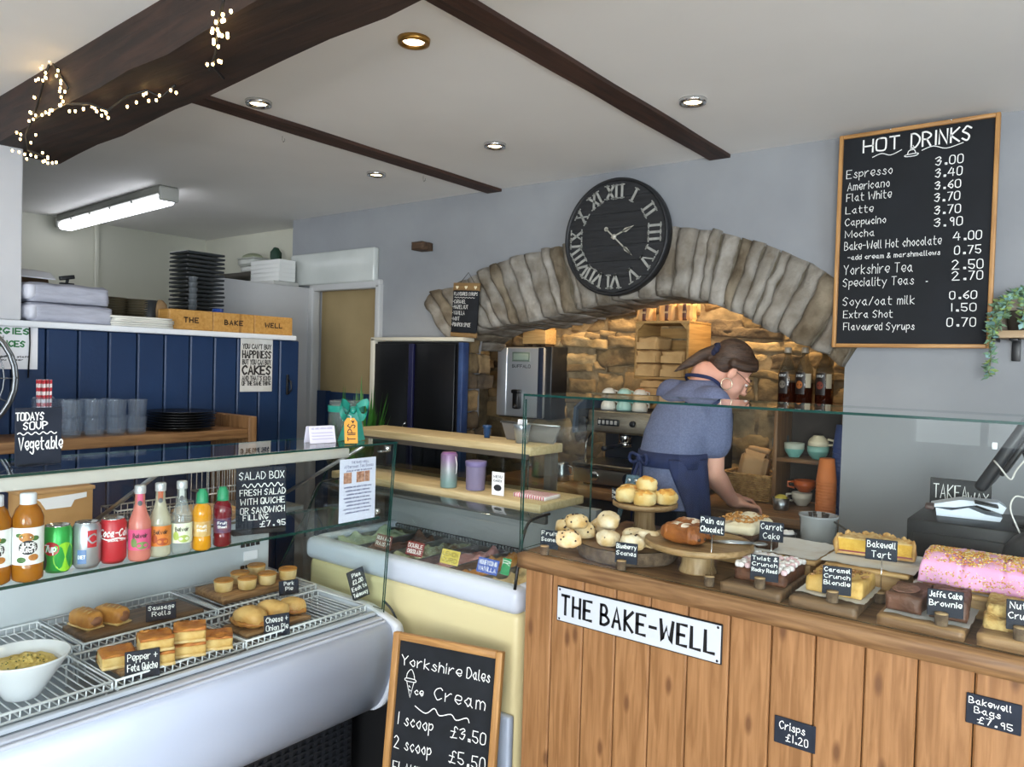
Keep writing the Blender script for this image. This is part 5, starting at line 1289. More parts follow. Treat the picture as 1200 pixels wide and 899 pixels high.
# tub of cutlery, sugar pot
p = base(960, 672, ZK, .06)
r = T('cutlery_tub', 'translucent plastic tub of dark handled spoons beside the plain wall', 'tub', (-.665, 2.405, ZK)); 
MB().lathe([(0, 0), (.044, 0), (.047, .003), (.055, .112), (.0585, .115), (.0585, .120), (.054, .121), (.050, .112), (.043, .006), (0, .006)], 30).build('tub', glass('frosted_tub', '#e8ebec', body=.5, bodycol='#b9bdc0'), r)
sp0 = None
for i in range(6):
    a_ = i*1.1; lc = (r.location.x+.018*math.cos(a_), r.location.y+.018*math.sin(a_), ZK+.0075)
    lb = 'dark handled spoon standing in the translucent plastic tub'
    if sp0 is None: sp0 = o = MB().tube([(0, 0, 0), (.0, .0, .06), (.006, .004, .118)], [.002, .002, .006], 8).build('spoon', mat('spoon_dark', '#2c211b', .5), None, lc)
    else: o = sp0.copy(); COL.objects.link(o); o.location = lc; o.rotation_euler = (0, 0, a_)
    tag(o, lb, 'spoon', 'spoons in the plastic tub')
p = base(933, 632, ZK, .03)
r = T('sugar_pot', 'small grey metal pot with white sugar beside the cutlery tub', 'pot', (-.765, 2.42, ZK))
MB().lathe([(0, 0), (.018, 0), (.022, .003), (.031, .045), (.032, .047), (.030, .047), (.020, .006), (0, .006)], 24).build('pot', mat('pewter', '#7f858c', .35, metal=.6), r)
MB().ell((0, 0, .042), (.028, .028, .012), 14, amp=.006, fr=80, seed=1).build('sugar', mat('sugar', '#eeeef0', .9), r)

# slabs along the glass
def board(label, x0, x1, y0, dep, h, m=BOARD_D, rz=0):
    r = T('serving_board', label, 'board', ((x0+x1)/2, y0+dep/2, ZK), rz)
    MB().slab((0, 0, 0), (x1-x0, dep, h), 14, 12, 3, .0015, 30, x0*9, rnd=.12).build('board', m, r)
    return (x0+x1)/2, y0+dep/2, ZK+h+.0008
bx, by, bz = board('rustic wooden board under the rocky road', -.735, -.585, 1.822, .22, .024)
o = T('rocky_road', 'rocky road slab topped with pink and white marshmallows', 'cake', (bx+.005, by+.022, bz), 0)
MB().slab((0, 0, 0), (.128, .165, .030), 14, 14, 4, .004, 45, 2, rnd=.1).build('chocolate_base', mat('rocky_choc', '#6b4129', .6, c2='#4a2a1a', scale=40, bump=.6, bscale=70), o)
rr = random.Random(6); mm1 = MB().ell((0, 0, 0), (.0075, .0075, .0068), 10, pw=.75)
q0 = None; MW, MPK = mat('marshmallow', '#efe9e8', .8), mat('marshmallow_pink', '#e6c3c8', .8)
for i in range(9):
    for j in range(11):
        lc = (-.058+i*.0145+rr.uniform(-.003, .003), -.076+j*.0152+rr.uniform(-.003, .003), .033+rr.uniform(0, .007)); pk = rr.random() < .3
        q = mm1.build('marshmallow', MPK if pk else MW, o, lc) if i == j == 0 else None
        if q is None:
            q = q0.copy()
            if pk:
                if not globals().get('pinkme'): globals()['pinkme'] = q0.data.copy(); pinkme.materials[0] = MPK
                q.data = pinkme
            COL.objects.link(q); q.location = lc
        else: q0 = q; q0.data.materials[0] = MW
log_tag('slate label reading Twist and Crunch Rocky Road on a log stub', 906, 701, ['Twist &', 'Crunch', 'Rocky Road'], .066, .052, loc=(-.638, 1.8325), z=bz, wd=.0014)
bx, by, bz = board('rustic wooden board under the caramel blondie', -.565, -.415, 1.822, .22, .024)
paper_sheet('white greaseproof paper under the caramel blondie', (bx+.005, by+.015), .155, .175, bz, 7)
BLON = mat('blondie', '#dcb76e', .75, c2='#c79a4c', scale=30, bump=.4, bscale=60)
o = T('caramel_blondie', 'caramel crunch blondie slab with swirled biscuit pieces', 'cake', (bx+.008, by+.02, bz+.0035), 0)
MB().slab((0, 0, 0), (.128, .135, .036), 14, 14, 4, .0025, 45, 5, top=.006, rnd=.1).build('slab', BLON, o)
m = MB()
for i in range(36): m.ell((rr.uniform(-.055, .055), rr.uniform(-.058, .058), .038), (rr.uniform(.005, .011), rr.uniform(.003, .006), .0035), 7, R=RZ(rr.uniform(0, 180)))
m.build('biscuit_swirl', mat('biscuit', '#8f6439', .7, c2='#a97f4d', scale=70), o)['kind'] = 'stuff'
log_tag('slate label reading Caramel Crunch Blondie on a log stub', 990, 714, ['Caramel', 'Crunch', 'Blondie'], .062, .054, loc=(-.470, 1.8325), z=bz+.0014, wd=.0014)
bx, by, bz = board('rustic wooden board under the dark brownie', -.375, -.205, 1.822, .19, .022, BOARD)
paper_sheet('white greaseproof paper under the dark brownie', (bx+.008, by+.01), .165, .165, bz, 9)
BRN = mat('brownie', '#6b4533', .55, c2='#523324', scale=14, bump=.6, bscale=40)
for (dx, dy, w_, d_, h, lb, sd) in ((-.038, -.01, .075, .12, .040, 'dark chocolate orange brownie, left piece on the board', 1), (.042, .0, .076, .13, .043, 'dark chocolate orange brownie, right piece behind its label', 4)):
    o = T('brownie', lb, 'cake', (bx+dx, by+dy+.018, bz+.0035), sd*2-4); MB().slab((0, 0, 0), (w_, d_, h), 10, 14, 5, .003, 40, sd, top=.010, rnd=.12).build('crumb', BRN, o)
    MB().ell((-.005, -.01, h+.001), (w_*.36, d_*.36, .003), 14, amp=.004, fr=50, seed=sd).build('crackled_top', mat('brownie_top', '#8a6150', .5, c2='#6f4b3a', scale=40, bump=.5, bscale=80), o)
log_tag('slate label reading Jaffa Cake Brownie on a log stub', 1100, 737, ['Jaffa Cake', 'Brownie'], .068, .046, loc=(-.250, 1.8325), z=bz+.0014)
bx, by, bz = board('rustic wooden board under the nutty crunch bars at the right frame edge', -.185, .02, 1.822, .19, .026, BOARD)
CRN = mat('crunch', '#d9bd7c', .8, c2='#b98f4d', scale=60, bump=.9, bscale=90)
for i, (dx, dy, dz) in enumerate(((-.055, -.02, 0), (-.04, .06, 0), (.045, .0, 0), (-.052, .015, .024))):
    o = T('crunch_bar', ['oat crunch bar in front on its board at the right frame edge', 'oat crunch bar at the back of the board at the right frame edge', 'oat crunch bar on the right half of the edge board', 'oat crunch bar stacked on top of the others at the right frame edge'][i], 'cake', (bx+dx, by+dy+.004, bz+dz), rr.uniform(-6, 6))
    MB().slab((0, 0, 0), (.085, .072 if i < 3 else .11, .023), 14, 12, 4, .004, 60, i*3, top=.008, rnd=.15).build('bar', CRN, o)
log_tag('slate label reading Nutty Crunch at the right frame edge', 1190, 745, ['Nutty', 'Crunch'], .062, .05, loc=(-.110, 1.8325), z=bz)

# bakewell tart
R2 = riser('bamboo riser carrying the bakewell tart', (-.520, 2.05), (-.370, 2.05), .17, .070, .022)
paper_sheet('crumpled greaseproof paper under the bakewell tart', (R2[1], R2[2]), .215, .215, ZK+.0705, 12)
o = T('bakewell_tart', 'cut bakewell tart with crimped crust and yellow sponge', 'cake', (R2[1]-.005, R2[2]+.005, ZK+.0765), 12)
def wedge(m, R0, a0, a1, z0, z1, n=18, amp=0, seed=0, mi=0, r_in=0):
    vs = [(0, 0, z0), (0, 0, z1)]
    for i in range(n+1):
        a_ = a0+(a1-a0)*i/n; rr_ = R0*(1+amp*noise.noise((i*.9, seed, 0))); vs += [(rr_*math.cos(a_), rr_*math.sin(a_), z0), (rr_*math.cos(a_), rr_*math.sin(a_), z1+amp*.1*noise.noise((i*.7, seed, 4)))]
    fs = [(0, 2, 3, 1), (0, 1, 2+2*n+1, 2+2*n)]
    for i in range(n): fs += [(2+2*i, 4+2*i, 5+2*i, 3+2*i), (1, 3+2*i, 5+2*i), (0, 4+2*i, 2+2*i)]
    return m.add(vs, fs, mi, False)
CRUST = mat('pastry_crust', '#dcb57a', .7, c2='#c2914f', scale=24, bump=.5, bscale=60); FRANG = mat('frangipane', '#e5bb52', .8, c2='#d7a63c', scale=50, bump=.5, bscale=90)
wedge(MB(), .092, 0, PI, .0, .006).build('pastry_base', CRUST, o)
wedge(MB(), .087, 0.0, PI, .006, .010).build('jam_layer', mat('jam', '#8a2333', .4), o)
wedge(MB(), .087, 0.0, PI, .010, .040, amp=.03).build('frangipane', FRANG, o)
m = MB()
for i in range(18):
    a_ = PI*i/17; m.ell((.091*math.cos(a_), .091*math.sin(a_), .024+.004*math.sin(i*2.1)), (.014, .006, .024), 9, amp=.004, fr=60, seed=i, R=RZ(math.degrees(a_)+90))
m.build('crimped_crust', CRUST, o)
wedge(MB(), .086, 0.0, PI, .040, .0435, amp=.08).build('almond_top', mat('almond_top', '#c08f4a', .7, c2='#e0c48b', scale=60, bump=.6, bscale=80), o)
o.rotation_euler = (0, 0, math.radians(10))
log_tag('slate label on a wire stem reading Bakewell Tart', 0, 0, ['Bakewell', 'Tart'], .070, .050, stem=.085, rz=14, loc=(-.405, 2.0))
r = T('cake_knife', 'steel cake knife sticking out to the left behind the bakewell tart', 'knife', (-.56, 2.30, ZK+.082), 0)
a_, b_ = PY(978, 612, 2.36), PY(1016, 636, 2.27)
r.location = (0, 0, 0)
MB().tube([a_, a_.lerp(b_, .55)], [.003, .003], 8).build('handle', mat('knife_dark', '#3a3532', .4), r); MB().tube([a_.lerp(b_, .55), b_], [.003, .0016], 6).build('blade', STEEL, r)
# pink iced cake
R3 = riser('bamboo riser carrying the pink iced cake', (-.315, 2.02), (-.105, 2.02), .15, .058, .022)
paper_sheet('white greaseproof paper under the pink iced cake', (R3[1]+.0, R3[2]), .25, .185, ZK+.0585, 15)
PINK = mat('pink_icing', '#e8abce', .45, c2='#e29fc5', scale=8)
rr = random.Random(12)
o = T('iced_cake', 'long pink iced cake covered in sprinkles with two cut lines', 'cake', (R3[1]+.010, R3[2]-.01, ZK+.0625), 0)
MB().slab((0, 0, 0), (.235, .150, .04), 12, 10, 4, .002, 30, 3, rnd=.1).build('sponge', mat('iced_sponge', '#d9ab68', .8, c2='#c48f47', scale=40), o)
m = MB().slab((0, 0, .006), (.250, .166, .066), 50, 24, 10, .0022, 25, 4, top=.006, rnd=.0)
def loafz(x, y): return 1-.42*max(0, abs(y/.083)-.45)**1.6*1.6-.25*max(0, abs(x/.125)-.85)
for i, v in enumerate(m.v):
    x, y, z = v; k = loafz(x, y); t = max(0, (z-.006)/.066); z2 = .006+.066*t*k
    y2 = y*(1-.10*t*t); x2 = x*(1-.05*t*t)
    for cl in (-.040, .045):
        if abs(x-cl) < .004: z2 -= .006*t; y2 *= 1-.02*t
    m.v[i] = (x2, y2, z2)
m.build('icing', PINK, o)
m = MB()
for k in range(1500):
    x, y = rr.uniform(-.115, .115), rr.uniform(-.080, .078); zz = .006+.066*loafz(x, y)
    m.ell((x, y*.905, zz+.0005), (.0026, .0025, .0018), 4, mi=rr.choice((0, 0, 1, 2)))
for k in range(260):
    t = rr.random()**.6; m.ell((rr.uniform(-.118, .118), -.083*(1-.10*t*t)-.001, .006+.060*t*.66), (.0021, .002, .0017), 4, mi=rr.choice((0, 0, 1, 2)))
m.build('sprinkles', [mat('sprinkle_gold', '#dcae4e', .6), mat('sprinkle_cream', '#ecdfb4', .6), mat('sprinkle_orange', '#d98243', .6)], o)['kind'] = 'stuff'

# ---------------- till corner
r = T('cash_drawer', 'black cash drawer behind the cakes near the plain wall', 'cash drawer', (0, 0, ZK))
f0 = PY(1063, 607, 2.31); dz = f0.z-ZK
dx0, dx1, dy0, dy1 = f0.x, f0.x+.42, 2.31, 2.45
MB().box(((dx0+dx1)/2, 2.455, dz/2), (dx1-dx0, .29, dz), .004).build('case', mat('drawer_black', '#141619', .45), r)
MB().box(((dx0+dx1)/2, 2.307, dz*.45), (dx1-dx0-.03, .008, dz*.7), .002).build('drawer_front', BLACK, r); MB().cyl((0, 0, 0), .009, .006, 14, M=Matrix.Rotation(PI/2, 4, 'X')).build('lock', CHROME, r, ((dx0+dx1)/2, 2.302, dz*.5))
zd = ZK+dz+.0008
q0_, q1_ = PY(1096, 598, 2.55), PY(1152, 603, 2.55)
chalk_sign('black sign reading Takeaway standing on the cash drawer', .155, .088, ((q0_.x+q1_.x)/2, 2.56, zd), [('TAKEA', -.068, .018, .030, .040), ('WAY', .020, .070, .028, .026)], rz=2, m=mat('sign_black_board', '#14161a', .5), wd=.0026)
r = T('card_machine', 'white card payment machine lying in its cradle on the cash drawer', 'card machine', (dx0+.135, 2.385, zd), 8)
MB().prism([(-.075, 0), (.075, 0), (.080, .012), (.04, .016), (.0, .030), (-.04, .018), (-.078, .022)], -.075, 0, MXZ, at=-.037).build('cradle', mat('terminal_white', '#cfd8e4', .35), r)
MB().prism([(-.09, .030), (-.082, .024), (-.03, .028), (.02, .040), (.08, .022), (.088, .040), (.07, .052), (-.02, .050)], -.066, 0, MXZ, at=-.033).build('handset', mat('terminal_white', '#cfd8e4', .35), r)
MB().box((.04, 0, .050), (.055, .052, .004), .001, R=RY(8)).build('screen', BLACK, r)
MB().prism([(-.05, .029), (.02, .039), (.075, .024), (.075, .029), (.02, .044), (-.05, .034)], -.070, 0, MXZ, at=-.035).build('grey_band', mat('terminal_grey', '#7c8288', .4), r)
MB().box((-.092, 0, .030), (.022, .05, .012), .003).build('paper_slot', mat('slot_brown', '#4b3732', .5), r)
r = T('till_screen', 'black touch screen till tilted on its stand, seen from behind', 'till', (-.03, 2.42, zd))
a_, b_ = PY(1145, 572, 2.44), PY(1205, 490, 2.44)
cx_, cz_ = (a_.x+b_.x)/2, (a_.z+b_.z)/2-zd; ln = math.hypot(b_.x-a_.x, b_.z-a_.z); an = math.degrees(math.atan2(b_.z-a_.z, b_.x-a_.x))
RR = RY(-an)
MB().box((0, 0, 0), (ln*1.25, .24, .030), .012, seg=3).build('housing', mat('till_black', '#1a1d22', .4), r, (cx_+.03-r.location.x, 0, cz_+.035)).rotation_euler = (0, math.radians(-an), 0)
MB().box((0, 0, 0), (ln*.6, .16, .012), .004).build('back_cover', mat('till_dark', '#0f1115', .5), r, (cx_+.02+.02-r.location.x, 0, cz_+.01)).rotation_euler = (0, math.radians(-an), 0)
MB().tube([(cx_-r.location.x+.06, 0, cz_+.02), (cx_-r.location.x+.10, 0, .10), (cx_-r.location.x+.10, 0, .006)], .018, 10).build('stand', BLACK, r)
MB().cyl((cx_-r.location.x+.10, 0, 0), .07, .01, 24).build('stand_base', BLACK, r)
MB().box((cx_-r.location.x-.005, -.122, cz_+.03), (.012, .008, .018), .002).build('plug', WHITE, r)
def cable(lab, pts):
    tag(MB().tube(smooth_pts3(pts), .0022, 6).build('white_cable', mat('cable_white', '#c9c6c0', .4)), lab, 'cable')
def smooth_pts3(p, k=5):
    out = []
    for i in range(len(p)-1):
        a, b, c, d = p[max(i-1, 0)], p[i], p[i+1], p[min(i+2, len(p)-1)]
        for t in range(k):
            t /= k; out.append(Vector([.5*((2*b[j])+(-a[j]+c[j])*t+(2*a[j]-5*b[j]+4*c[j]-d[j])*t*t+(-a[j]+3*b[j]-3*c[j]+d[j])*t**3) for j in range(3)]))
    return out+[Vector(p[-1])]
cable('white cable hanging from the back of the till screen', [PY(1165, 540, 2.29), PY(1172, 548, 2.27), PY(1184, 562, 2.26), PY(1190, 553, 2.27), PY(1196, 545, 2.28), PY(1210, 530, 2.3)])
cable('white cable looping down right of the card machine', [PY(1205, 585, 2.29), PY(1190, 582, 2.28), PY(1184, 596, 2.27), PY(1192, 618, 2.27), PY(1200, 634, 2.27)])
p = PZ(1185, 650, ZK)
r = T('black_pouch_bag', 'rounded black case lying right of the cash drawer behind the pink cake', 'case', (f0.x+.285, 2.18, ZK))
r.location = (-.03, 2.238, ZK)
hh = PY(1175, 620, 2.18).z-ZK
MB().ell((0, 0, hh*.5), (.15, .055, hh*.52), 24, flat=hh*.5, pw=.7, amp=.004, fr=14).build('shell', mat('case_black', '#202327', .5, bump=.2, bscale=50), r); MB().box((.03, -.03, hh*1.0), (.05, .03, .004), .001).build('white_label', PAPER, r)

# ================================================================ BACK WALL THINGS
YB = YW-.004
# hot drinks board
x0, x1, zb, zt = -.803, -.297, 1.650, 2.432
r = T('menu_board', 'tall pine framed blackboard of hot drinks prices on the plain wall', 'menu board', (0, 2.995, zb))
H_ = zt-zb; fw_ = .014; xm = (x0+x1)/2
MB().box((xm, .004, H_/2), (x1-x0-.01, .010, H_-.01)).build('slate_panel', mat('board_black', '#121418', .7, c2='#16191e', scale=6, spec=.3), r)
for x in (x0+fw_/2, x1-fw_/2): MB().box((x, 0, H_/2), (fw_, .022, H_), .002).build('side_rail', wood('pine_upright', '#b98a52', '#9c6f3d', 'z'), r)
for z in (fw_/2, H_-fw_/2): MB().box((xm, 0, z), (x1-x0-2*fw_, .021, fw_), .002).build('cross_rail', FRAME, r)
for x in (-.63, -.44): screw(r, x, -.012, H_-.003, CHROME, .003)
HD = [('HOT', .085, .205, 0.744, 0.044), ('DRINKS', .245, .43, .738, .048), ('Espresso', 0.029, 0.185, 0.652, 0.034), ('Americano', 0.034, 0.177, 0.605, 0.032), ('Flat White', 0.032, 0.185, 0.563, 0.032), ('Latte', 0.031, 0.125, 0.516, 0.029), ('Cappucino', 0.03, 0.17, 0.47, 0.029), ('Mocha', 0.032, 0.133, 0.424, 0.029), ('Bake-Well Hot chocolate', 0.031, 0.352, 0.376, 0.033), ('-add cream & marshmallows', 0.044, 0.35, 0.338, 0.019), ('Yorkshire Tea', 0.032, 0.265, 0.282, 0.038), ('Speciality Teas', 0.031, 0.27, 0.235, 0.034), ('Soya/oat milk', 0.033, 0.275, 0.162, 0.034), ('Extra Shot', 0.037, 0.205, 0.114, 0.030), ('Flavoured Syrups', 0.039, 0.278, 0.067, 0.030), ('3.00', 0.325, 0.409, 0.662, 0.032), ('3.40', 0.326, 0.407, 0.619, 0.032), ('3.60', 0.326, 0.404, 0.575, 0.03), ('3.70', 0.326, 0.403, 0.531, 0.032), ('3.70', 0.328, 0.407, 0.485, 0.032), ('3.90', 0.329, 0.414, 0.44, 0.032), ('4.00', 0.39, 0.473, 0.386, 0.032), ('0.75', 0.395, 0.473, 0.336, 0.031), ('2.50', 0.389, 0.481, 0.283, 0.034), ('2.70', 0.391, 0.482, 0.244, 0.032), ('0.60', 0.386, 0.466, 0.177, 0.029), ('1.50', 0.388, 0.466, 0.133, 0.029), ('0.70', 0.381, 0.467, 0.079, 0.032)]
L = []
for t_, a, b, z, h in HD:
    big = h > .043 and z > .6; num = t_[0].isdigit()
    z *= .955; a *= .982; b *= .982; L.append((t_, x0+a, x0+b, z, h*(1 if big else .88), .0054 if big else (.0029 if num else .0020)))
L += [('-', smooth_pts([(x0+.115, 0.6895), (x0+.145, 0.6991), (x0+.175, 0.6895), (x0+.21, 0.7029)]), .0026), ('-', smooth_pts([(x0+.275, 0.6914), (x0+.31, 0.7010), (x0+.35, 0.6876), (x0+.40, 0.6991)]), .0026),
      ('-', smooth_pts([(x0+.225, 0.6819), (x0+.262, 0.6838), (x0+.256, 0.6761), (x0+.224, 0.6761), (x0+.225, 0.6819)]), .0026), ('-', smooth_pts([(x0+.230, 0.6838), (x0+.234, 0.6952), (x0+.250, 0.6971), (x0+.256, 0.6838)]), .0026), ('-', smooth_pts([(x0+.238, 0.6991), (x0+.242, 0.7048), (x0+.238, 0.7105)]), .002), ('-', smooth_pts([(x0+.246, 0.6991), (x0+.25, 0.7057), (x0+.246, 0.7124)]), .002), ('-', [(x0+.305, 0.2321), (x0+.309, 0.2321)], .003)]
lettering(L, r, -.0016, jit=.10, split=True)

# round clock
pc = (PY(663, 285, YW-.09)+PY(783, 270, YW-.09))/2; R = (PY(783, 270, YW-.09).x-PY(663, 285, YW-.09).x)/2
zc = (PY(723, 208, YW-.09).z+PY(718, 347, YW-.09).z)/2; R = (R+(PY(723, 208, YW-.09).z-zc))/2
r = T('wall_clock', 'large round black plank wall clock with grey roman numerals above the arch', 'clock', (pc.x, YW-.082, zc))
MR = Matrix.Rotation(PI/2, 4, 'X')
MB().lathe([(0, -.074), (R*.6, -.074), (R*.6, -.030), (R, -.030), (R, .012), (R-.006, .016), (R-.012, .014), (R-.014, .004), (0, .004)], 72, M=MR).build('case', mat('clock_black', '#17181b', .55), r)
b = MB(); n = 7
for i in range(n):
    z0 = -R+.014+(2*R-.028)*i/n; z1 = -R+.014+(2*R-.028)*(i+1)/n-.0022; pts = []
    rr_ = R-.014
    for z in [z0+(z1-z0)*k/4 for k in range(5)]: pts.append((math.sqrt(max(0, rr_**2-z*z)), z))
    poly = pts+[(-x, z) for x, z in pts[::-1]]
    b.prism(poly, .006, 0, MXZ, at=.003)
# planks form one face: grooves show between them
b.build('plank_face', wood('clock_planks', '#232427', '#191a1c', 'x', .6, 5, bump=.4), r)
NUM = mat('numeral_grey', '#a3a39d', .6, c2='#8d8d87', scale=40)
def numeral(s_, ang):
    m = MB(); rad = R*.76; h = R*.22
    segs = []; x = 0
    for ch in s_:
        if ch == 'I': segs.append((x, x)); x += .030
        elif ch == 'V': segs += [(x+.022, x), (x+.022, x+.044)]; x += .058
        elif ch == 'X': segs += [(x, x+.036), (x+.036, x)]; x += .050
    w_ = x-.02
    def fn(a, bb): 
        u, v = a, bb+rad; return (u*math.cos(ang)+v*math.sin(ang), -.0115, -u*math.sin(ang)+v*math.cos(ang))
    sc_ = R/.27
    for i, (b0, t0) in enumerate(segs):
        wd = .0105 if i % 2 == 0 or 'I' == s_[-1] else .006
        ribbon(m, [((b0-w_/2)*sc_, -h/2), ((t0-w_/2)*sc_, h/2)], wd*sc_, fn)
        for (xx, zz) in ((b0, -h/2), (t0, h/2)): ribbon(m, [((xx-w_/2-.011)*sc_, zz), ((xx-w_/2+.011)*sc_, zz)], .0045*sc_, fn)
    m2 = MB(); m2.add(m.v, m.f); m2.add([(a, c_-.003, d) for a, c_, d in m.v], [f for f in m.f])
    return m2.build('numeral', NUM, r)
for i, s_ in enumerate(('XII', 'I', 'II', 'III', 'IV', 'V', 'VI', 'VII', 'VIII', 'IX', 'X', 'XI')): numeral(s_, i*PI/6)
def hand(nm, ang, ln, tail, wd):
    m = MB(); fn = lambda a, b: (a*math.cos(ang)+b*math.sin(ang), -.0175, -a*math.sin(ang)+b*math.cos(ang))
    ribbon(m, [(0, -tail), (0, ln)], wd, fn)
    d = ln*.72; m.add([fn(-wd*1.6, d), fn(0, d-.02), fn(wd*1.6, d), fn(0, d+.045)], [(0, 1, 2, 3)])
    n_ = 12; 
    if tail > .02: m.add([fn(0, -tail)]+[fn(.010*math.cos(k*2*PI/n_), -tail+.010*math.sin(k*2*PI/n_)) for k in range(n_)], [(0, 1+k, 1+(k+1) % n_) for k in range(n_)])
    m2 = MB(); m2.add(m.v, m.f); m2.add([(a, c_-.002, d_) for a, c_, d_ in m.v], m.f); m2.build(nm, mat('hand_silver', '#b9b6aa', .4, metal=.3), r)
hand('hour_hand', math.radians(68), R*.34, .01, .006); hand('minute_hand', math.radians(133), R*.46, R*.20, .0055)
MB().lathe([(0, .022), (.010, .020), (.012, .014)], 16, M=MR).build('hub', mat('hand_silver', '#b9b6aa', .4, metal=.3), r)

# small flavoured syrups board hanging on the arch
q = [PY(x, y, YW-.062) for x, y in ((533, 333), (563, 332), (528, 395), (559, 395))]
wb = (q[1].x-q[0].x+q[3].x-q[2].x)/2; xm = sum(p.x for p in q)/4; zb = q[2].z; h = q[0].z-zb
r = T('syrups_board', 'small hanging chalkboard of flavoured syrups on the left of the arch', 'chalkboard', (xm, YW-.078, zb), 0, None, (0, math.radians(3), 0))
MB().box((0, .006, h*.93), (wb*1.0, .010, h*.15), .001).box((0, .006, h*.04), (wb, .010, h*.09), .001).build('wood_strip', wood('syrup_wood', '#8d6f45', '#765a36', 'x'), r)
MB().box((0, .005, h*.47), (wb*.97, .008, h*.80), .001).build('slate_panel', SLATE, r)
lettering([('FLAVOURED SYRUPS', -wb*.44, wb*.45, h*.77, h*.06), ('~', -wb*.42, wb*.35, h*.73, .002, 7, .0016), ('-CARAMEL', -wb*.47, wb*.02, h*.62, h*.07), ('-HAZELNUT', -wb*.47, wb*.12, h*.52, h*.07), ('-VANILLA', -wb*.47, wb*.0, h*.41, h*.07), ('-MINT', -wb*.47, -wb*.18, h*.30, h*.07), ('-PUMPKIN SPICE', -wb*.47, wb*.26, h*.19, h*.07)], r, .0002, wd=.0016)
HEART = mat('heart_cream', '#ded5b8', .7)
for x in (-.34, 0, .36): MB().prism([(0, -.010), (.009, .001), (.0085, .006), (.005, .008), (0, .004), (-.005, .008), (-.0085, .006), (-.009, .001)], -.003, 0, MXZ, at=.001).build('heart', HEART, r, (x*wb, 0, h*.92))
MB().tube([(-wb*.28, .008, h), (0, .012, h*1.20), (wb*.28, .008, h)], .0016, 5).build('cord', mat('cord_dark', '#3a352e', .8), r)
# wooden block on the wall
p = PY(497, 289, YB-.03)
r = T('wood_block', 'short square timber stub sticking out of the grey wall', 'timber block', (p.x, YB, p.z-.024))
MB().slab((0, -.045, 0), (.085, .09, .046), 5, 5, 3, .003, 40, 3, rnd=.12).build('timber', wood('stub_wood', '#57402c', '#3d2b1d', 'x', .8, 6, bump=.6), r)
# shelf with trailing plant at the right frame edge
pl_ = PY(1166, 388, YB-.09)
r = T('plant_shelf', 'wooden bracket shelf on the wall at the right frame edge', 'shelf', (pl_.x, YB, pl_.z-.012))
SHW = wood('shelf_pale', '#b99f80', '#a08563', 'x', .6, 5)
MB().box((.25, -.065, 0), (.5, .13, .024), .002).build('shelf_board', SHW, r)
MB().box((.22, -.008, .07), (.47, .014, .115), .002).build('back_board', wood('shelf_back', '#b0a596', '#9c907f', 'x', .6, 5), r)
for x in (.055, .42): MB().box((x, -.055, -.017), (.025, .11, .008), .002).box((x, -.007, -.05), (.025, .006, .07), .002).build('bracket', BLACK, r)
MB().box((.005, -.065, -.016), (.006, .13, .012)).build('dark_trim', BLACK, r)
zs = pl_.z+.0005
r = T('trailing_plant', 'trailing blue-green leafy plant hanging over the shelf at the right frame edge', 'plant', (pl_.x+.07, YB-.07, zs))
MB().lathe([(0, 0), (.035, 0), (.045, .06), (.047, .065), (.04, .062), (0, .055)], 20).build('pot', mat('pot_dark', '#3b352c', .7), r)
rr = random.Random(21); LV = [mat('leaf_sage', '#8fae8b', .55, c2='#7a9c7c', scale=30), mat('leaf_lime', '#a3b971', .55, c2='#8ba560', scale=30), mat('leaf_blue', '#86aca8', .55)]
vines = [[PY(1200, 338, YB-.09), PY(1186, 345, YB-.12), PY(1175, 360, YB-.13), PY(1166, 378, YB-.14), PY(1160, 398, YB-.14), PY(1161, 420, YB-.13), PY(1158, 440, YB-.12)],
         [PY(1210, 340, YB-.1), PY(1195, 340, YB-.12), PY(1182, 352, YB-.14), PY(1176, 370, YB-.15), PY(1164, 390, YB-.15)],
         [PY(1212, 360, YB-.1), PY(1204, 350, YB-.1), PY(1200, 362, YB-.12), PY(1199, 378, YB-.13)],
         [PY(1200, 345, YB-.08), PY(1180, 348, YB-.09), PY(1168, 360, YB-.1), PY(1160, 380, YB-.14)]]
off = Vector(r.location); st = MB(); lv = MB()
for v in vines:
    pts = smooth_pts3([p-off for p in v]); st.tube(pts, .002, 5)
    for i in range(1, len(pts)):
        for s_ in range(5):
            p = pts[i]; d = Vector((rr.uniform(-1, 1), rr.uniform(-1, .4), rr.uniform(-.7, .5))).normalized(); ln = rr.uniform(.016, .030); sd = d.cross(Vector((rr.uniform(-1, 1), rr.uniform(-1, 1), 1))).normalized()*ln*.34; up_ = d.cross(sd).normalized()*ln*.12
            lv.add([p, p+d*ln*.5+sd, p+d*ln, p+d*ln*.5-sd, p+d*ln*.5+up_], [(0, 1, 4), (1, 2, 4), (2, 3, 4), (3, 0, 4)], rr.choice((0, 0, 1, 2)), True)
st.build('stems', mat('stem_green', '#6d7a4a', .7), r); lv.build('leaves', LV, r)

# ================================================================ THE ALCOVE
ZA = .976
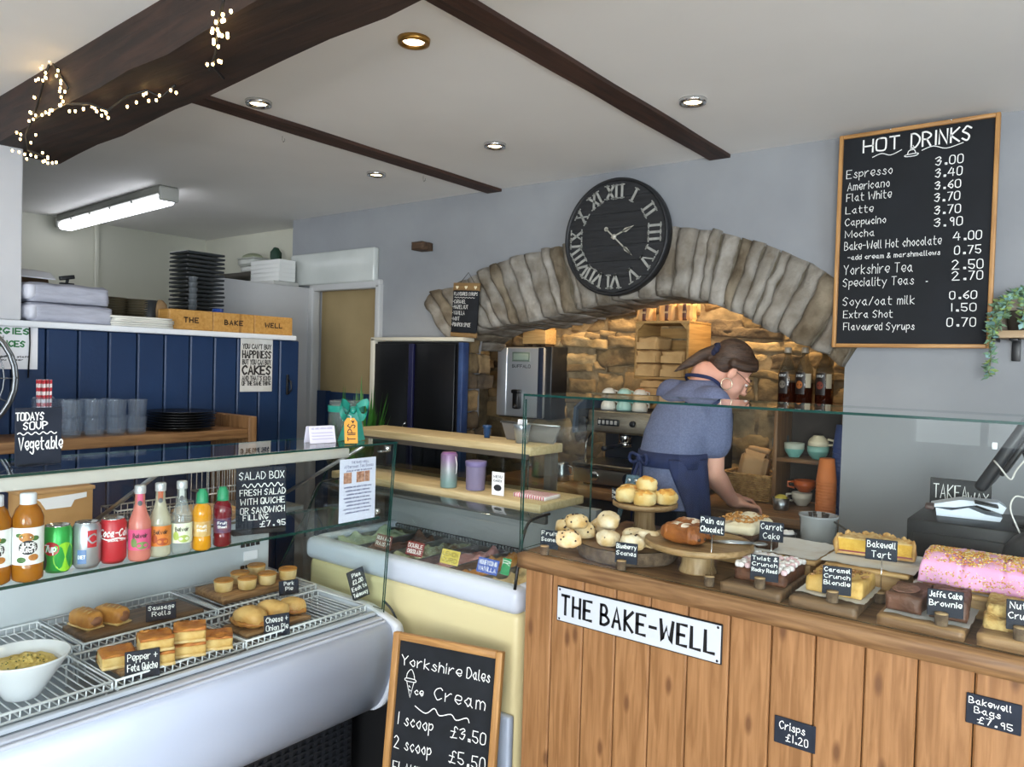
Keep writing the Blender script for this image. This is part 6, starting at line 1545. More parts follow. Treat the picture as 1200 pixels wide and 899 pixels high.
# water boiler on the stone wall
YQ = 3.50
q = [PY(x, y, YQ) for x, y in ((583, 405), (645, 406), (583, 489), (645, 492))]
x0, x1, zb, zt = q[0].x, q[1].x, (q[2].z+q[3].z)/2, (q[0].z+q[1].z)/2; w_, h = x1-x0, zt-zb
r = T('water_boiler', 'wall mounted steel water boiler with small display and black tap', 'boiler', ((x0+x1)/2, YQ, zb))
MB().box((0, .10, h/2), (w_, .16, h), .008).build('casing', mat('boiler_dark', '#17181c', .4), r)
MB().box((-.02, .012, h/2), (w_*.88, .03, h*.965), .010, seg=3).build('front_panel', mat('boiler_steel', '#d5d9de', .3, metal=.65), r)
MB().box((-w_*.36, .0, h/2), (w_*.14, .016, h*.955), .006, seg=3).build('left_edge', mat('boiler_steel', '#d5d9de', .3, metal=.65), r)
MB().box((w_*.34, -.002, h/2), (w_*.09, .006, h*.955), .001).build('dark_stripe', mat('boiler_navy', '#2a3142', .35), r)
MB().box((-.01, -.005, h*.85), (w_*.33, .004, h*.13), .001).build('display', mat('lcd_green', '#6d7a70', .25), r)
MB().box((-.01, -.0075, h*.85), (w_*.28, .002, h*.085), .001).build('lcd', mat('lcd_pale', '#98a596', .2), r)
lettering([('BUFFALO', -w_*.19, w_*.15, h*.70, h*.04)], r, -.0042, mat('logo_grey', '#4c5056', .4), .0035, 0)
tp = MB().box((-.02, -.02, h*.25), (.042, .04, .10), .008).box((-.02, -.026, h*.37), (.052, .04, .022), .006).tube([(-.02, -.03, h*.20), (-.02, -.045, h*.14)], .010, 10); tp.build('tap', BLACK, r)
# wooden box on the boiler
wb0 = PY(630, 388, YQ+.08)
r = T('bamboo_box', 'small slatted bamboo box on top of the water boiler', 'box', (wb0.x-.0, YQ+.10, zt+.001))
MB().box((0, 0, .055), (.16, .11, .085), .003).build('body', BAMBOO, r); MB().box((.02, -.0, .106), (.12, .09, .016), .003).build('raised_lid', BAMBOO, r)
for x in (-.06, 0, .06): MB().box((x, 0, .006), (.03, .09, .012)).build('foot', mat('foot_dark', '#3d2c1c', .7), r)
# bucket, steel tray and small items on the upper ledge
ZL = 1.2465
p = PZ(576, 523, ZL)
r = T('sugar_bucket', 'small galvanised bucket of sugar sachets on the upper ledge', 'bucket', (p.x, 2.385, ZL))
sb = r.location.copy()
MB().lathe([(0, 0), (.022, 0), (.024, .003), (.031, .050), (.0325, .052), (.032, .060), (.036, .074), (.034, .075), (.030, .060), (.022, .006), (0, .006)], 26).build('pail', mat('galvanised', '#aab4bc', .3, metal=.8, c2='#939da6', scale=20), r)
sm_ = MB().box((0, 0, .043), (.010, .003, .086), .001, seg=1); s0 = None
for i in range(10):
    a_ = i*2.4; q_ = .017*math.sqrt(i/10); lc = (sb.x+q_*math.cos(a_), sb.y+q_*math.sin(a_), ZL+.0065)
    if s0 is None: s0 = o = sm_.build('sugar_sachet', PAPER, None, lc)
    else: o = s0.copy(); COL.objects.link(o); o.location = lc; o.rotation_euler = (0, 0, a_)
    tag(o, 'white sugar sachet standing in the galvanised bucket', 'sachet', 'sugar sachets in the bucket')
q = [PY(x, y, 2.455) for x, y in ((588, 494), (657, 499), (648, 532), (578, 524))]
r = T('steel_tray', 'dull grey steel tray standing upright on the upper ledge', 'tray', (0, 0, ZL))
w0, w1 = q[0].x, q[1].x; hz = q[0].z-ZL
poly = [(w0+.03, 0), (w1-.03, 0), (w1, hz), (w0, hz)]
MB().prism(poly, -.006, 0, MXZ, at=-2.452).build('panel', mat('dull_steel', '#77736e', .45, metal=.3), r)
MB().tube([(w0, 2.449, hz), (w1, 2.449, hz)], .004, 8).build('rolled_rim', STEEL, r)
p = PZ(548, 515, ZL); tag(MB().lathe([(0, 0), (.012, 0), (.012, .012), (.015, .016), (.015, .040), (.020, .044), (.018, .052), (0, .054)], 16).build('blue_bottle_stopper', mat('stopper_blue', '#123a63', .4), None, (p.x, 2.44, ZL)), 'small dark blue bottle on the upper ledge left of the bucket', 'bottle')
# glass jar stack right of the tray
p = PY(668, 560, 3.2)
# lower ledge things
ZLL = 1.0755
p = PZ(487, 577, ZLL)
r = T('drinks_flask', 'tall purple to teal glitter flask on the lower ledge', 'flask', (p.x, 2.17, ZLL))
m, nt, bs = nodes('ombre'); bs.inputs['Roughness'].default_value = .4; bs.inputs['Metallic'].default_value = .2
tc = nt.nodes.new('ShaderNodeTexCoord'); sx = nt.nodes.new('ShaderNodeSeparateXYZ'); rp = nt.nodes.new('ShaderNodeValToRGB')
rp.color_ramp.elements[0].color = C('#7a9694'); rp.color_ramp.elements[1].color = C('#83688c'); e = rp.color_ramp.elements.new(.5); e.color = C('#8a8d8f'); rp.color_ramp.elements[0].position = .15; rp.color_ramp.elements[-1].position = .8
mu = nt.nodes.new('ShaderNodeMath'); mu.operation = 'MULTIPLY'; mu.inputs[1].default_value = 1/.145
nt.links.new(tc.outputs['Object'], sx.inputs[0]); nt.links.new(sx.outputs[2], mu.inputs[0]); nt.links.new(mu.outputs[0], rp.inputs[0]); nt.links.new(rp.outputs[0], bs.inputs['Base Color'])
MB().lathe([(0, 0), (.030, 0), (.032, .004), (.032, .125), (.029, .130), (0, .130)], 26).build('body', m, r); MB().lathe([(.028, .125), (.028, .131), (.027, .134), (0, .134)], 22).build('cap', mat('cap_mauve', '#7d4f86', .4), r)
MB().tube([(.032, 0, .12), (.044, -.004, .09), (.044, -.006, .06), (.038, -.004, .055)], .0015, 6).build('strap', PAPER, r)
p = PZ(558, 560, ZLL); r = T('lavender_reflection', 'lavender coloured reflection built as a pot on the lower ledge', 'pot', (PY(557, 575, 2.20).x, 2.20, ZLL)); MB().lathe([(0, 0), (.034, 0), (.036, .003), (.038, .10), (.040, .104), (.037, .105), (.034, .01), (0, .01)], 24).build('pot', mat('lavender', '#77708c', .6), r); MB().lathe([(.037, .088), (.0395, .090), (.0405, .107), (.039, .109), (0, .109)], 24).build('lid', mat('lavender_dark', '#6f6690', .6), r)  # solid pot shape stands in for a reflection in the ledge glass
chalk_sign('small white printed card with burger-shaped drawing, a reflection built solid on the lower ledge', .052, .085, (PY(583, 575, 2.16).x, 2.16, ZLL), [('MENU', -.018, .018, .064, .009), ('CAKES', -.018, .018, .050, .007)], rz=6, m=PAPER, wd=.0016)  # card reflected in the ledge glass, built here as a solid sheet
o = bpy.context.scene.objects
r_ = [x for x in o if x.get('label', '').startswith('small white printed card')][0]; r_['label'] = 'small white printed card built for a reflection on the lower ledge'; r_.name = 'reflected_card'
for c_ in r_.children:
    if c_.name.startswith('lettering'): c_.data.materials[0] = INK
    if c_.name.startswith('slate_board'): c_.name = 'card_sheet'
m = MB(); m.ell((0, 0, .028), (.017, .0012, .012), 12); m.build('printed_picture', mat('ink', '#23242a', .8), r_)
tag(MB().slab((0, 0, 0), (.14, .10, .014), 8, 6, 2, .002, 30, 3, rnd=.1).build('striped_napkins', striped('napkin_stripe', '#c45a72', '#e9dfe0', 30, 'x', 0), None, (-1.60, 2.24, ZLL)), 'folded pink striped napkins at the right end of the lower ledge', 'napkins')
# acrylic A-shaped holder and steel rack on the lower ledge end, behind the guard glass
r = T('acrylic_holder', 'blue-grey acrylic A-shaped menu holder just inside the guard glass', 'menu holder', (-1.285, 2.375, ZK), 10)
AC = glass('acrylic', '#cfe0e6', body=.30, bodycol='#7f9aa6')
MB().prism([(-.06, 0), (-.045, 0), (-.012, .135), (.012, .135), (.045, 0), (.06, 0), (.022, .175), (-.022, .175)], .004, 0, MXZ).build('frame', AC, r)
for x in (-.012, .012): MB().cyl((0, 0, 0), .006, .006, 12, M=Matrix.Rotation(PI/2, 4, 'X')).build('rivet', STEEL, r, (x, -.004, .158))

# coffee machine
YM = 3.17
a_ = PY(676, 500, YM); xl = a_.x; zt_ = PY(720, 482, YM).z; zf = PY(720, 508, YM).z; zd_ = PY(720, 547, YM).z
r = T('coffee_machine', 'brushed steel espresso machine on the worktop under the arch', 'coffee machine', (xl, YM, ZA+.001))
zo = ZA+.001; Wm = .62
CM = mat('machine_steel', '#b5ab97', .28, metal=1, c2='#a09684', scale=20, stretch=(1, 1, 6)); CB = mat('machine_black', '#1c1d20', .45)
MB().prism([(0, zf-zo), (0, zt_-zo), (.44, zt_-zo), (.44, .02), (.28, .02), (.28, zf-zo)], Wm, 0, Matrix(((0, 0, 1, 0), (1, 0, 0, 0), (0, 1, 0, 0), (0, 0, 0, 1)))).build('body', CB, r)
MB().box((Wm/2+.03, -.012, (zf+zt_)/2-zo), (Wm-.09, .03, zt_-zf), .008, seg=3, R=RX(-8)).build('front_panel', CM, r)
for x in (0, Wm): MB().prism([(-.03, zf-zo-.01), (-.02, zt_-zo+.01), (.06, zt_-zo+.05), (.30, zt_-zo+.05), (.30, zf-zo+.0)], .016, 0, Matrix(((0, 0, 1, 0), (1, 0, 0, 0), (0, 1, 0, 0), (0, 0, 0, 1))), at=x-.008).build('side_panel', mat('panel_blue', '#3d4a5a', .35), r)
kp = MB().box((.195, -.032, (zf+zt_)/2-zo), (.115, .01, .032), .004).build('keypad', BLACK, r)
for i in range(5): MB().box((0, 0, 0), (.013, .006, .018), .002).build('button', mat('button_pale', '#9d9a98', .4), kp, (.150+i*.022, -.038, (zf+zt_)/2-zo))
MB().cyl((0, 0, 0), .02, .03, 18, M=Matrix.Rotation(PI/2, 4, 'X')).build('steam_knob', BLACK, r, (.062, -.02, (zf+zt_)/2-zo)); MB().cyl((0, 0, 0), .014, .02, 18, M=Matrix.Rotation(PI/2, 4, 'X')).build('steam_knob', BLACK, r, (.325, -.02, (zf+zt_)/2-zo))
for x in (.24, .46):
    g = MB().cyl((x, .06, zf-zo-.045), .032, .045, 20).cyl((x, .06, zf-zo-.065), .036, .022, 20); gh = g.build('group_head', CHROME, r)
    MB().tube([(x, .03, zf-zo-.056), (x-.01, -.07, zf-zo-.06), (x-.015, -.12, zf-zo-.063)], [.009, .010, .013], 10).build('portafilter_handle', BLACK, gh)
MB().tube([(.06, .05, zf-zo), (.05, .01, zf-zo-.06), (.055, .0, zf-zo-.15)], .005, 8).build('steam_wand', CHROME, r)
MB().box((Wm/2, .10, zd_-zo), (Wm-.02, .30, .02), .004).build('drip_tray', CM, r); MB().box((Wm/2, .12, (zd_-zo)*.5), (Wm-.01, .30, (zd_-zo)-.03), .008).build('base', mat('machine_base', '#8b8375', .35, metal=.9), r)
MB().cyl((0, 0, 0), .024, .015, 20, M=Matrix.Rotation(PI/2, 4, 'X')).build('pressure_gauge', CHROME, r, (.13, -.025, (zd_-zo)*.52)); MB().cyl((0, 0, 0), .030, .012, 20, M=Matrix.Rotation(PI/2, 4, 'X')).build('dial', BLACK, r, (.31, -.022, (zd_-zo)*.52))
for x in (.05, Wm-.05):
    for y in (.03, .24): MB().cyl((x, y, 0), .02, .022, 14).build('foot', BLACK, r)
ztop = zt_+.001
MB().tube([(.02, .02, zt_-zo+.055), (Wm-.02, .02, zt_-zo+.055), (Wm-.02, .4, zt_-zo+.055), (.02, .4, zt_-zo+.055)], .004, 6, True).build('cup_rail', CHROME, r)
cm = MB().lathe([(.035, 0), (.038, .003), (.037, .02), (.032, .036), (.021, .048), (.012, .052), (0, .053)], 22)
for i, (px, c_, nm) in enumerate(((717, '#e3ddd2', 'white'), (729, '#dcd4c4', 'cream'), (741, '#a9cfc6', 'mint green'), (753, '#d9773f', 'orange'), (764, '#d8d2c6', 'pale'))):
    x = PY(717, 470, YM+.12).x+i*.043; yc_ = YM+(.09, .17)[i % 2]
    for lv_ in (0, 1):
        o = T('coffee_cup', f'{nm} coffee cup upside down on the espresso machine, {"upper" if lv_ else "lower"} of its pair', 'cup', (x, yc_, ztop+lv_*.054), 60)
        MB().add(cm.v, cm.f, 0, True).build('bowl', mat('cup_'+nm.replace(' ', '_'), c_, .35), o)
        MB().tube([(.034, 0, .016), (.050, 0, .018), (.050, 0, .036), (.031, 0, .040)], .004, 8).build('handle', mat('cup_'+nm.replace(' ', '_'), c_, .35), o)
# grinder-side tools
p = PY(690, 590, 3.1)
r = T('milk_jug', 'small steel milk jug beside the espresso machine', 'jug', (xl-.10, 3.20, ZA+.001))
MB().lathe([(0, 0), (.036, 0), (.040, .004), (.040, .035), (.030, .075), (.032, .09), (.029, .09), (.027, .075), (.037, .035), (.036, .006), (0, .006)], 24).build('body', STEEL, r); MB().tube([(.037, 0, .03), (.062, 0, .035), (.062, 0, .07), (.031, 0, .08)], .004, 8).build('handle', STEEL, r)
r = T('glass_jar', 'clear lidded glass jar of biscuits left of the espresso machine', 'jar', (xl-.24, 3.22, ZA+.001))
MB().lathe([(0, 0), (.05, 0), (.055, .005), (.055, .20), (.045, .215), (.043, .215), (.051, .20), (.051, .008), (0, .008)], 26).build('jar', TUM, r); MB().lathe([(.047, .214), (.047, .222), (.02, .235), (.015, .25), (0, .252)], 22).build('lid', CHROME, r); MB().lathe([(0, .009), (.046, .009), (.046, .12), (0, .13)], 20).build('biscuits', mat('biscuit', '#8f6439', .7), r)

# crate with coffee bags
YC = 3.42
q = [PY(x, y, YC) for x, y in ((745, 374), (808, 378), (745, 437), (806, 438))]
x0, x1, zt_c, zb_c = q[0].x, q[1].x, (q[0].z+q[1].z)/2, (q[2].z+q[3].z)/2-.03; h = zt_c-zb_c; w_ = x1-x0; dp = .26
r = T('wooden_crate', 'open wooden crate of paper bags fixed to the rubble wall', 'crate', (x0, YC, zb_c))
CRT = wood('crate_wood', '#b58f57', '#9a7544', 'y', .6, 5); CRTX = wood('crate_wood_x', '#b58f57', '#9a7544', 'x', .6, 5)
MB().box((w_/2, dp/2, h-.006), (w_, dp, .012), .001).build('top_board', CRTX, r); MB().box((w_/2, dp/2, .006), (w_, dp, .012), .001).build('base_board', CRTX, r)
for x in (.006, w_-.006): MB().box((x, dp/2, h/2), (.012, dp, h-.024), .001).build('side_board', CRT, r)
for i in range(4): MB().box((w_/2, dp-.005, .05+i*(h-.1)/3), (w_-.024, .008, (h-.1)/3*.82), .001).build('back_slat', CRTX, r)
for i in range(2): MB().prism([(0, 0), (.035, 0), (0, -.035)], .012, 0, Matrix.Translation((.012 if i == 0 else w_-.012, .002, h-.012)) @ Matrix(((1 if i == 0 else -1, 0, 0, 0), (0, 0, 1, 0), (0, 1, 0, 0), (0, 0, 0, 1)))).build('corner_block', CRT, r)
def paperbag(lab, c, sx, sy, sz, seed, band=False, lie=False, m=KRAFT, rz=0, grp=None):
    o = T('paper_bag', lab, 'bag', c, rz, grp)
    MB().slab((0, 0, 0), (sx, sy, sz), 10, 8, 8, .006, 24, seed, rnd=.18).build('bag', m, o)
    if band: 
        MB().slab((0, -.002, .004), (sx*.36, sy*1.06, sz*.9), 4, 5, 6, .002, 24, seed, rnd=.1).build('dark_label', mat('bag_label', '#4a2f2c', .6), o)
        mb = MB(); write(mb, 'COFFEE', -sx*.14, sx*.14, sz*.42, .008, .0022, -sy*.56-.004, .05); mb.build('lettering', mat('bag_gold', '#c9b58e', .6), o)
        MB().slab((0, 0, sz), (sx*.95, sy*.35, .012), 8, 3, 2, .004, 40, seed, rnd=.2).build('rolled_top', m, o)
    elif lie: MB().prism([(-sx*.46, .0), (sx*.46, 0), (sx*.44, sz*.55), (-sx*.44, sz*.55)], .004, 0, MXZ, at=sy/2+.006).build('folded_base', m, o)
    return o
for i, px in enumerate((757, 783, 804)):
    p = PY(px, 372, YC+.09); paperbag(['left', 'middle', 'right'][i]+' upright coffee bag with dark label on top of the crate', (p.x, YC+.10, zt_c+.001), .082, .06, .098, i*3+1, True)
bw = w_*.40; bh = (h-.03)/4.4
for k in range(3): paperbag('folded paper bag in the left stack inside the crate, '+['lowest', 'middle', 'topmost'][k], (x0+.014+bw/2, YC+.075, zb_c+.014+k*(bh*1.12+.001)), bw, .17, bh*1.08, k*5+2, lie=True, rz=rr.uniform(-2, 2))
for k in range(2): paperbag('folded paper bag in the right stack inside the crate, '+['lower', 'upper'][k], (x0+w_*.70, YC+.085, zb_c+.014+k*(bh*1.12+.001)), w_*.42, .17, bh*1.08, k*7+3, lie=True, rz=rr.uniform(-2, 2))
# bracket shelf with two more bags below the crate
r = T('bag_shelf', 'small dark shelf below the crate on the rubble wall', 'shelf', (x0+.02, YC+.02, 0))
zsh = max(PY(770, 470, YC).z, zt_+.075)
MB().box((.10, .10, zsh-.008), (.24, .20, .016), .002).build('shelf_board', mat('shelf_dark', '#43301f', .6), r); MB().box((.10, .195, zsh+.02), (.02, .008, .06)).build('bracket', BLACK, r)
hh = min(.075, (zb_c-.006-zsh)/2-.002)
for k in range(2): paperbag('folded paper bag on the small shelf below the crate, '+['lower', 'upper'][k], (x0+.10, YC+.10, zsh+.001+k*(hh*1.05+.002)), .15, .15, hh, k*4+9, lie=True, rz=4-k*8)

# right hand shelf unit
YS = 3.30
q0_, q1_ = PY(906, 520, YS), PY(990, 520, YS); x0, x1 = q0_.x, min(q1_.x, -.79)
zu = PY(940, 474, YS).z; zm = PY(930, 538, YS).z
r = T('shelf_unit', 'dark wooden shelf unit at the right end of the alcove', 'shelf unit', (x0, YS, ZA+.001))
SUW = wood('shelf_unit_wood', '#7a5836', '#5f4227', 'x', .5, 5); dp = .20; w_ = x1-x0; zo = ZA+.001
for x in (.008, w_-.008): MB().box((x, dp/2, (zu-zo)/2-.008), (.016, dp, zu-zo-.016), .001).build('upright', wood('shelf_unit_up', '#7a5836', '#5f4227', 'z', .5, 5), r)
for z in (zu-.008, zm-.008): MB().box((w_/2, dp/2, z-zo), (w_-.033 if z < zu-.02 else w_, dp, .016), .001).build('shelf_board', SUW, r)
MB().box((w_/2, dp-.004, (zu-zo)/2-.008), (w_-.034, .006, zu-zo-.02)).build('back_panel', mat('unit_back', '#241a12', .7), r)
SY = glass('syrup_bottle_glass', '#8a4a2a', body=.45, bodycol='#3d1c10'); CLR = glass('bottle_top_glass', '#d6d2c4', body=.1, bodycol='#9a8f7c')
for i, px in enumerate((920, 940, 964)):
    p = PY(px, 474, YS+.06); pt = PY(px, 406, YS+.06); hb = pt.z-zu-.004
    o = T('syrup_bottle', 'glass syrup bottle on the alcove shelf, '+['leftmost, with all-dark label', 'middle one, with orange and pale label', 'rightmost, with a pale side label'][i], 'bottle', (p.x, YS+.075, zu+.001))
    k = hb/.30
    MB().lathe([(0, 0), (.034, 0), (.037, .004), (.037, .11*k)], 24).build('filled_body', SY, o); MB().lathe([(.037, .11*k), (.037, .17*k), (.030, .20*k), (.015, .245*k), (.0135, .285*k)], 24).build('upper_glass', CLR, o)
    MB().lathe([(.0145, .270*k), (.0150, .271*k), (.0150, .296*k), (.013, .300*k), (0, .300*k)], 16).build('cap', mat('bottle_cap', '#b7ab97', .4), o)
    labelband(.0375, .05*k, .165*k, -.9, .35, mat('label_dark', '#1d1310', .5), o)
    if i: labelband(.0376, .085*k, .16*k, .45, 1.1, mat('label_cream', '#b5aa92', .6), o, 'side_label')
    b = MB(); blobon(b, .0381, -.25, .10*k, .015, .017); b.build('printed_picture', mat('label_print%d' % i, ['#6f675b', '#a8622c', '#7e3a2a'][i], .5), o)
    wraptext([('SYRUP', -.026, .006, .142*k, .009)], .0383, o, WT, .0016)
def mug(name, lab, px, c1, c2, y, z, R=.04, h=.06, hdl=True, rz=200):
    p = PY(px, 520, y); o = T(name, lab, 'cup', (p.x, y, z), rz)
    MB().lathe([(0, 0), (R*.5, 0), (R*.55, .004), (R*.85, h*.35), (R*.98, h*.6)], 24).build('lower_glaze', mat('glaze'+c1, c1, .4), o); MB().lathe([(R*.98, h*.6), (R, h), (R*.94, h), (R*.9, h*.5), (0, h*.15)], 24).build('upper_glaze', mat('glaze'+c2, c2, .4), o)
    if hdl: MB().tube([(R*.9, 0, h*.3), (R*1.5, 0, h*.4), (R*1.5, 0, h*.8), (R*.95, 0, h*.85)], .005, 8).build('handle', mat('glaze'+c2, c2, .4), o)
    return o
zmm = zm+.001
mug('mug', 'dark grey mug at the left on the middle alcove shelf', 917, '#4c565a', '#4c565a', YS+.145, zmm, .026, .085)
mug('bowl', 'teal and cream bowl on the middle alcove shelf', 931, '#6ea39a', '#a8b0a2', YS+.07, zmm, .042, .062, False)
mug('bowl', 'cream over teal stacked bowl at the right on the middle alcove shelf, lower', 959, '#6ba096', '#7aa79c', YS+.075, zmm, .044, .055, False)
o = mug('mug', 'cream mug upside down on the right teal bowl', 959, '#cfc5a8', '#d8cfb4', YS+.075, zmm+.10, .042, .044, True, 30); o.rotation_euler = (PI, 0, 0); o.location.z = zmm+.055+.0455
zbt = ZA+.0012
mug('cup', 'orange cup on the worktop inside the shelf unit', 945, '#b8561f', '#b8561f', YS+.09, zbt+.060, .046, .05)
mug('cup', 'white cup under the orange cup in the shelf unit', 942, '#cfcabd', '#cfcabd', YS+.09, zbt, .042, .056)
o = T('lemon_pot', 'small metal pot with a lemon half at the foot of the shelf unit', 'pot', (PY(915, 595, 3.22).x, 3.22, zbt)); MB().lathe([(0, 0), (.028, 0), (.030, .003), (.034, .05), (.032, .05), (.028, .006), (0, .006)], 20).build('pot', STEEL, o); MB().ell((0, 0, .046), (.027, .027, .018), 14).build('lemon', mat('lemon', '#c9b64a', .5), o)
# paper cups in stacks on the counter end near the wall
def cupstack(px, ybot_px, ytop_px, n, c_, lab, grp, y, z):
    p = PY(px, ybot_px, y); top = PY(px, ytop_px, y).z; H = top-z; hc = .095; pitch = (H-hc)/(n-1)
    mb = MB().lathe([(.0385, 0), (.0400, .002), (.0385, .004), (.028, hc), (.026, hc), (0, hc-.004)], 24)
    mt = mat('cupm'+c_, c_, .6)
    for i in range(n):
        lc = (p.x, y, z+i*pitch)
        if i == 0: o = q_ = mb.build('paper_cup', mt, None, lc)
        else: o = q_.copy(); COL.objects.link(o); o.location = lc
        tag(o, lab+(', topmost' if i == n-1 else ' under the topmost'), 'cup', grp)
cupstack(967, 600, 537, 13, '#c4713a', 'orange paper cup in the upturned stack behind the cutlery tub', 'orange paper cups', 3.16, zbt)
cupstack(985, 600, 498, 16, '#27407a', 'dark blue paper cup in the tall upturned stack by the wall edge', 'blue paper cups', 3.26, zbt)
# basket with bag
p0_, p1_ = PY(849, 590, 3.40), PY(899, 590, 3.40)
WIK = mat('wicker', '#b38d57', .8, c2='#8a6638', scale=50, bump=1.0, bscale=80)
r = T('wicker_basket', 'square wicker basket on the alcove worktop beside the person', 'basket', ((p0_.x+p1_.x)/2+.02, 3.42, ZA+.001)); w_ = p1_.x-p0_.x+.03; h = PY(870, 556, 3.34).z-ZA
wk = MB()
def wall(a, b, n):
    for row in range(12):
        pts = []
        for i in range(n*2+1):
            t = i/(n*2); q_ = Vector(a).lerp(Vector(b), t); nn = Vector((b[1]-a[1], a[0]-b[0], 0)).normalized(); pts.append(q_+nn*.0028*(1 if (i+row) % 2 else -1)+Vector((0, 0, .006+row*(h-.012)/11)))
        wk.tube(pts, (h/12)*.52, 5)
cs = [(-w_/2, -.09, 0), (w_/2, -.09, 0), (w_/2, .09, 0), (-w_/2, .09, 0)]
for i in range(4): wall(cs[i], cs[(i+1) % 4], 9)
wk.box((0, 0, .004), (w_-.01, .17, .006)); wk.build('weave', WIK, r)
MB().tube([(c_[0], c_[1], h) for c_ in cs], .007, 8, True).build('rim', WIK, r)
o = paperbag('brown paper bag leaning in the wicker basket', (r.location.x-.012, 3.42, ZA+.02), .12, .09, h+.085, 5, m=mat('brown_bag', '#a5835b', .8, c2='#947350', scale=10, bump=.3)); o.rotation_euler = (0, math.radians(9), math.radians(6))
MB().slab((0.01, 0, h+.085), (.10, .05, .02), 6, 3, 2, .003, 30, 4, rnd=.3).build('rolled_top', mat('brown_bag', '#a5835b', .8), o)

# ================================================================ PERSON AT THE WORKTOP
SKIN = mat('skin', '#d9a48e', .55, c2='#cf9782', scale=6, sss=.15)
SHIRT = mat('heather_shirt', '#666e8c', .85, c2='#585f7d', scale=160, bump=.15, bscale=60)
APRON = mat('navy_apron', '#1c2850', .8, c2='#182246', scale=30, bump=.1)
TROU = mat('black_trousers', '#15161b', .85)
HAIR = mat('brown_hair', '#4a3527', .45, c2='#2f2119', scale=10, stretch=(2, 2, 12), bump=.5, bscale=30)
PB_ = Vector((-1.285, 2.705, 0)); fwv = Vector((.36, .933, 0)).normalized(); rtv = Vector((fwv.y, -fwv.x, 0))
def J(a, b, c): return PB_+rtv*a+fwv*b+Vector((0, 0, c))
person = T('person', 'person in a blue T-shirt and navy apron bending over the alcove worktop', 'person', (0, 0, 0))
def caps(mb, chain):
    """swept chain of (point, radius)"""
    for (p, r0), (q, r1) in zip(chain, chain[1:]):
        n = max(2, int((Vector(q)-Vector(p)).length/.012))
        mb.tube([Vector(p).lerp(Vector(q), i/n) for i in range(n+1)], [r0+(r1-r0)*i/n for i in range(n+1)], 14)
    for p, r_ in chain: mb.ell(p, (r_, r_, r_), 12)
def oell(mb, c, rs, ax):    # oriented ellipsoid; ax = (right, forward, up)
    R_ = Matrix((ax[0], ax[1], ax[2])).transposed(); mb.ell(c, rs, 20, R=R_)
def sweep(mb, rings, n=28, cap=True):
    """rings: (centre, right vec, fwd vec) ellipses joined into one surface"""
    vs = [c+a*math.cos(2*PI*k/n)+b*math.sin(2*PI*k/n) for c, a, b in rings for k in range(n)]
    m_ = len(rings); fs = [(i*n+k, i*n+(k+1) % n, (i+1)*n+(k+1) % n, (i+1)*n+k) for i in range(m_-1) for k in range(n)]
    if cap: fs += [tuple(range(n))[::-1], tuple((m_-1)*n+k for k in range(n))]
    mb.add(vs, fs, 0, True)
def remesh(o, vx, it=6):
    m_ = o.modifiers.new('remesh', 'REMESH'); m_.mode = 'VOXEL'; m_.voxel_size = vx; m_.use_smooth_shade = True
    s_ = o.modifiers.new('smooth', 'SMOOTH'); s_.factor = .5; s_.iterations = it
    return o
# joints (hips, chest bend forward, head turned to the right and down)
hip = J(0, -.03, 1.0); waist = J(0, -.02, 1.21); chest = J(0, .05, 1.38); neckb = J(0, .14, 1.515)
shR, shL = J(.112, .075, 1.43), J(-.15, .105, 1.45)
elR, wrR = J(.105, .10, 1.165), J(.045, .27, 1.034)
elL, wrL = J(-.19, .24, 1.20), J(-.12, .40, 1.035)
# head frame: faces image-right, tilted down
fdir = (rgt0*.97+Vector((fwv.x, fwv.y, 0))*.20).normalized(); fdir = (fdir*.80+Vector((0, 0, -.60))).normalized()
hr = fdir.cross(Vector((0, 0, 1))).normalized(); hu = hr.cross(fdir).normalized()
HC = neckb+rgt0*.088+Vector((0, 0, .036))+fwv*.02
def Hd(a, b, c): return HC+hr*a+fdir*b+hu*c
body = MB()
oell(body, Hd(0, -.012, .030), (.067, .083, .080), (hr, fdir, hu))          # skull
oell(body, Hd(0, .030, -.045), (.053, .054, .060), (hr, fdir, hu))           # face
oell(body, Hd(0, .052, -.090), (.030, .028, .022), (hr, fdir, hu))           # chin
for s_ in (-1, 1): oell(body, Hd(s_*.030, .050, -.045), (.024, .022, .024), (hr, fdir, hu)); oell(body, Hd(s_*.028, .068, .004), (.022, .012, .010), (hr, fdir, hu))
caps(body, [(Hd(0, .082, -.005), .008), (Hd(0, .098, -.036), .0125)]); oell(body, Hd(0, .094, -.040), (.016, .010, .009), (hr, fdir, hu))
oell(body, Hd(0, .080, -.064), (.021, .009, .006), (hr, fdir, hu)); oell(body, Hd(0, .078, -.074), (.018, .010, .006), (hr, fdir, hu))
for s_ in (-1, 1): oell(body, Hd(s_*.074, -.012, -.020), (.008, .018, .030), (hr, fdir, hu))   # ears
caps(body, [(neckb-Vector((0, 0, .04)), .062), (neckb+Vector((0, 0, .02)), .054), (Hd(0, -.02, -.045), .052)])
sweep(body, [(hip-Vector((0, 0, .06)), rtv*.135, fwv*.095), (hip+Vector((0, 0, .06)), rtv*.128, fwv*.09), (waist, rtv*.110, fwv*.085), (chest, rtv*.125, fwv*.09), (chest+Vector((0, 0, .07))+fwv*.04, rtv*.12, fwv*.08), (neckb-Vector((0, 0, .03)), rtv*.07, fwv*.06)])
caps(body, [(shR, .048), (shR.lerp(elR, .5), .044), (elR, .038)]); caps(body, [(elR, .038), (elR.lerp(wrR, .3), .038), (elR.lerp(wrR, .75), .030), (wrR, .026)])
caps(body, [(shL, .048), (elL, .040)]); caps(body, [(elL, .040), (elL.lerp(wrL, .3), .041), (wrL, .026)])
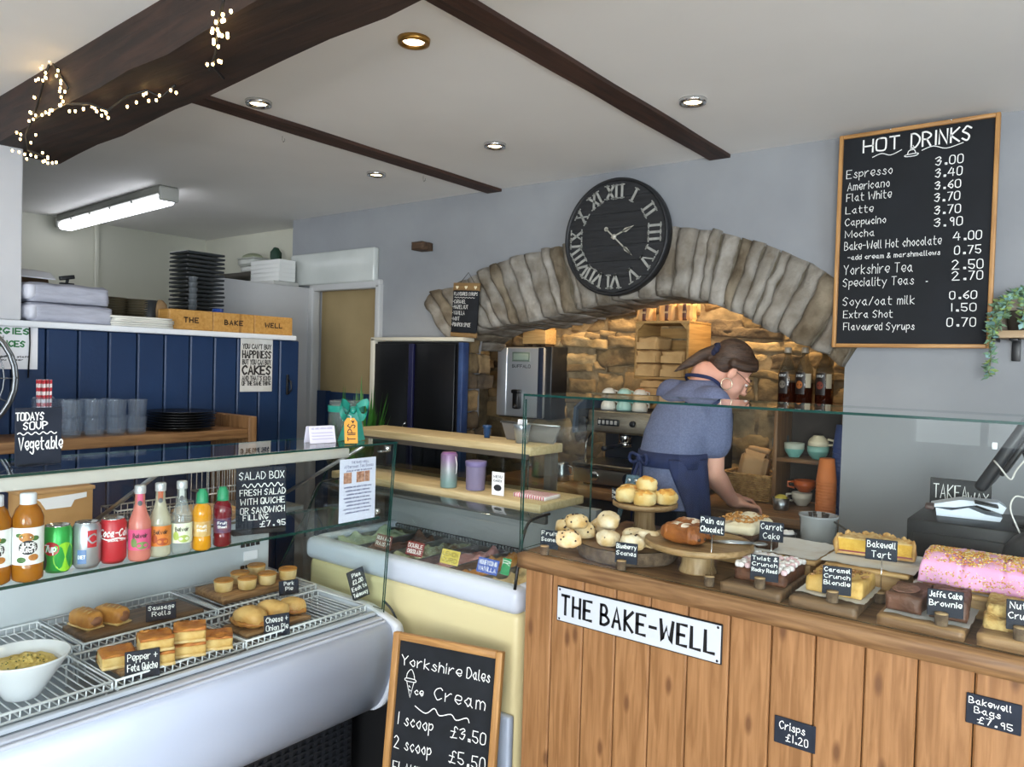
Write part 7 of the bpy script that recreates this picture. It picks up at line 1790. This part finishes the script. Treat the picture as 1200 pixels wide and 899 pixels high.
for s_ in (-1, 1): caps(body, [(hip+rtv*s_*.072, .074), (J(s_*.080, .01, .52), .050), (J(s_*.08, -.015, .10), .040)])
def hand_(mb, wr, d, up_, side):
    """palm with four unequal curled fingers and a thumb leaving the side of the palm"""
    d = d.normalized(); sd = d.cross(up_).normalized()*side; up_ = sd.cross(d).normalized()*side
    pc_ = wr+d*.050; oell(mb, pc_, (.038, .046, .015), (sd, d, up_)); caps(mb, [(wr, .025), (wr+d*.03, .024)])
    tips = []
    for k, (o_, ln) in enumerate(((-.028, .068), (-.0095, .078), (.0095, .072), (.027, .056))):
        b_ = wr+d*.088+sd*o_*.9; m1 = b_+d*ln*.42+up_*.004+sd*o_*.12; m2 = m1+d*ln*.30-up_*.012; e_ = m2+d*ln*.20-up_*.016
        caps(mb, [(b_-d*.02, .0095), (b_, .0092), (m1, .0085), (m2, .0078), (e_, .0066)]); tips.append((e_, d-up_*.6))
    tb = wr+d*.030-sd*.030; t1 = tb+d*.028-sd*.022-up_*.006; t2 = t1+d*.026-sd*.004-up_*.010
    caps(mb, [(tb+sd*.012, .013), (tb, .0125), (t1, .0105), (t2, .0085)])
    return tips
hand_(body, wrR, (rtv*.10+fwv*.98+Vector((0, 0, -.26))), Vector((0, 0, 1)), 1)
hand_(body, wrL, (rtv*.35+fwv*.9+Vector((0, 0, -.30))), Vector((0, 0, 1)), -1)
bo = remesh(body.build('body', SKIN, person), .0055, 4)
# T-shirt
sh = MB()
def el3(c, a, b): return (c, rtv*a, fwv*b)
sweep(sh, [el3(J(0, -.035, 1.035), .158, .140), el3(J(0, -.032, 1.11), .152, .132), el3(J(0, -.024, 1.19), .134, .116), el3(J(0, -.01, 1.235), .134, .116), el3(J(-.005, .02, 1.31), .140, .122), el3(J(-.008, .055, 1.375), .140, .120), el3(J(-.008, .085, 1.44), .125, .105), el3(J(-.004, .115, 1.487), .088, .078), el3(J(0, .130, 1.508), .064, .060), el3(J(0, .134, 1.513), .055, .052)])
for s_, e_, w_ in ((shR, elR, wrR), (shL, elL, wrL)):
    d = (e_-s_).normalized(); k = s_+d*.155
    caps(sh, [(s_-d*.0-(rtv*.06 if s_ is shR else -rtv*.06)+Vector((0, 0, .0)), .060), (s_, .064), (s_.lerp(k, .5), .066), (k, .066)])
# soft folds
for i, v in enumerate(sh.v):
    p = Vector(v); nv = noise.noise((p.x*9, p.y*9, p.z*4)); sh.v[i] = tuple(p+Vector((nv*.008, nv*.008, 0)))
so = remesh(sh.build('t_shirt', SHIRT, person), .007, 4)
# trousers
tr = MB(); sweep(tr, [el3(J(0, -.03, .82), .152, .124), el3(J(0, -.03, .94), .154, .126), el3(J(0, -.03, 1.04), .140, .11)])
for s_ in (-1, 1): caps(tr, [(J(s_*.075, -.025, .90), .090), (J(s_*.082, .01, .52), .068), (J(s_*.082, -.012, .09), .062)])
remesh(tr.build('trousers', TROU, person), .010, 4)
for s_ in (-1, 1):
    m = MB(); oell(m, J(s_*.085, .05, .042), (.045, .125, .042), (rtv, fwv, Vector((0, 0, 1)))); m.box(J(s_*.085, .05, .008), (.08, .22, .016), .006, R=Matrix((rtv, fwv, Vector((0, 0, 1)))).transposed()); m.build('shoe', BLACKM, person)
# apron: wraps the front and sides, open at the back, tied with a band at the waist
def apr(c, a, b, t): return c+rtv*a*math.cos(t)+fwv*b*math.sin(t)
rows = [(1.225, -.014, .143, .124, -1.05), (1.15, -.026, .155, .136, -.75), (1.06, -.032, .166, .147, -.42), (.95, -.034, .173, .153, -.18), (.72, -.034, .178, .156, -.05)]
m = MB(); n = 30; vs = []
for z, fo, a, b, t0 in rows:
    for i in range(n+1):
        t = t0+(PI-2*t0)*i/n; vs.append(apr(J(0, fo, z), a+.006*math.sin(i*1.1), b+.006*math.sin(i*1.1), t))
m.add(vs, [(r_*(n+1)+i, r_*(n+1)+i+1, (r_+1)*(n+1)+i+1, (r_+1)*(n+1)+i) for r_ in range(len(rows)-1) for i in range(n)], 0, True)
ao = m.build('apron', APRON, person); s_ = ao.modifiers.new('cloth', 'SOLIDIFY'); s_.thickness = .005; s_.offset = 1; sb_ = ao.modifiers.new('sub', 'SUBSURF'); sb_.levels = 1; sb_.render_levels = 1
m = MB()
ring0 = [(J(0, -.012, 1.240), .138, .120), (J(0, -.022, 1.185), .142, .123)]
vs = []; n = 40
for c, a, b in ring0:
    for i in range(n): vs.append(apr(c, a+.003, b+.003, 2*PI*i/n))
m.add(vs, [(i, (i+1) % n, n+(i+1) % n, n+i) for i in range(n)], 0, True)
ao = m.build('apron_waistband', APRON, person); s_ = ao.modifiers.new('cloth', 'SOLIDIFY'); s_.thickness = .006; s_.offset = 1
m = MB(); kb = J(-.03, -.148, 1.212)
for s_ in (-1, 1):
    lp = [kb+rtv*s_*(.05*math.sin(t*PI/8))-fwv*.012*math.sin(t*PI/8)+Vector((0, 0, .018*math.sin(t*PI/4))) for t in range(9)]; m.tube(lp, .007, 6)
    m.tube([kb, kb+rtv*s_*.03-fwv*.02-Vector((0, 0, .10)), kb+rtv*s_*.035-fwv*.012-Vector((0, 0, .20))], .007, 6)
m.ell(kb, (.016, .014, .016), 10); m.build('apron_bow', APRON, person)
# bib in front and neck strap
m = MB()
bibp = [J(-.11, .112, 1.19), J(.11, .112, 1.19), J(.09, .160, 1.33), J(.07, .178, 1.43), J(-.07, .178, 1.43), J(-.09, .160, 1.33)]
m.add(bibp, [(0, 1, 2, 3, 4, 5)], 0, True); ao = m.build('apron_bib', APRON, person); s_ = ao.modifiers.new('cloth', 'SOLIDIFY'); s_.thickness = .005
nk = [J(.07, .178, 1.43), J(.078, .155, 1.485), J(.070, .11, 1.518), J(.03, .074, 1.530), J(-.03, .074, 1.530), J(-.070, .11, 1.518), J(-.078, .155, 1.485), J(-.07, .178, 1.43)]
nk = smooth_pts3(nk); m = MB(); strip(m, nk, (0, 0, .014)); ao = m.build('neck_strap', APRON, person); s_ = ao.modifiers.new('cloth', 'SOLIDIFY'); s_.thickness = .004; s_.offset = 0
# hair drawn back into a low ponytail
hm = MB(); oell(hm, Hd(0, -.020, .046), (.0725, .087, .077), (hr, fdir, hu)); oell(hm, Hd(0, -.048, .005), (.066, .056, .064), (hr, fdir, hu)); oell(hm, Hd(0, .036, .066), (.055, .044, .036), (hr, fdir, hu))
for s_ in (-1, 1): caps(hm, [(Hd(s_*.062, .048, .052), .018), (Hd(s_*.072, .020, .030), .018), (Hd(s_*.070, -.030, .012), .020)])
PT = Hd(0, -.106, .022)
tail = [(PT+fdir*.02, .028), (PT, .020), (PT-rgt0*.035-fwv*.01-Vector((0, 0, .022)), .024), (PT-rgt0*.075-fwv*.015-Vector((0, 0, .050)), .021), (PT-rgt0*.115-fwv*.01-Vector((0, 0, .072)), .013), (PT-rgt0*.145-fwv*.01-Vector((0, 0, .090)), .004)]
caps(hm, tail); remesh(hm.build('hair', HAIR, person), .006, 3)
m = MB()
for k in range(10): a_ = k*PI/5; m.ell(PT+(hr*math.cos(a_)+hu*math.sin(a_))*.022+fdir*.002, (.014, .014, .014), 8)
m.build('scrunchie', mat('scrunchie', '#161a33', .9, bump=.3, bscale=60), person)
# eyes, brows, glasses, earring, lips
for s_ in (-1, 1):
    m = MB(); oell(m, Hd(s_*.028, .075, -.012), (.0105, .006, .006), (hr, fdir, hu)); m.build('eye', mat('eye_white', '#e6e0da', .3), person)
    m = MB(); oell(m, Hd(s_*.028, .0815, -.014), (.0055, .003, .0055), (hr, fdir, hu)); m.build('iris', mat('iris', '#4b4034', .3), person)
    m = MB(); m.tube([Hd(s_*.014, .083, .010), Hd(s_*.03, .082, .015), Hd(s_*.046, .072, .010)], .003, 6); m.build('eyebrow', HAIR, person)
    m = MB(); oell(m, Hd(s_*.028, .078, -.004), (.013, .007, .0035), (hr, fdir, hu)); m.build('eyelid', SKIN, person)
m = MB()
for s_ in (-1, 1):
    m.tube([Hd(s_*.031+.021*math.cos(t*PI/10), .094, -.016+.018*math.sin(t*PI/10)) for t in range(20)], .0014, 5, True); m.tube([Hd(s_*.052, .092, -.008), Hd(s_*.076, .03, -.006), Hd(s_*.078, -.02, -.006)], .0014, 5)
m.tube([Hd(-.010, .095, -.010), Hd(0, .099, -.008), Hd(.010, .095, -.010)], .0014, 5); m.build('glasses', mat('glasses', '#5d4a3c', .3, metal=.4), person)
m = MB(); m.tube([Hd(.080, -.006+.022*math.cos(t*PI/12), -.068+.022*math.sin(t*PI/12)) for t in range(24)], .0022, 6, True); m.build('hoop_earring', mat('earring', '#d6c2a6', .25, metal=.8), person)
m = MB(); oell(m, Hd(0, .087, -.068), (.018, .006, .005), (hr, fdir, hu)); m.build('lips', mat('lips', '#b9705f', .5), person)

# ================================================================ FOOD IN THE LEFT CASE
def cboard(label, x0, x1, y0, y1, z, h, m, rnd=.3):
    r = T('chopping_board', label, 'board', ((x0+x1)/2, (y0+y1)/2, z), 90)
    MB().slab((0, 0, 0), (y1-y0, x1-x0, h), 18, 8, 3, .001, 30, x0*7, rnd=rnd).build('board', m, r); return z+h+.0006
ZF, ZR = ZRF+.0055, ZRR+.0055
def rect(pts, z):
    P = [PZ(x, y, z) for x, y in pts]; return min(p.x for p in P), max(p.x for p in P), min(p.y for p in P), max(p.y for p in P)
PAS = mat('golden_pastry', '#cf9546', .5, c2='#a86a2a', scale=16, bump=.4, bscale=50); PALE = mat('pale_pastry', '#e0c590', .7, c2='#cba763', scale=22, bump=.3, bscale=60)
FILL = mat('quiche_top', '#d08a3a', .5, c2='#a95a22', scale=22, bump=.5, bscale=60); EGG = mat('quiche_side', '#dfc280', .7, c2='#c89f58', scale=30, bump=.3)
# sausage rolls
zb_ = cboard('dark wooden board of sausage rolls at the back of the case', -2.50, -2.33, 1.01, 1.385, ZR, .018, BOARD_D)
for i, (px, py) in enumerate(((104, 735), (134, 730))):
    p = PZ(px, py, zb_); o = T('sausage_roll', 'golden sausage roll on the dark board, '+('left one' if i == 0 else 'right one'), 'sausage roll', (p.x-.02, p.y, zb_), 8+i*10)
    MB().ell((0, 0, .024), (.058, .029, .026), 24, amp=.003, fr=40, seed=i+3, flat=.024, pw=.55).build('pastry', PAS, o)
    MB().ell((.053, 0, .024), (.0075, .019, .016), 14, amp=.002, fr=60, seed=i).build('sausage_meat', mat('sausage_meat', '#9c6a4c', .7, c2='#7c4f38', scale=50), o)
    MB().slab((0, 0, 0), (.112, .056, .007), 8, 6, 2, .002, 30, i, rnd=.4).build('base_crust', PALE, o)
    for q in (-.03, -.01, .01, .03): MB().ell((q, 0, .0485), (.003, .020, .0025), 8, R=RZ(20)).build('scored_line', PALE, o)
def ctag(label, px, py, z, lines, w_=.085, h_=.055, rz=70, tilt=10, wd=.0018):
    p = PZ(px, py, z); r = chalk_sign(label, w_, h_, (p.x, p.y, z), [(t_, -w_*.42*min(1, len(t_)/7), w_*.42*min(1, len(t_)/7), h_*(.66-.36*i) if len(lines) < 3 else h_*(.76-.22*i), h_*(.24 if len(lines) < 3 else .13)) for i, t_ in enumerate(lines)], rz=rz, tilt=tilt, wd=wd)
    MB().box((0, .012, .004), (w_*.6, .024, .006), .001).build('foot', BLACK, r); return r
ctag('slate tag reading Sausage Rolls on the dark board', 189, 727, zb_, ['Sausage', 'Rolls'], .088, .052)
# quiche slices
xa, xb, ya, yb = -2.20, -2.075, 1.05, 1.315
zq = cboard('wooden board of pepper and feta quiche in the front row', -2.22, -2.065, .985, 1.325, ZF, .016, BOARD)
def quiche(lab, px, py, z, rz, w_=.088, d_=.080, h=.034):
    p = PZ(px, py, z); o = T('quiche_slice', lab, 'quiche', (p.x, p.y, z), rz)
    MB().slab((0, 0, 0), (w_, d_, .008), 8, 8, 2, .0015, 40, px, rnd=.1).build('base_crust', PALE, o)
    MB().slab((0, .001, .0082), (w_*.97, d_*.95, h-.010), 10, 10, 3, .002, 40, px+1, rnd=.08).build('filling', EGG, o)
    MB().slab((0, .0, h-.0016), (w_*.985, d_*.97, .006), 12, 12, 2, .0016, 40, px+2, top=.006, rnd=.2).build('baked_top', FILL, o)
    MB().slab((0, d_*.49, 0), (w_*1.02, .010, h+.006), 10, 2, 4, .0025, 50, px+3, rnd=.25).build('rim_crust', PAS, o)
    return o
qs = [('low quiche slice at the left end of the wooden board', 137, 778, 0, 75), ('lower quiche slice of the middle pair on the board', 184, 776, 0, 66), ('lower quiche slice of the right-hand pair on the board', 222, 765, 0, 62), ('quiche slice at the far right end of the wooden board', 254, 757, 0, 60)]
for lb, px, py, k, rz in qs: quiche(lb, px, py, zq, rz)
quiche('upper quiche slice of the middle pair on the board', 182, 759, zq+.0425, 70); quiche('upper quiche slice of the right-hand pair on the board', 222, 748, zq+.0425, 60)
ctag('slate tag reading Pepper and Feta Quiche in front of the quiche', 167, 795, ZF, ['Pepper +', 'Feta Quiche'], .086, .074, 68)
# pork pies
zp = cboard('thick striped board of pork pies at the back right of the case', -2.55, -2.36, 1.47, 1.79, ZR, .030, wood('striped_board', '#a98257', '#7a5636', 'x', .5, 7))
pp = [(262, 692, 'pork pie at the left front of the striped board'), (303, 694, 'pork pie at the front, beside the Pork Pie tag'), (285, 684, 'pork pie behind the two front ones'), (311, 677, 'pork pie at the back of the striped board'), (326, 688, 'pork pie half hidden behind its slate tag'), (357, 684, 'pork pie at the right end of the striped board')]
for i, (px, py, lb) in enumerate(pp):
    p = PZ(px, py, zp); o = T('pork_pie', lb, 'pie', (max(min(p.x, -2.39), -2.52), p.y, zp), i*40)
    if i == 2: o.location.x = -2.47
    if i == 3: o.location.x = -2.515
    MB().lathe([(0, 0), (.028, 0), (.030, .004), (.033, .032), (.032, .037), (.029, .034), (0, .034)], 22).build('side_crust', PALE, o)
    MB().ell((0, 0, .033), (.031, .031, .007), 16, amp=.003, fr=60, seed=i).build('baked_lid', PAS, o)
    MB().lathe([(.0315, .033), (.0345, .036), (.0315, .040), (.029, .037)], 22).build('crimped_rim', PAS, o)
ctag('slate tag reading Pork Pie leaning on the pies', 339, 697, zp, ['Pork', 'Pie'], .070, .050, 74)
# cheese and onion pies
zc_ = cboard('wooden board of cheese and onion pies at the front right', -2.20, -2.07, 1.37, 1.62, ZF, .014, BOARD)
for i, (px, py, lb, rz) in enumerate(((302, 741, 'golden cheese and onion pie, left one on the board', 60), (330, 730, 'golden cheese and onion pie, middle one leaning on the left', 70), (349, 733, 'golden cheese and onion pie, right one on the board', 40))):
    p = PZ(px, py, zc_); o = T('pasty', lb, 'pasty', (-2.135, (1.425, 1.512, 1.588)[i], zc_), (20, 12, 30)[i])
    m = MB().ell((0, 0, .026), (.058 if i < 2 else .044, .040 if i < 2 else .032, .034 if i < 2 else .026), 22, amp=.005, fr=26, seed=i+2, flat=.026, pw=.85); m.build('pastry', mat('pasty_pastry', '#dcb774', .55, c2='#c4914a', scale=14, bump=.4, bscale=50), o)
    k = 1 if i < 2 else .75
    MB().tube([(-.066*k+.132*k*t/12, -.036*k*math.sin(PI*t/12)-.004, .012+.003*(t % 2)) for t in range(13)], .008, 8).build('crimped_edge', PAS, o)
ctag('slate tag reading Cheese and Onion Pie before the golden pies', 325, 746, ZF, ['Cheese +', 'Onion Pie'], .080, .068, 70)
r = ctag('tall tilted slate tag reading Pies £2.00 each to takeaway', 424, 706, ZF, ['Pies', '£2.00', 'Each to', 'Takeaway'], .068, .108, 78, 4, .0022); r.rotation_euler = (math.radians(-6), math.radians(-14), math.radians(78)); r.location.z += .016
# salad bowl
p = PZ(36, 822, ZF); r = T('salad_bowl', 'large white bowl of potato salad at the left of the case', 'bowl', (-2.135, PZ(30, 818, ZF).y-.0, ZF))
MB().lathe([(0, 0), (.040, 0), (.043, .004), (.050, .016), (.085, .070), (.104, .100), (.107, .106), (.103, .106), (.082, .072), (.046, .020), (0, .014)], 44).build('bowl', mat('bowl_white', '#e3e6ea', .2), r)
m = MB().ell((0, 0, .072), (.080, .080, .022), 30, amp=.008, fr=40, seed=2); rr = random.Random(5)
for i in range(170):
    a_, q_ = rr.uniform(0, 2*PI), .073*math.sqrt(rr.random()); m.ell((q_*math.cos(a_), q_*math.sin(a_), .090-.30*q_*q_/.09+rr.uniform(-.003, .005)), (rr.uniform(.006, .011), rr.uniform(.005, .009), .006), 6, R=RZ(rr.uniform(0, 180)))
q = m.build('potato_salad', mat('potato', '#e3c978', .6, c2='#cdae52', scale=40, bump=.3), r); q['kind'] = 'stuff'
m = MB()
for i in range(40): a_, q_ = rr.uniform(0, 2*PI),   .068*math.sqrt(rr.random()); m.ell((q_*math.cos(a_), q_*math.sin(a_), .098-.30*q_*q_/.09), (.003, .002, .0015), 5)
q = m.build('herbs', mat('herb', '#4d5a2c', .7), r); q['kind'] = 'stuff'
# black hose from the case end
tag(MB().tube(smooth_pts3([Vector((-1.99, 1.87, .70)), Vector((-1.955, 1.885, .66)), Vector((-1.92, 1.895, .58)), Vector((-1.90, 1.90, .45)), Vector((-1.90, 1.90, .25)), Vector((-1.91, 1.89, .008))]), .004, 8).build('black_cable', BLACK), 'black cable curving down beside the end of the display case', 'cable')
